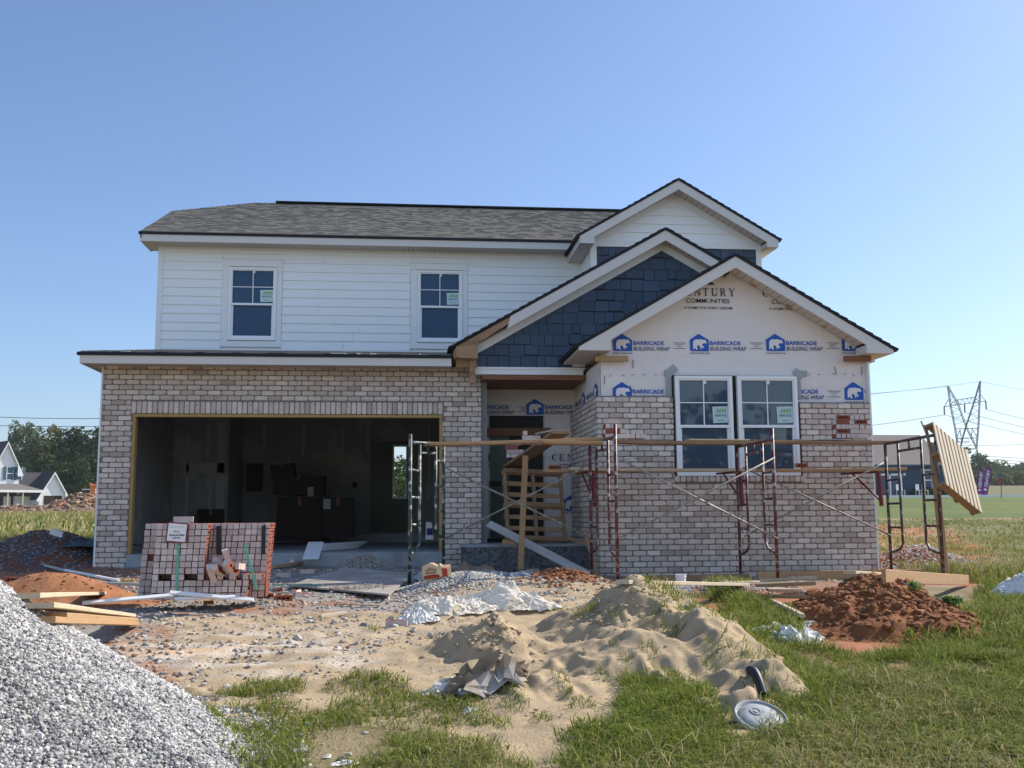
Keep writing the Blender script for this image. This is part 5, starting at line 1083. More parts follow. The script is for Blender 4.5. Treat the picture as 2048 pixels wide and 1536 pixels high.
for (x, y, sx, sy, sd, lb) in [(938, 1425, .045, .03, 61, 'tiny white scrap in the grass below the cement sack'), (1205, 1453, .05, .035, 63, 'white scrap at the lower right edge of the sand, upper one'), (1228, 1478, .07, .03, 65, 'white crumpled scrap in the grass left of the bucket lid'), (1300, 1480, .09, .03, 67, 'flat whitish scrap half hidden in grass, between lid and sand'), (690, 1530, .05, .03, 69, 'small pale scrap at the bottom edge of the photo')]:
    g = at(x, y, -.28); crumple('litter', g[0], g[1], sx*1.2, sy, .018, sd, M['plasticw'], lb, 'litter', .4, 9, fold=2, cr_=.3, jit_=1.)
g = at(955, 1150, .1); crumple('cloth', g[0], g[1]+.3, .33, .16, .16, 71, M['bag'], 'dusty grey brown cloth in the shade right of the mortar bag', 'cloth', -.3, 18, fold=2.5, cr_=.3)
g = at(830, 1162, .12); crumple('sack', g[0]+.1, g[1], .16, .13, .12, 75, M['wood_grey'], 'grey dusty sack between scaffold leg and mortar bag', 'paper sack', 0, 14, fold=2)
M['bluet'] = mat('blue_grey_sheet', (.11, .15, .21), .5)
g = at(1020, 1158, .1); crumple('cloth', g[0], g[1]+.2, .33, .12, .09, 77, M['bluet'], 'blue grey plastic sheet in the shade before the porch step', 'plastic sheet', .1, 20)
# half empty mortar bag
c0 = GP(880, 1164, .26); bg_ = thing('mortar_bag', 'torn open tan mortar bag with red print, lying before the garage pier', 'mortar bag', (c0[0], 11.95, .24)); Rt = Matrix.Rotation(R(-5), 3, 'Y')
n = 20; V = []; u, v = np.meshgrid(np.linspace(0, 1, n), np.linspace(0, 1, 12)); 
def bagpt(u_, v_, back): 
    x = -.165+.33*u_; z = v_*(.15+.035*np.sin(u_*5.2)+.02*fbm(u_*6, u_*0, 5)*2+.03*(u_ > .6)); y = (-.07 if not back else .07)*np.sqrt(np.clip(1-(2*v_-1)**4*.75, 0, 1))*(1-.3*np.abs(2*u_-1)**3)+.012*fbm(u_*7, v_*5, 9+back); return np.stack([x, y, z], -1)
A0, B0 = bagpt(u, v, 0).reshape(-1, 3), bagpt(u, v, 1).reshape(-1, 3); i = (np.arange(11)[:, None]*n+np.arange(n-1)[None]); Fq = np.stack([i, i+1, i+n+1, i+n], -1).reshape(-1, 4)
side = []
for r_ in range(11): side += [(r_*n, (r_+1)*n, (r_+1)*n+240, r_*n+240), (r_*n+n-1, r_*n+n-1+240, (r_+1)*n+n-1+240, (r_+1)*n+n-1)]
Vb = np.concatenate([A0, B0]); Vb = (np.array(Rt)@Vb.T).T+np.array((c0[0], 11.95, .235)); bulk('bag_body', Vb, np.concatenate([Fq, Fq[:, ::-1]+240, np.array(side)]), M['bagy'], bg_)
def onbag(u0, u1, v0, v1, nm, m):
    uu, vv_ = np.meshgrid(np.linspace(u0, u1, 8), np.linspace(v0, v1, 4)); P = bagpt(uu, vv_, 0).reshape(-1, 3)+np.array((0, -.004, 0)); P = (np.array(Rt)@P.T).T+np.array((c0[0], 11.95, .235)); i = (np.arange(3)[:, None]*8+np.arange(7)[None]); return bulk(nm, P, np.stack([i, i+1, i+9, i+8], -1).reshape(-1, 4), m, bg_)
onbag(.05, .58, .08, .30, 'red_band', M['bagred']); onbag(.68, .86, .12, .98, 'red_label', M['bagred'])
t = MB(); ang = -5
def bt(s, u0, u1, z0, z1, y=-.082):
    V, F = text_geo(s, offset=.02); P = [Rt@Vector((-.165+.33*(u0+(u1-u0)*a), y, z0+(z1-z0)*b)) for a, b in V]; t.add([(p.x+c0[0], p.y+11.95, p.z+.235) for p in P], F)
bt('PORTLAND', .12, .5, .098, .118); bt('TYPE N', .2, .4, .122, .135); bt('MASONRY', .12, .5, .068, .088); t.build('bag_lettering', M['black'], bg_)
# five gallon bucket lid
g = at(1529, 1462, -.28); lid = thing('bucket_lid', 'round grey plastic bucket lid propped up in the grass at lower right', 'bucket lid', (g[0], g[1], g[2]+.12))
Rl = (Matrix.Rotation(R(5), 3, 'Y')@Matrix.Rotation(R(25), 3, 'X')); cl = Vector((g[0], g[1]+.05, g[2]+.07))
def lathe(prof, n=48):
    vs = []; fs = []
    for (r, z) in prof:
        for k in range(n): a = 2*math.pi*k/n; p = cl+Rl@Vector((r*math.cos(a), r*math.sin(a), z)); vs.append(tuple(p))
    for j in range(len(prof)-1):
        for k in range(n): fs.append((j*n+k, j*n+(k+1) % n, (j+1)*n+(k+1) % n, (j+1)*n+k))
    return vs, fs
t = MB(); t.add(*lathe([(.158, -.022), (.160, .0), (.156, .008), (.148, .008), (.146, -.012), (.132, -.012), (.130, .0), (.06, .002), (.0, .003)])); t.build('disc', M['lidgrey'], lid, smooth=True)
pc = (-.02, .045)
t = MB(); vs, fs = lathe([(.034, .0), (.034, .009), (.027, .009), (.027, .004), (.013, .004), (.013, .010), (0, .010)], 28); off = Rl@Vector((pc[0], pc[1], 0)); t.add([(v[0]+off.x, v[1]+off.y, v[2]+off.z) for v in vs], fs); t.build('spout_plug', M['lidgrey'], lid)
# black corrugated pipe
t = MB(); p0 = Vector(at(1500, 1350, -.2))+Vector((0, 0, .03)); p1 = Vector(at(1528, 1400, -.25))+Vector((0, 0, .02)); pts = []; rs = []
for k in range(49): f = k/48; p = p0.lerp(p1, f); p = p+Vector((0, 0, .05*math.sin(f*3.0))); pts.append(p); rs.append(.031 if k % 2 else .026)
t.tube(pts, rs, 14); o = t.build('drain_pipe', M['black']); tag(o, 'short black corrugated drain pipe half buried where sand meets grass', 'pipe')
# white pail by the wall
g = GP(1428, 1180, .1); pb = thing('pail', 'small white plastic pail by the rusty scaffold leg before the bay wall', 'pail', (g[0], 12.9, .04)); cl = Vector((g[0], 12.9, .04)); Rl = Matrix.Identity(3)
t = MB(); t.add(*lathe([(.058, 0), (.066, .145), (.070, .145), (.070, .155), (.061, .155), (.055, .02), (0, .02)], 28)); t.build('body', M['white'], pb, smooth=False)
t = MB(); t.add(*lathe([(.071, .12), (.071, .13), (.064, .13)], 28)); t.build('rim_band', M['vinyl'], pb)
# ---- lumber and trim on the ground ----
GL = 'boards lying on the ground'
def lum(p, q, m, wd, th, label, zp=.03, zq=None, cat='board', up=(0, 0, 1), g_=GL, zs=None):
    a = at(*p, .1); b = at(*q, .1); zq = zp if zq is None else zq
    return board(cat.split()[-1], (a[0], a[1], a[2]+zp), (b[0], b[1], b[2]+zq), wd, th, M[m], label, cat, g_, up=up)
lum((78, 1240), (255, 1247), 'wood_pale', .14, .03, 'pale wide board on top of the stack at the edge of the gravel pile', .075, .07)
lum((92, 1252), (268, 1254), 'wood', .09, .035, 'brown board in front, lowest of the lumber stack by the gravel pile', .03)
lum((110, 1248), (262, 1250), 'wood', .12, .03, 'brown board in the middle of the lumber stack by the gravel pile', .045)
lum((40, 1203), (202, 1192), 'wood_pale', .20, .03, 'weathered pale board lying behind the lumber stack', .03)
lum((196, 1174), (312, 1178), 'wood_grey', .05, .03, 'thin grey stick left of the brick stack, partly in its shadow', .05)
lum((545, 1139), (722, 1118), 'wood', .09, .038, 'long pine board slanting up toward the garage slab', .04, .08)
lum((728, 1160), (800, 1166), 'wood', .05, .01, 'thin splinter of brown wood lying on the plywood sheet', .07)
lum((1245, 1176), (1490, 1178), 'wood_pale', .12, .035, 'pale long board on the dirt in front of the bay wall', .05)
lum((1440, 1178), (1600, 1176), 'wood_pale', .12, .035, 'pale board continuing right of the pail, before the bay wall', .07)
board('beam', (4.75, 13.75, .10), (7.15, 13.9, .10), .04, .14, M['wood'], 'thick pine beam on edge along the foot of the bay wall', 'beam', GL)
board('beam', (2.95, 13.95, .06), (4.7, 13.95, .07), .04, .12, M['wood_old'], 'brown beam on edge at the foot of the wall under the left window', 'beam', GL)
lum((1290, 1140), (1350, 1137), 'wood_old', .05, .02, 'thin bowed stick leaning on the foot of the bay wall', .05)
for k, (a, b, m) in enumerate([((1525, 1196), (1612, 1198), 'wood'), ((1535, 1190), (1600, 1190), 'wood_pale'), ((1520, 1188), (1622, 1186), 'wood'), ((1530, 1184), (1625, 1182), 'wood_pale')]):
    lum(a, b, m, .11, .035, ['lowest short board of the cut-off stack before the bay wall', 'second short board from the bottom of the cut-off stack', 'third short board from the bottom of the cut-off stack', 'topmost short pale board of the cut-off stack before the bay wall'][k], .02+.036*k)
lum((1545, 1217), (1606, 1250), 'wood_pale', .05, .035, 'pine stick lying slantwise in the grass left of the red dirt', .08)
lum((1530, 1218), (1576, 1213), 'wood_pale', .05, .02, 'short flat pine offcut behind the slanting stick', .03)
lum((1768, 1168), (1935, 1172), 'wood', .04, .12, 'pine board on edge on the grass right of the bay wall', .07)
lum((1700, 1168), (1830, 1170), 'wood_pale', .12, .03, 'weathered board end beside the bay corner at right', .11)
lum((640, 1240), (690, 1232), 'wood_pale', .05, .03, 'short pale stick in the gravel of the driveway', .03)
lum((538, 1192), (575, 1190), 'wood_pale', .05, .02, 'short pale splint by the tumbled bricks', .03)
lum((408, 1212), (428, 1212), 'wood', .09, .04, 'small pine block in the gravel in front of the brick stack', .04)
lum((670, 1212), (760, 1215), 'wood_old', .03, .01, 'thin lath in the driveway gravel below the plywood', .02)
GT = 'white trim boards thrown on the gravel'
def trim_(p, q, lab, zp, zq=None, m='white', wd=.045, th=.02): return lum(p, q, m, wd, th, lab, zp, zq, 'trim board', g_=GT)
def trimY(p, q, lab, Y0, Y1, wd=.07): return board('board', PX(*p, Y0), PX(*q, Y1), wd, .022, M['white'], lab, 'trim board', GT, up=(0, -.7, .7))
trimY((165, 1206), (345, 1190), 'white trim board slanting up from the left to the brick stack foot', 10.35, 10.5, .04)
trimY((340, 1185), (507, 1200), 'white trim board running right along the foot of the brick stack', 10.45, 10.4, .04)
trimY((350, 1198), (470, 1193), 'short white trim board under the crossing ones at the stack foot', 10.42, 10.5, .03)
trim_((130, 1147), (238, 1166), 'white pole lying across the orange dirt mound', .05, .03, wd=.04, th=.03)
trim_((15, 1125), (150, 1150), 'dark grey pole lying in the shade behind the orange dirt mound', .10, .03, m='wood_grey', wd=.04, th=.03)
t = MB(); 
for a, b in (((200, 1212), (330, 1196)), ((322, 1206), (390, 1188)), ((345, 1212), (352, 1222))): p, q = at(*a, .1), at(*b, .1); t.bar((p[0], p[1], p[2]+.05), (q[0], q[1], q[2]+.09), .035, .004)
t.tube([Vector(at(310, 1200, .05))+Vector((0, 0, .02)), Vector(at(330, 1198, .05))+Vector((0, 0, .16)), Vector(at(385, 1200, .05))+Vector((0, 0, .30)), Vector(at(430, 1200, .05))+Vector((0, 0, .26)), Vector(at(452, 1203, .05))+Vector((0, 0, .08))], .004, 4)
t.tube([Vector(at(545, 1178, .1))+Vector((0, 0, .05)), Vector(at(620, 1178, .1))+Vector((0, 0, .06)), Vector(at(680, 1186, .1))+Vector((0, 0, .02))], .006, 4)
tag(t.build('packing_strap', M['strap']), 'tangle of green packing straps on the gravel at the stack foot', 'strap')
t = MB(); p, q = at(195, 1210, .1), at(310, 1203, .1); t.bar((p[0], p[1]+.06, p[2]+.04), (q[0], q[1]+.06, q[2]+.06), .10, .01); tag(t.build('green_strip', M['greenp']), 'flat dark green plastic strip under the white trim boards', 'strip')
# plywood sheet, tilted
P = [Vector(p) for p in (GP(578, 1173, .12), GP(778, 1192, .10), GP(826, 1150, .20), GP(690, 1138, .24))]
t = MB(); n_ = Vector((0, 0, .02)); t.hexa([p for p in P]+[p+n_ for p in P]); tag(t.build('plywood_sheet', M['ply']), 'dusty plywood sheet lying over the rubble in front of the garage', 'plywood sheet')
N = 500; f = rng.random(N); c_ = GP(715, 1172, .16); x = rng.normal(c_[0], .16, N); y = rng.normal(c_[1], .12, N); V, F, Cc = stone_geo(np.stack([x, y, np.full(N, .155)+(y-c_[1])*.03], -1), rng.uniform(.01, .03, N), stone_cols(N, GREY_GR), .6); tag(bulk('grit', V, F, M['stone'], fcol=Cc), 'handful of grey grit spilled on the plywood sheet', 'grit', kind='stuff')
board('plywood_scrap', PX(1858, 1176, 12.35), PX(1948, 1174, 12.35), .42, .014, M['wood_pale'], 'square of pale plywood under the foot of the brown scaffold frame', 'plywood sheet')
board('wood_block', PX(1868, 1181, 12.25), PX(1912, 1182, 12.25), .1, .09, M['wood_grey'], 'short log under the pale plywood square', 'wood block')
# siding offcut hanging off the slab, trim stack in the garage, boxes, bag
p, q = PX(632, 1084, 17.1), PX(621, 1118, 16.1); board('siding_offcut', p, q, .25, .008, M['white'], 'white siding offcut bent over the edge of the garage slab', 'siding offcut')
for k in range(6):
    o = .02*random.uniform(-1, 1); board('trim_board', (PX(668, 1080, 17.4)[0]-.22+o, 17.2+o, .405+.018*k), (PX(668, 1080, 17.4)[0]+.28+o+.03*k, 18.3+.1*k, .405+.018*k), .16, .016, M['white'], 'white trim board in the small stack on the garage floor', 'trim board', 'stack of white trim boards on the garage floor')
def boxat(x0, y0, x1, y1, Yc, d, label, paper=None, rot=0.):
    p, q = PX(x0, y1, Yc), PX(x1, y0, Yc); c = Vector(((p[0]+q[0])/2, Yc+d/2, (p[2]+q[2])/2)); root = thing('cardboard_box', label, 'cardboard box', (c.x, c.y, p[2]))
    t = MB(); w_, h_ = abs(q[0]-p[0]), abs(q[2]-p[2]); Rr = Matrix.Rotation(R(rot), 3, 'Y'); t.obox(c, (w_, d, h_), Rr); t.build('carton', M['box'], root)
    t = MB(); t.obox(c+Rr@Vector((0, -d*.02, h_/2+.004)), (.06, d*1.01, .004), Rr); t.obox(c+Rr@Vector((0, -d/2-.002, h_*.4)), (.06, .003, h_*.2), Rr); t.build('packing_tape', M['bagy'] if False else M['wood_red'], root)
    if paper: a, b = PX(paper[0], paper[3], Yc-.03), PX(paper[2], paper[1], Yc-.03); t = MB(); t.box(a[0], b[0], Yc-.012, Yc-.006, a[2], b[2]); t.build('label_sheet', M['drywallw'], root)
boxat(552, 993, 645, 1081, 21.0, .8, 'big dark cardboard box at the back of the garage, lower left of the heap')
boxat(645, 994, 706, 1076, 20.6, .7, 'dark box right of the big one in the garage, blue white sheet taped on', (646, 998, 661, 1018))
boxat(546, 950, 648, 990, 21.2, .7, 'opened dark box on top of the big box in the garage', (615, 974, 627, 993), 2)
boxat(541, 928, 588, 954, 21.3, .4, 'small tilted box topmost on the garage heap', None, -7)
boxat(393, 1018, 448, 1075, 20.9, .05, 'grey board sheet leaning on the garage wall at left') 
p, q = PX(851, 1079, 18.6), PX(867, 1043, 18.6); t = MB(); t.hexa([(p[0], 18.55, p[2]), (q[0], 18.55, p[2]), (q[0], 18.68, p[2]), (p[0], 18.68, p[2]), (p[0]+.01, 18.58, q[2]), (q[0]-.03, 18.58, q[2]-.02), (q[0]-.03, 18.64, q[2]-.02), (p[0]+.01, 18.64, q[2])]); sb_ = thing('mortar_sack', 'small upright white and blue sack inside the garage by the right jamb', 'sack', (p[0], 18.6, p[2])); t.build('sack_body', M['white'], sb_)
t = MB(); t.box(p[0]+.02, q[0]-.02, 18.545, 18.549, p[2]+.08, p[2]+.2); t.build('blue_print', M['navy'], sb_)
# black sheet and white fitting on the dark mound, at the left edge
g = PX(150, 1075, 17.4); crumple('black_sheet', g[0]+.25, 17.4, .9, .28, .05, 81, M['tarp'], 'black plastic sheet draped over the dark mound left of the house', 'plastic sheet', -.35, 40, lift=.28)
t = MB(); t.obox(PX(113, 1066, 17.2), (.2, .04, .09), eul(15, 18, 0)); tag(t.build('plastic_fitting', M['farwhite']), 'white square fitting with a dark middle on the shaded mound', 'fitting')

# ================================================================== GRASS
def blades(P, hgt, wd, lean, cols):
    N = len(P); a = rng.uniform(0, 2*math.pi, N); d = np.stack([np.cos(a), np.sin(a)], -1); wdir = np.stack([-d[:, 1], d[:, 0]], -1)
    tw = rng.uniform(0, 2*math.pi, N); wv = np.stack([np.cos(tw), np.sin(tw)], -1)
    V = np.zeros((N, 5, 3)); ln = lean*hgt
    V[:, 0, :2] = P[:, :2]-wv*wd[:, None]/2; V[:, 1, :2] = P[:, :2]+wv*wd[:, None]/2; V[:, 0, 2] = V[:, 1, 2] = P[:, 2]
    mid = P[:, :2]+d*(ln*.32)[:, None]; V[:, 2, :2] = mid-wv*wd[:, None]*.4; V[:, 3, :2] = mid+wv*wd[:, None]*.4; V[:, 2, 2] = V[:, 3, 2] = P[:, 2]+hgt*.6
    V[:, 4, :2] = P[:, :2]+d*ln[:, None]; V[:, 4, 2] = P[:, 2]+hgt*np.clip(1-lean*.28, .3, 1)
    F = np.array([(0, 1, 3), (0, 3, 2), (2, 3, 4)])[None]+(np.arange(N)*5)[:, None, None]
    return V.reshape(-1, 3), F.reshape(-1, 3), np.repeat(cols, 3, axis=0)
GREENS = np.array([(.15, .20, .032), (.21, .25, .045), (.10, .145, .025), (.27, .28, .06)]); DRY = np.array([(.36, .31, .15), (.44, .38, .21), (.29, .25, .11)])
def gcol(x, y, dry=.25):
    N = len(x); c = GREENS[rng.integers(0, 4, N)]; m = (rng.random(N) < np.clip(dry+1.5*fbm(x*.9, y*.9, 131)+.25*sm(5.7, 4.9, y), .02, .95))[:, None]; c = np.where(m, DRY[rng.integers(0, 3, N)], c); return c*rng.uniform(.75, 1.3, (N, 1))
parts = []
def scatter(x0, x1, y0, y1, dens, mask, h0, h1, wd, lean, dry=.25, clump=.5):
    N = int((x1-x0)*(y1-y0)*dens); x = rng.uniform(x0, x1, N); y = rng.uniform(y0, y1, N); k = mask(x, y) & (fbm(x*2.6, y*2.6, 133, 3)+.5 > rng.random(N)*clump*1.6) & (fbm(x*1.9, y*2.3, 134, 4) > -.42+.42*clump+rng.uniform(-.06, .06, N))
    x, y = x[k], y[k]; 
    if not len(x): return
    hh = rng.uniform(h0, h1, len(x))*(.7+1.1*np.clip(fbm(x*1.6, y*1.6, 135)+.35, 0, 1)); parts.append(blades(np.stack([x, y, surf_z(x, y)-.004], -1), hh, wd*rng.uniform(.6, 1.3, len(x)), rng.uniform(.2, 1.3, len(x))*lean, gcol(x, y, dry)))
def inview(x, y): return (np.abs(np.arctan2(x, y)-YAW) < R(28.5))
jit = lambda x, y: (x+.45*fbm(x*2.4, y*2.4, 137, 5)+rng.normal(0, .04, x.shape), y+.7*fbm(x*2.4+7, y*2.4, 138, 5)+rng.normal(0, .05, x.shape))
def m_right(x, y): a, b = jit(x, y); return inview(x, y) & inpoly(a, b, P_GRR) & (h_red(x, y) < .03+.05*rng.random(x.shape)) & ((h_sand(x, y) < .035+.05*rng.random(x.shape)+.10*np.clip(fbm(x*3, y*3, 145), 0, 1)) | (x > sa[0]+.85+.8*fbm(x*2, y*2, 146, 3)-.25*(y-7.)))
def m_mid(x, y): a, b = jit(x, y); return inview(x, y) & inpoly(a, b, P_GRM) & ~inpoly(a, b, P_BARE)
scatter(.3, 7.5, 4.6, 8.2, 15000, m_right, .03, .12, .0065, 1.3, .04, .62)
scatter(.3, 7.5, 4.6, 8.2, 320, m_right, .10, .22, .007, 1.5, .4, .7)
scatter(.3, 7.5, 4.6, 8.2, 2200, m_right, .015, .05, .015, 2.4, .05, .5)
scatter(.3, 7.5, 4.6, 8.2, 3000, m_right, .01, .04, .006, 3.2, .95, .4)
scatter(.8, 9.5, 8.2, 12.2, 5500, m_right, .04, .16, .010, 1.3, .06, .55)
scatter(-2.2, 1.8, 4.6, 7.6, 10000, m_mid, .02, .085, .0065, 1.4, .12, .66)
scatter(-2.2, 1.8, 4.6, 7.6, 260, m_mid, .08, .14, .006, 1.5, .5, .75)
scatter(-2.2, 1.8, 4.6, 7.6, 900, lambda x, y: inview(x, y) & inpoly(x, y, P_BARE), .015, .05, .005, 1.8, .8, .5)
scatter(-2.4, 3.2, 4.6, 7.4, 700, lambda x, y: inview(x, y) & (h_gravel(x, y) < 0), .005, .03, .004, 3.0, .9, .6)
def m_sandR(x, y):      # weeds on the right shoulder of the sand pile and around its edges
    h = h_sand(x, y); return inview(x, y) & (h > .0) & ((x-sa[0] > .18+.9*fbm(x*2, y*2, 141)) & (x-sa[0] < 1.6) & (fbm(x*3.2, y*3.2, 142) > .03))
scatter(sa[0]-.2, sa[0]+1.9, 6.2, 9.8, 2400, m_sandR, .05, .13, .007, 1.4, .3, .6)
def spots(L_, dens, h0, h1, dry=.2):
    for (px, py, r_) in L_:
        g = at(px, py, -.05); N = int(dens*r_*r_*3.1); a = rng.uniform(0, 6.28, N); q_ = r_*np.sqrt(rng.random(N)); x = g[0]+q_*np.cos(a); y = g[1]+q_*np.sin(a)*1.3
        parts.append(blades(np.stack([x, y, surf_z(x, y)-.004], -1), rng.uniform(h0, h1, N)*(1.1-.6*q_/r_), np.full(N, .006), rng.uniform(.4, 1.6, N), gcol(x, y, dry)))
spots([(742, 1262, .09), (795, 1240, .07), (1008, 1214, .12), (1100, 1218, .16), (1170, 1222, .13), (1300, 1170, .05), (1232, 1228, .06), (1310, 1245, .09), (1298, 1300, .07), (1120, 1355, .07), (1135, 1385, .06), (1165, 1410, .09), (1255, 1320, .05), (1030, 1410, .10), (1015, 1385, .05), (1345, 1265, .1), (1325, 1215, .08), (680, 1375, .12), (530, 1398, .14), (1085, 1440, .07), (1145, 1480, .08), (1205, 1350, .06), (1275, 1180, .05), (1230, 1290, .05), (90, 1180, .1), (250, 1168, .12), (205, 1180, .14), (1395, 1195, .12), (700, 1360, .06), (575, 1500, .15)], 2600, .04, .11)
def m_behind(x, y): return inview(x, y) & (x > 7.6) & (np.hypot((x-PX(1838, 1092, 17)[0])/1.3, (y-17)/1.4) > 1)
scatter(6.6, 11, 11.8, 15.0, 1100, lambda x, y: inview(x, y) & (x > 7.3), .10, .32, .011, 1.1, .35, .5)
scatter(7.5, 18, 15.0, 24, 700, m_behind, .025, .10, .014, 1.6, .30, .75)
scatter(8.5, 14, 15.0, 20, 60, m_behind, .12, .26, .014, 1.3, .6, .8)
scatter(9, 22, 24, 34.2, 260, inview, .03, .10, .022, 1.6, .35, .85)
scatter(-14, -5, 17.5, 32, 260, lambda x, y: inview(x, y) & (np.hypot((x-PX(95, 1062, 18)[0])/2, (y-18)/1.8) > 1), .10, .32, .02, 1., .55, .7)
scatter(-34, -9, 32, 95, 22, inview, .25, .5, .07, 1., .55, .9)
V = np.concatenate([p[0] for p in parts]); o_ = 0; Fs = []
for p in parts: Fs.append(p[1]+o_); o_ += len(p[0])
tag(bulk('grass', V, np.concatenate(Fs), M['grass'], fcol=np.concatenate([p[2] for p in parts])), 'green and dry grass and weeds in the foreground, right of the house and in the fields', 'grass', kind='stuff')
print('grass blades', len(V)//5)
N = 2600; x = rng.uniform(-4.6, 7.6, N); y = rng.uniform(12.4, 15.9, N); k = ((x < 2.8) | (y < 14.95)) & (fbm(x*1.3, y*2, 151) > -.05); x, y = x[k], y[k]; s_ = .01+.07*rng.random(len(x))**3
V, F, Cc = stone_geo(np.stack([x, y, ground_z(x, y)+.004], -1), s_, stone_cols(len(x), [(.30, .10, .06), (.42, .37, .33), (.38, .26, .15), (.50, .48, .45), (.26, .25, .24), (.22, .09, .06), (.55, .44, .28)]), .4)
tag(bulk('debris', V, F, M['stone'], fcol=Cc), 'brick chips, mortar crumbs and wood bits on the ground along the walls', 'debris', kind='stuff')
# tall dark weed clumps and broad leaved weeds
def weed(px, py, r_, h_, label, leaf=.05, dens=140, col=(.10, .20, .035), z=0.05):
    g = at(px, py, z); root = thing('weed', label, 'weed', g); t = MB(); rr = random.Random(px)
    for k in range(8): a = rr.uniform(0, 6.28); t.tube([g, (g[0]+r_*.5*math.cos(a), g[1]+r_*.5*math.sin(a), g[2]+h_*.6), (g[0]+r_*math.cos(a)*.9, g[1]+r_*math.sin(a)*.9, g[2]+h_)], [.006, .004, .002], 4)
    t.build('stem', M['grass'], root); t = MB()
    for k in range(dens):
        a = rr.uniform(0, 6.28); q_ = r_*rr.random()**.6; c = Vector((g[0]+q_*math.cos(a), g[1]+q_*math.sin(a), g[2]+h_*rr.uniform(.25, 1.0)*(1.15-q_/r_*.5))); Rm = eul(rr.uniform(-50, 50), rr.uniform(-50, 50), rr.uniform(0, 360)); s_ = leaf*rr.uniform(.6, 1.3); gg = rr.uniform(.7, 1.4)
        t.add([c+Rm@Vector(p) for p in ((-s_, 0, 0), (-.3*s_, -.45*s_, .08*s_), (s_, 0, -.1*s_), (-.3*s_, .45*s_, .08*s_))], [(0, 1, 2, 3)], tuple(v*gg for v in col))
    t.build('leaves', M['grass'], root)
weed(1826, 1180, .10, .07, 'bright green broad leaved weed growing on the red dirt pile', .04, 45, (.13, .21, .05))
weed(1895, 1208, .13, .07, 'bright leafy weed right of the red dirt pile, near the plywood square', .04, 110, (.10, .17, .04))

# ================================================================== BACKGROUND
def tree(px, Yc, h, rad, label, cols, nleaf=1300, leaf=.5, group='trees at the edge of the fields', gaps=.0, trunk=.25, zoff=0., xy=None):
    g = xy or PX(px, 1000, Yc); x0, y0 = g[0], g[1]; z0 = float(base_z(x0, y0))+zoff; r = np.random.default_rng(int(px*7+Yc)); root = thing('tree', label, 'tree', (x0, y0, z0), group)
    t = MB(); t.tube([(x0, y0, z0-.3), (x0+.1, y0, z0+h*.35), (x0, y0+.1, z0+h*.7), (x0, y0, z0+h*.95)], [h*.022, h*.016, h*.01, h*.003], 7)
    cl = []
    for k in range(10):
        a = r.uniform(0, 6.28); zz = z0+h*r.uniform(trunk, .85); e = Vector((x0+rad*.65*math.cos(a)*(1-abs((zz-z0)/h-.5)), y0+rad*.65*math.sin(a), zz+h*.12)); t.tube([(x0, y0, zz), ((x0+e.x)/2, (y0+e.y)/2, zz+h*.05), e], [h*.008, h*.005, h*.002], 5)
    t.build('trunk', M['bark'], root)
    nc = 34; C = []
    while len(C) < nc:
        p = r.uniform(-1, 1, 3)
        if np.dot(p, p) < 1 and np.dot(p, p) > .12: C.append(p)
    C = np.array(C); rc_ = r.uniform(.18, .40, nc); idx = r.integers(0, nc, nleaf); d = r.normal(size=(nleaf, 3)); d /= np.linalg.norm(d, axis=1)[:, None]; q = C[idx]+d*(rc_[idx]*r.uniform(.55, 1.05, nleaf)**.5)[:, None]
    z = q[:, 2]*.5+.5; P = np.stack([x0+q[:, 0]*rad*(1.05-.35*z), y0+q[:, 1]*rad, z0+h*(trunk*.6+(1-trunk*.6)*z)], -1)
    n = r.normal(size=(nleaf, 3))+d*.6; n /= np.linalg.norm(n, axis=1)[:, None]; a = np.cross(n, r.normal(size=(nleaf, 3))); a /= np.linalg.norm(a, axis=1)[:, None]; b = np.cross(n, a); s = leaf*r.uniform(.5, 1.2, nleaf)[:, None]
    V = np.stack([P-a*s*.5, P-b*s*.3+n*s*.1, P+a*s*.5, P+b*s*.3], 1).reshape(-1, 3); F = np.arange(nleaf*4).reshape(-1, 4); cols = np.array(cols); cc = cols[(idx+r.integers(0, 2, nleaf)) % len(cols)]*r.uniform(.7, 1.3, (nleaf, 1))
    bulk('crown', V, F, M['leaf'], root, fcol=cc); return root
DK = [(.035, .065, .02), (.05, .085, .025), (.03, .05, .02)]; MD = [(.07, .11, .035), (.09, .13, .04), (.05, .08, .03)]; YL = [(.15, .15, .05), (.11, .13, .04), (.18, .16, .06)]; PL = [(.11, .15, .08), (.08, .12, .05), (.14, .17, .10)]
for (px, Yc, h, rad, cs, lb) in [(12, 205, 12.5, 5, MD, 'green tree behind the white house roof at the left edge'), (46, 200, 16.2, 5, PL, 'tall pale green tree rising behind the left background house'), (72, 208, 14, 4.5, MD, 'mid green tree between the pale one and the yellowish one'), (96, 203, 14.5, 4.5, YL, 'yellowish tree left of the dark wood'), (121, 200, 15.2, 5, YL, 'tallest yellow green tree beside the dark evergreens'), (140, 190, 13.5, 5.5, DK, 'dark evergreen behind the small gabled garage'), (160, 186, 14.0, 5.5, DK, 'dark evergreen above the rubble heap'), (182, 184, 13.4, 5.5, DK, 'dark evergreen nearest the brick corner'), (205, 190, 13.8, 5.5, DK, 'dark evergreen mostly hidden behind the brick corner'), (60, 185, 8.5, 5, DK, 'low dark tree directly behind the two left roofs'), (100, 182, 9.0, 5, DK, 'low dark tree behind the small gable roof'), (135, 178, 8, 5, DK, 'low dark tree right of the small gable, over the rubble'), (170, 176, 8.5, 5.5, DK, 'low dark tree behind the orange excavator arm')]:
    tree(px, Yc, h, rad, lb, cs, 2600, .75)
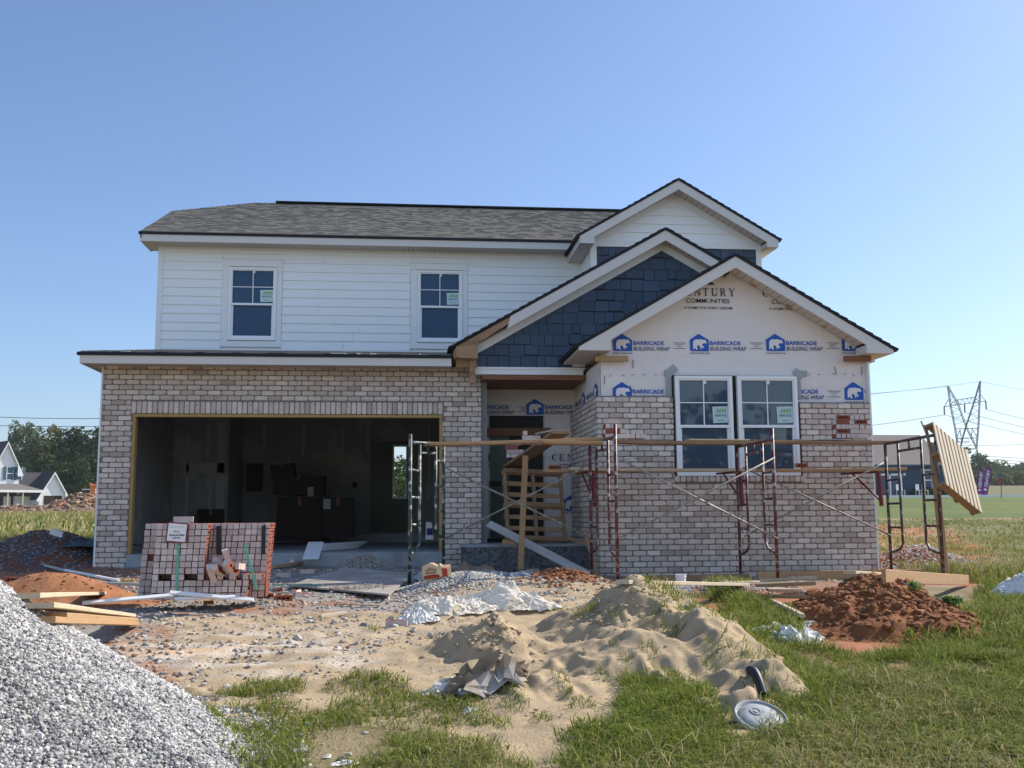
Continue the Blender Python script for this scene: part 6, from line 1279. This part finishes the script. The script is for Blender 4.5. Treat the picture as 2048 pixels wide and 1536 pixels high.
# trees seen through the garage window opening
tree(793, 62, 3.9, 1.6, 'green tree seen through the back window of the garage', MD, 1500, .3, zoff=-.4); tree(806, 70, 3.1, 2.2, 'second lower tree seen through the garage window', YL, 1200, .3, zoff=-.4)
RT = [(1905, 250, 8.0, 7, DK, 'dark tree clump behind the tilted pallet'), (1930, 240, 10.5, 6.5, DK, 'dark tree at the foot of the power pylon'), (1948, 244, 8.5, 5, MD, 'round tree just left of the purple flags'), (1975, 262, 6.8, 6, MD, 'tree crown behind the purple flags'), (1996, 258, 7.0, 6, MD, 'tree behind the street sign'), (2016, 262, 6.0, 6, YL, 'paler tree right of the street sign'), (2038, 256, 7.2, 6.5, MD, 'tree at the right edge of the photo'), (2060, 260, 6.4, 6.5, MD, 'tree cut by the right edge'), (1986, 225, 3.6, 4.5, YL, 'low yellowish bush behind the second flag'), (2024, 228, 3.8, 5, MD, 'low bush in the tree line at right'), (1960, 230, 3.8, 5, DK, 'low dark bush behind the first flag'), (2048, 226, 3.4, 5, YL, 'low yellowish bush at the right edge')]
for (px, Yc, h, rad, cs, lb) in RT: tree(px, Yc, h*.84, rad, lb, cs, 1700, .8, group='trees along the field at the right', trunk=.05)
for i, (x, y, h, rad) in enumerate([(3, -26, 9, 4.5), (10, -30, 10, 5), (17, -27, 8.5, 4.5), (-6, -30, 8, 5)]):
    tree(1024, 10, h, rad, 'tree across the street, showing only as a reflection in the bay windows', DK, 900, .8, group='trees across the street', xy=(x, y))
# ---- left background house ----
th = R(38); ex = Vector((math.cos(th), math.sin(th), 0)); ey = Vector((-math.sin(th), math.cos(th), 0))
Lc = Vector(PX(77, 1016, 160)); zb = float(base_z(Lc.x, Lc.y))+.1
def along(px, o=None):     # distance along the facade line through o to the sight line of a photo column
    o = o or Lc; k = ray(px, 1000); k = k[0]/k[1]; return (k*o.y-o.x)/(ex.x-k*ex.y)
fh = thing('far_house', 'white two gabled house with dark roof and teal shutters at the left edge', 'house', (Lc.x, Lc.y, zb))
def LP(a, d, z): v = Lc+ex*a+ey*d; return (v.x, v.y, zb+z)
def lbox(mb, a0, a1, d0, d1, z0, z1): mb.hexa([LP(a0, d0, z0), LP(a1, d0, z0), LP(a1, d1, z0), LP(a0, d1, z0), LP(a0, d0, z1), LP(a1, d0, z1), LP(a1, d1, z1), LP(a0, d1, z1)])
def lprism(mb, P, d0, d1): n = len(P); mb.add([LP(a, d0, z) for a, z in P]+[LP(a, d1, z) for a, z in P], [tuple(range(n)), tuple(range(2*n-1, n-1, -1))]+[(i, n+i, n+(i+1) % n, (i+1) % n) for i in range(n)])
Wg = along(133); sc_ = Lc.y/FPX; he = (1012-982)*sc_; pk = (1012-939)*sc_
t = MB(); lprism(t, [(0, 0), (Wg, 0), (Wg, he), (Wg/2, pk-.15), (0, he)], 0, 9); t.build('garage_wall', M['farwhite'], fh)
t = MB(); s_ = (pk-he)/(Wg/2); o = .45
for sg in (-1, 1):
    c = Wg/2; e = c+sg*(Wg/2+o); ze = he-o*s_; lprism(t, [(c, pk+.05), (e, ze), (e, ze+.16), (c, pk+.25)], -.35, 9)
t.build('garage_roof', M['darkroof'], fh)
t = MB()
for sg in (-1, 1): c = Wg/2; e = c+sg*(Wg/2+o); ze = he-o*s_; lprism(t, [(c, pk+.05), (e, ze), (e, ze-.28), (e-sg*.8, ze-.28), (e-sg*.8, ze+.8*s_-.28), (c, pk-.28)], -.42, -.34)
lbox(t, Wg/2-.25, Wg/2+.25, -.03, 0, pk-2.0, pk-.9); build_split(t, 'trim', M['trim'], fh)
t = MB(); lbox(t, .7, Wg-.7, -.05, 0, 0, 2.2); t.build('garage_door', M['box'], fh)
# two storey part, set further left
W2 = (along(46)-along(-8)); a1 = along(46)-.2; a0 = a1-W2; d0 = 1.6; hf_ = (1017-968)*sc_; he2 = (1017-937)*sc_; pk2 = (1017-888)*sc_
t = MB(); lprism(t, [(a0, hf_), (a1, hf_), (a1, he2), ((a0+a1)/2, pk2-.15), (a0, he2)], d0, d0+9); lbox(t, a0, a1, d0+2, d0+9, 0, hf_); lbox(t, a1, 0, d0+1, d0+6, 0, he-.2); t.build('main_wall', M['farwhite'], fh)
t = MB(); c = (a0+a1)/2; s2_ = (pk2-he2)/(W2/2)
for sg in (-1, 1): e = c+sg*(W2/2+o); ze = he2-o*s2_; lprism(t, [(c, pk2+.05), (e, ze), (e, ze+.16), (c, pk2+.25)], d0-.35, d0+9)
lprism(t, [(a1, he-.2), (Wg/2, he-.2), (Wg/2, pk), (a1, pk)], 4.4, 4.6)
t.add([LP(a1-.1, d0+.2, he-.1), LP(.1, d0-1.0, he-.2), LP(Wg/2, 4.5, pk+.1), LP(a1-.1, 4.5, pk+.1)], [(0, 1, 2, 3)]); t.build('main_roof', M['darkroof'], fh)
t = MB()
for sg in (-1, 1): e = c+sg*(W2/2+o); ze = he2-o*s2_; lprism(t, [(c, pk2+.05), (e, ze), (e, ze-.28), (e-sg*.8, ze-.28), (e-sg*.8, ze+.8*s2_-.28), (c, pk2-.28)], d0-.42, d0-.34)
lbox(t, c-.25, c+.25, d0-.03, d0, pk2-2.4, pk2-1.2); build_split(t, 'trim', M['trim'], fh)
for wa in (along(17, Vector(LP(0, d0, 0))), along(34, Vector(LP(0, d0, 0)))):
    t = MB(); lbox(t, wa-.42, wa+.42, d0-.08, d0-.02, hf_+.8, hf_+2.5); wn = t.build('window', M['glass'], fh); t = MB(); lbox(t, wa-.5, wa-.42, d0-.1, d0-.02, hf_+.72, hf_+2.58); lbox(t, wa+.42, wa+.5, d0-.1, d0-.02, hf_+.72, hf_+2.58); lbox(t, wa-.42, wa+.42, d0-.11, d0-.02, hf_+1.58, hf_+1.68); t.build('frame', M['vinyl'], wn)
    for sg in (-1, 1): t = MB(); lbox(t, wa+sg*.75-.22, wa+sg*.75+.22, d0-.1, d0-.02, hf_+.7, hf_+2.6); t.build('shutter', M['shutter'], fh)
t = MB(); t.add([LP(a0, -.8, hf_-.9), LP(.6, -.8, hf_-.9), LP(a1+.2, d0, hf_+.1), LP(a0, d0, hf_+.1)], [(0, 1, 2, 3)]); t.build('porch_roof', M['greyroof'], fh)
t = MB(); lbox(t, a0, .6, -.9, -.75, hf_-1.2, hf_-.85); t.build('porch_fascia', M['trim'], fh)
t = MB(); lbox(t, a0, a1+2.0, d0+1.9, d0+2, 0, hf_-.9); t.build('porch_brick', M['farbrick'], fh)
for pa in (along(12), along(42)): t = MB(); lbox(t, pa-.09, pa+.09, -.8, -.62, 0, hf_-1.1); t.build('porch_post', M['wood_pale'], fh)
t = MB(); pa = along(30); lbox(t, pa-.5, pa+.5, d0+1.82, d0+1.89, 0, 2.1); t.build('door', M['farwhite'], fh); t = MB(); pa = along(5); lbox(t, pa-.5, pa+.5, d0+1.82, d0+1.89, .5, 2.3); t.build('porch_window', M['glass'], fh)
# ---- rubble heap and excavator ----
rb = PX(150, 1000, 122)
def h_rub(x, y): return np.maximum(2.0*np.exp(-((x-rb[0]-1)/4.2)**2-((y-rb[1])/4)**2), .7*np.exp(-((x-rb[0]+6)/6)**2-((y-rb[1])/3)**2))*(1+.7*fbm(x*.9, y*.9, 201))+.5*np.abs(fbm(x*2, y*2, 203))-.16
height_patch('rubble_heap', rb[0]-13, rb[0]+9, rb[1]-8, rb[1]+8, .22, h_rub, M['rubble'], 'long heap of brown dug up soil and rubble before the far trees', 'rubble heap', smooth=False)
N = 900; x = rng.normal(rb[0]-1, 4, N); y = rng.normal(rb[1]-1, 2, N); V, F, Cc = stone_geo(np.stack([x, y, ground_z(x, y)+np.maximum(h_rub(x, y), 0)], -1), rng.uniform(.2, .9, N), stone_cols(N, [(.26, .18, .12), (.16, .10, .06), (.36, .25, .18), (.12, .08, .05), (.30, .13, .07)], .25), .6); tag(bulk('clods', V, F, M['stone'], bpy.data.objects['rubble_heap'], fcol=Cc), kind='stuff')
Ye = 128.; e0 = PX(186, 1000, Ye); exv = thing('excavator', 'orange excavator, only its arm showing left of the brick corner', 'excavator', (e0[0], Ye, float(base_z(e0[0], Ye))))
def xp(pts, d=.5): t = MB(); P = [PX(a/7.682, 860+b/7.682, Ye) for a, b in pts]; t.prism([(p[0], p[2]) for p in P], Ye-d/2, Ye+d/2); return t
xp([(1380, 820), (1425, 835), (1465, 900), (1480, 1045), (1420, 1052), (1385, 960), (1400, 900)]).build('arm', M['orange'], exv); xp([(1430, 850), (1560, 780), (1700, 860), (1700, 900), (1560, 830), (1450, 900)]).build('boom', M['orange'], exv)
xp([(1265, 905), (1400, 905), (1400, 922), (1265, 922)], .3).build('beam', M['farwhite'], exv); xp([(1700, 860), (1950, 860), (1950, 1080), (1700, 1080)], 2.2).build('cab', M['orange'], exv); xp([(1400, 1045), (1480, 1045), (1500, 1100), (1430, 1110)], .9).build('bucket', M['farbrick'], exv)
# ---- blue house at the right ----
Yh = 89.; k_ = Yh/FPX
def hx(px): return PX(px, 960, Yh)[0]
def hz(py, px=1800): return PX(px, py, Yh)[2]
b0 = hx(1700); zb = float(base_z(hx(1800), Yh)); bh = thing('blue_house', 'single storey navy blue house with grey hip roof behind the lawn at right', 'house', (b0, Yh, zb))
zt = hz(931)
t = MB(); t.box(b0, hx(1893), Yh, Yh+10, zb-.3, zt); t.build('wall', M['bluehouse'], bh)
t = MB(); z = zb+.15
while z < zt: t.box(b0, hx(1893), Yh-.02, Yh-.001, z, z+.012); z += .18
t.build('lap_lines', M['dark'], bh)
zr_ = hz(872)*1.0; r1 = PX(1840, 870, Yh+6.0)
t = MB(); t.add([(b0, Yh-.5, zt-.05), (hx(1897), Yh-.5, zt-.05), (r1[0], Yh+6, r1[2]), (b0, Yh+6, r1[2]), (hx(1897), Yh+12, zt)], [(0, 1, 2, 3), (1, 4, 2)]); t.build('roof', M['greyroof'], bh)
t = MB(); t.box(b0, hx(1897), Yh-.55, Yh-.48, zt-.12, zt+.06); t.build('gutter', M['bluehouse'], bh)
t = MB(); t.box(hx(1758), hx(1801), Yh-.06, Yh-.03, hz(995), hz(951)); sd = t.build('sliding_door', M['glass'], bh)
t = MB()
for a in (1755, 1777.5, 1800): t.box(hx(a), hx(a+3.2), Yh-.1, Yh-.02, hz(996), hz(947.5))
t.box(hx(1758), hx(1800), Yh-.1, Yh-.02, hz(951), hz(947.5)); t.build('door_frame', M['vinyl'], sd)
t = MB(); t.box(hx(1849), hx(1862), Yh-.06, Yh-.03, hz(981), hz(940)); wn = t.build('window', M['glass'], bh); t = MB(); t.box(hx(1847.5), hx(1849), Yh-.1, Yh-.02, hz(982), hz(939)); t.box(hx(1862), hx(1863.5), Yh-.1, Yh-.02, hz(982), hz(939)); t.box(hx(1849), hx(1862), Yh-.1, Yh-.02, hz(961.5), hz(959.5)); t.box(hx(1849), hx(1862), Yh-.1, Yh-.02, hz(941), hz(939)); t.build('window_frame', M['vinyl'], wn)
t = MB(); t.box(hx(1806.5), hx(1810.5), Yh-.16, Yh-.02, hz(951), hz(946.5)); t.build('wall_lamp', M['white'], bh)
for i, (px, lb) in enumerate(((1815, 'white patio chair left of the pair on the lawn edge of the blue house'), (1822, 'white patio chair right of the pair by the blue house'), (1777, 'pale patio chair in front of the sliding door'))):
    x = hx(px); y = Yh-2.2; z = float(base_z(x, y)); ch = thing('patio_chair', lb, 'chair', (x, y, z), 'patio chairs by the blue house')
    t = MB(); t.box(x-.28, x+.28, y-.28, y+.28, z+.40, z+.45); t.build('seat', M['vinyl'], ch); t = MB(); t.box(x-.28, x+.28, y+.24, y+.29, z+.45, z+.98); t.build('backrest', M['vinyl'], ch)
    for a in (-.25, .25):
        for b in (-.25, .25): t = MB(); t.box(x+a-.025, x+a+.025, y+b-.025, y+b+.025, z, z+.40); t.build('leg', M['vinyl'], ch)
def shrub(px, Yc, r_, h_, label, cs, z=None):
    x, y = PX(px, 990, Yc)[0], Yc; z = float(base_z(x, y)); root = thing('shrub', label, 'shrub', (x, y, z)); r = np.random.default_rng(px); N = 700; d = r.normal(size=(N, 3)); d /= np.linalg.norm(d, axis=1)[:, None]; P = d*r.uniform(.6, 1, (N, 1)); P[:, 2] = np.abs(P[:, 2]); P = P*np.array([r_, r_, h_])+np.array([x, y, z]); a = r.normal(size=(N, 3))*.08; b = r.normal(size=(N, 3))*.08
    cs = np.array(cs); bulk('foliage', np.stack([P-a, P-b, P+a, P+b], 1).reshape(-1, 3), np.arange(N*4).reshape(-1, 4), M['leaf'], root, fcol=cs[r.integers(0, len(cs), N)]*r.uniform(.7, 1.3, (N, 1))); t = MB(); t.tube([(x, y, z-.1), (x, y, z+h_*.6)], .03, 5); t.build('stem', M['bark'], root)
for px, r_, h_, lb in ((1838, .7, .75, 'dark shrub at the wall of the blue house right of the chairs'), (1852, .6, .6, 'low shrub under the window of the blue house'), (1884, .8, .8, 'shrub at the right corner of the blue house'), (1868, .6, .55, 'small shrub between window and corner of the blue house')): shrub(px, Yh-1.2, r_, h_, lb, DK+MD)
# ---- purple feather flags, street sign ----
def flag(pts, pole, label, txt, Yg=77.):
    g = PX(pole[0], pole[1], Yg); root = thing('feather_flag', label, 'flag', g, 'purple feather flags by the road'); t = MB(); P = [PX(a, b, Yg) for a, b in pts]; n = len(P)
    t.prism([(p[0], p[2]) for p in P], Yg-.012, Yg+.012); t.build('banner', M['flag'], root); t = MB(); t.tube([g, PX(pts[0][0], pts[0][1], Yg+.03), PX(pts[1][0], pts[1][1], Yg+.03)], .02, 5); t.build('pole', M['wire'], root)
    t = MB(); a, b = Vector(PX(*txt[0], Yg-.03)), Vector(PX(*txt[1], Yg-.03)); d = (b-a); nrm = Vector((-d.z, 0, d.x)).normalized()
    V, F = text_geo('CENTURY', offset=.02); wd_ = .26; t.add([tuple(a+d*u+nrm*(v-.5)*wd_) for u, v in V], F); t.build('banner_lettering', M['white'], root)
    t = MB(); c = a-d*.14; t.add([tuple(c-nrm*.16-d*.05), tuple(c+nrm*.16-d*.05), tuple(c+d*.08)], [(0, 1, 2)]); t.build('emblem', M['white'], root)
flag([(1953, 989), (1958, 938), (1963, 936), (1968, 942), (1965, 988)], (1952.5, 998), 'left one of two purple feather flags by the road', [(1959.5, 975), (1963, 943)])
flag([(1963, 991), (1971, 944), (1979, 930), (1982, 938), (1980, 960), (1975, 990)], (1969, 999), 'right and taller one of two purple feather flags by the road', [(1971.5, 974), (1977.5, 940)])
Ys = 72.; g = PX(2003, 1006, Ys); sg = thing('street_sign', 'small blue street name sign on a thin post right of the flags', 'street sign', g)
t = MB(); t.tube([g, PX(2002, 948, Ys)], .03, 6); t.build('post', M['wire'], sg); t = MB(); a, b = PX(1993, 952.5, Ys), PX(2009, 948, Ys); t.box(a[0], b[0], Ys-.05, Ys-.035, a[2], b[2]); t.build('name_plate', M['signblue'], sg); t = MB(); a, b = PX(1999.5, 969, Ys), PX(2002.5, 957, Ys); t.box(a[0], b[0], Ys-.1, Ys-.06, a[2], b[2]); t.build('stop_plate', M['bagred'], sg)
# ---- pylon and lines ----
Yp = 380.; pg = PX(1945, 970, Yp); py_ = thing('power_pylon', 'tall grey lattice power pylon on the horizon at right', 'pylon', (pg[0], Yp, pg[2]))
def cp(a, b, Y_=Yp): return Vector(PX(1820+a/5.487, 740+b/5.487, Y_))
A1, A2, A3 = [(410, 180), (520, 370), (610, 620), (725, 860), (770, 1110)], [(410, 180), (440, 390), (490, 640), (530, 900), (515, 1120)], None
B1, B2_ = [(765, 125), (700, 350), (610, 620), (570, 760), (500, 1100)], [(765, 125), (760, 340), (745, 640), (725, 860), (770, 1110)]
t = MB()
for L_ in (A1, A2, B1, B2_): t.tube([cp(*p) for p in L_], .22, 4)
for L_ in (A1, A2, B1, B2_): t.tube([cp(p[0]+12, p[1]-6, Yp+5) for p in L_], .16, 4)
t.build('leg', M['pylon'], py_)
t = MB()
for a, b in (((375, 402), (830, 340)), ((500, 330), (700, 300)), ((500, 330), (440, 388)), ((700, 300), (760, 345)), ((375, 402), (425, 322)), ((830, 340), (770, 262)), ((490, 645), (745, 638)), ((510, 755), (740, 745)), ((535, 880), (720, 862)), ((550, 650), (585, 985)), ((680, 640), (675, 745)), ((505, 788), (650, 788)), ((530, 900), (590, 985)), ((720, 900), (680, 965)), ((680, 965), (765, 1060)), ((550, 650), (510, 755)), ((680, 640), (740, 745))): t.tube([cp(*a), cp(*b)], .15, 4)
def lerp(L_, y):
    for (x0, y0), (x1, y1) in zip(L_, L_[1:]):
        if y0 <= y <= y1: return x0+(x1-x0)*(y-y0)/(y1-y0)
    return L_[-1][0]
for I, O in ((A1, A2), (B1, B2_)):
    ys = np.linspace(200 if I is A1 else 150, 600, 13)
    for j in range(12): p, q = (I, O) if j % 2 else (O, I); t.tube([cp(lerp(p, ys[j]), ys[j]), cp(lerp(q, ys[j+1]), ys[j+1])], .10, 3)
xs = np.linspace(500, 700, 9)
for j in range(8): f = lambda x, top: (330-30*(x-500)/200) if top else (383-28*(x-500)/200); t.tube([cp(xs[j], f(xs[j], j % 2)), cp(xs[j+1], f(xs[j+1], (j+1) % 2))], .10, 3)
for y in (640, 700, 755, 860): t.tube([cp(lerp(A2, y), y), cp(610, min(y+110, 900))], .08, 3); t.tube([cp(lerp(B2_, y), y), cp(610, min(y+110, 900))], .08, 3)
t.build('lattice', M['pylon'], py_)
for a, b in (((375, 402), (378, 492)), ((600, 378), (601, 466)), ((830, 340), (838, 434))): t = MB(); t.tube([cp(*a), cp(*b)], .28, 6); t.build('insulator', M['pylon'], py_)
def wireline(pts, Yw, r_, lab):
    t = MB(); P = [Vector(PX(a, b, Yw)) for a, b in pts]; Q = []
    for i in range(len(P)-1):
        for k in range(8): f = k/8; Q.append(P[i].lerp(P[i+1], f)-Vector((0, 0, 4*f*(1-f)*(P[i+1]-P[i]).length*.012)))
    Q.append(P[-1]); t.tube(Q, r_, 4); tag(t.build('power_line', M['wire']), lab, 'power line', 'power lines')
C2 = lambda a, b: (1820+a/5.487, 740+b/5.487)
wireline([(1560, 868), C2(378, 492)], Yp, .10, 'power line from the left insulator of the pylon toward the house')
wireline([(1560, 795), C2(410, 180)], Yp, .06, 'thin sky wire left of the pylon, from its left peak')
wireline([(1560, 800), C2(765, 127), (2300, 815)], Yp-6, .06, 'thin sky wire over the right peak of the pylon')
wireline([C2(838, 434), (2300, 888)], Yp, .09, 'power line from the right insulator of the pylon to the right edge')
wireline([C2(601, 466), (2300, 905)], Yp+4, .09, 'power line from the middle insulator to the right edge')
wireline([C2(378, 492), (2300, 918)], Yp+8, .09, 'third power line right of the pylon, lowest of the three')
wireline([C2(300, 905), (2300, 921)], 300, .07, 'low power line near the tree tops, upper one')
wireline([C2(300, 925), (2300, 932)], 300, .07, 'low power line near the tree tops, middle one')
wireline([C2(300, 950), (2300, 940)], 300, .09, 'low thick power line just above the trees at right')
wireline([C2(300, 830), (2300, 873)], 320, .06, 'thin power line crossing half way up the pylon')
wireline([(-120, 828), (260, 836)], 150, .045, 'upper power line in the sky left of the garage')
wireline([(-120, 846), (260, 851)], 150, .045, 'lower power line in the sky left of the garage')

for o in S.objects:
    if o.parent is None and 'category' in o and 'kind' not in o: o['kind'] = 'thing'

# ---- hazy air ----
hb = MB(); hb.box(-720, 920, -60, 1520, -12, 75); hz_ = hb.build('haze', M['wire']); hz_['kind'] = 'stuff'
hm = bpy.data.materials.new('haze_air'); hm.use_nodes = True; hm.node_tree.nodes.clear(); vo = hm.node_tree.nodes.new('ShaderNodeVolumePrincipled'); ho = hm.node_tree.nodes.new('ShaderNodeOutputMaterial')
vo.inputs['Color'].default_value = (.86, .92, 1, 1); vo.inputs['Density'].default_value = .0002; vo.inputs['Anisotropy'].default_value = .3
hm.node_tree.links.new(vo.outputs[0], ho.inputs['Volume']); hz_.data.materials[0] = hm
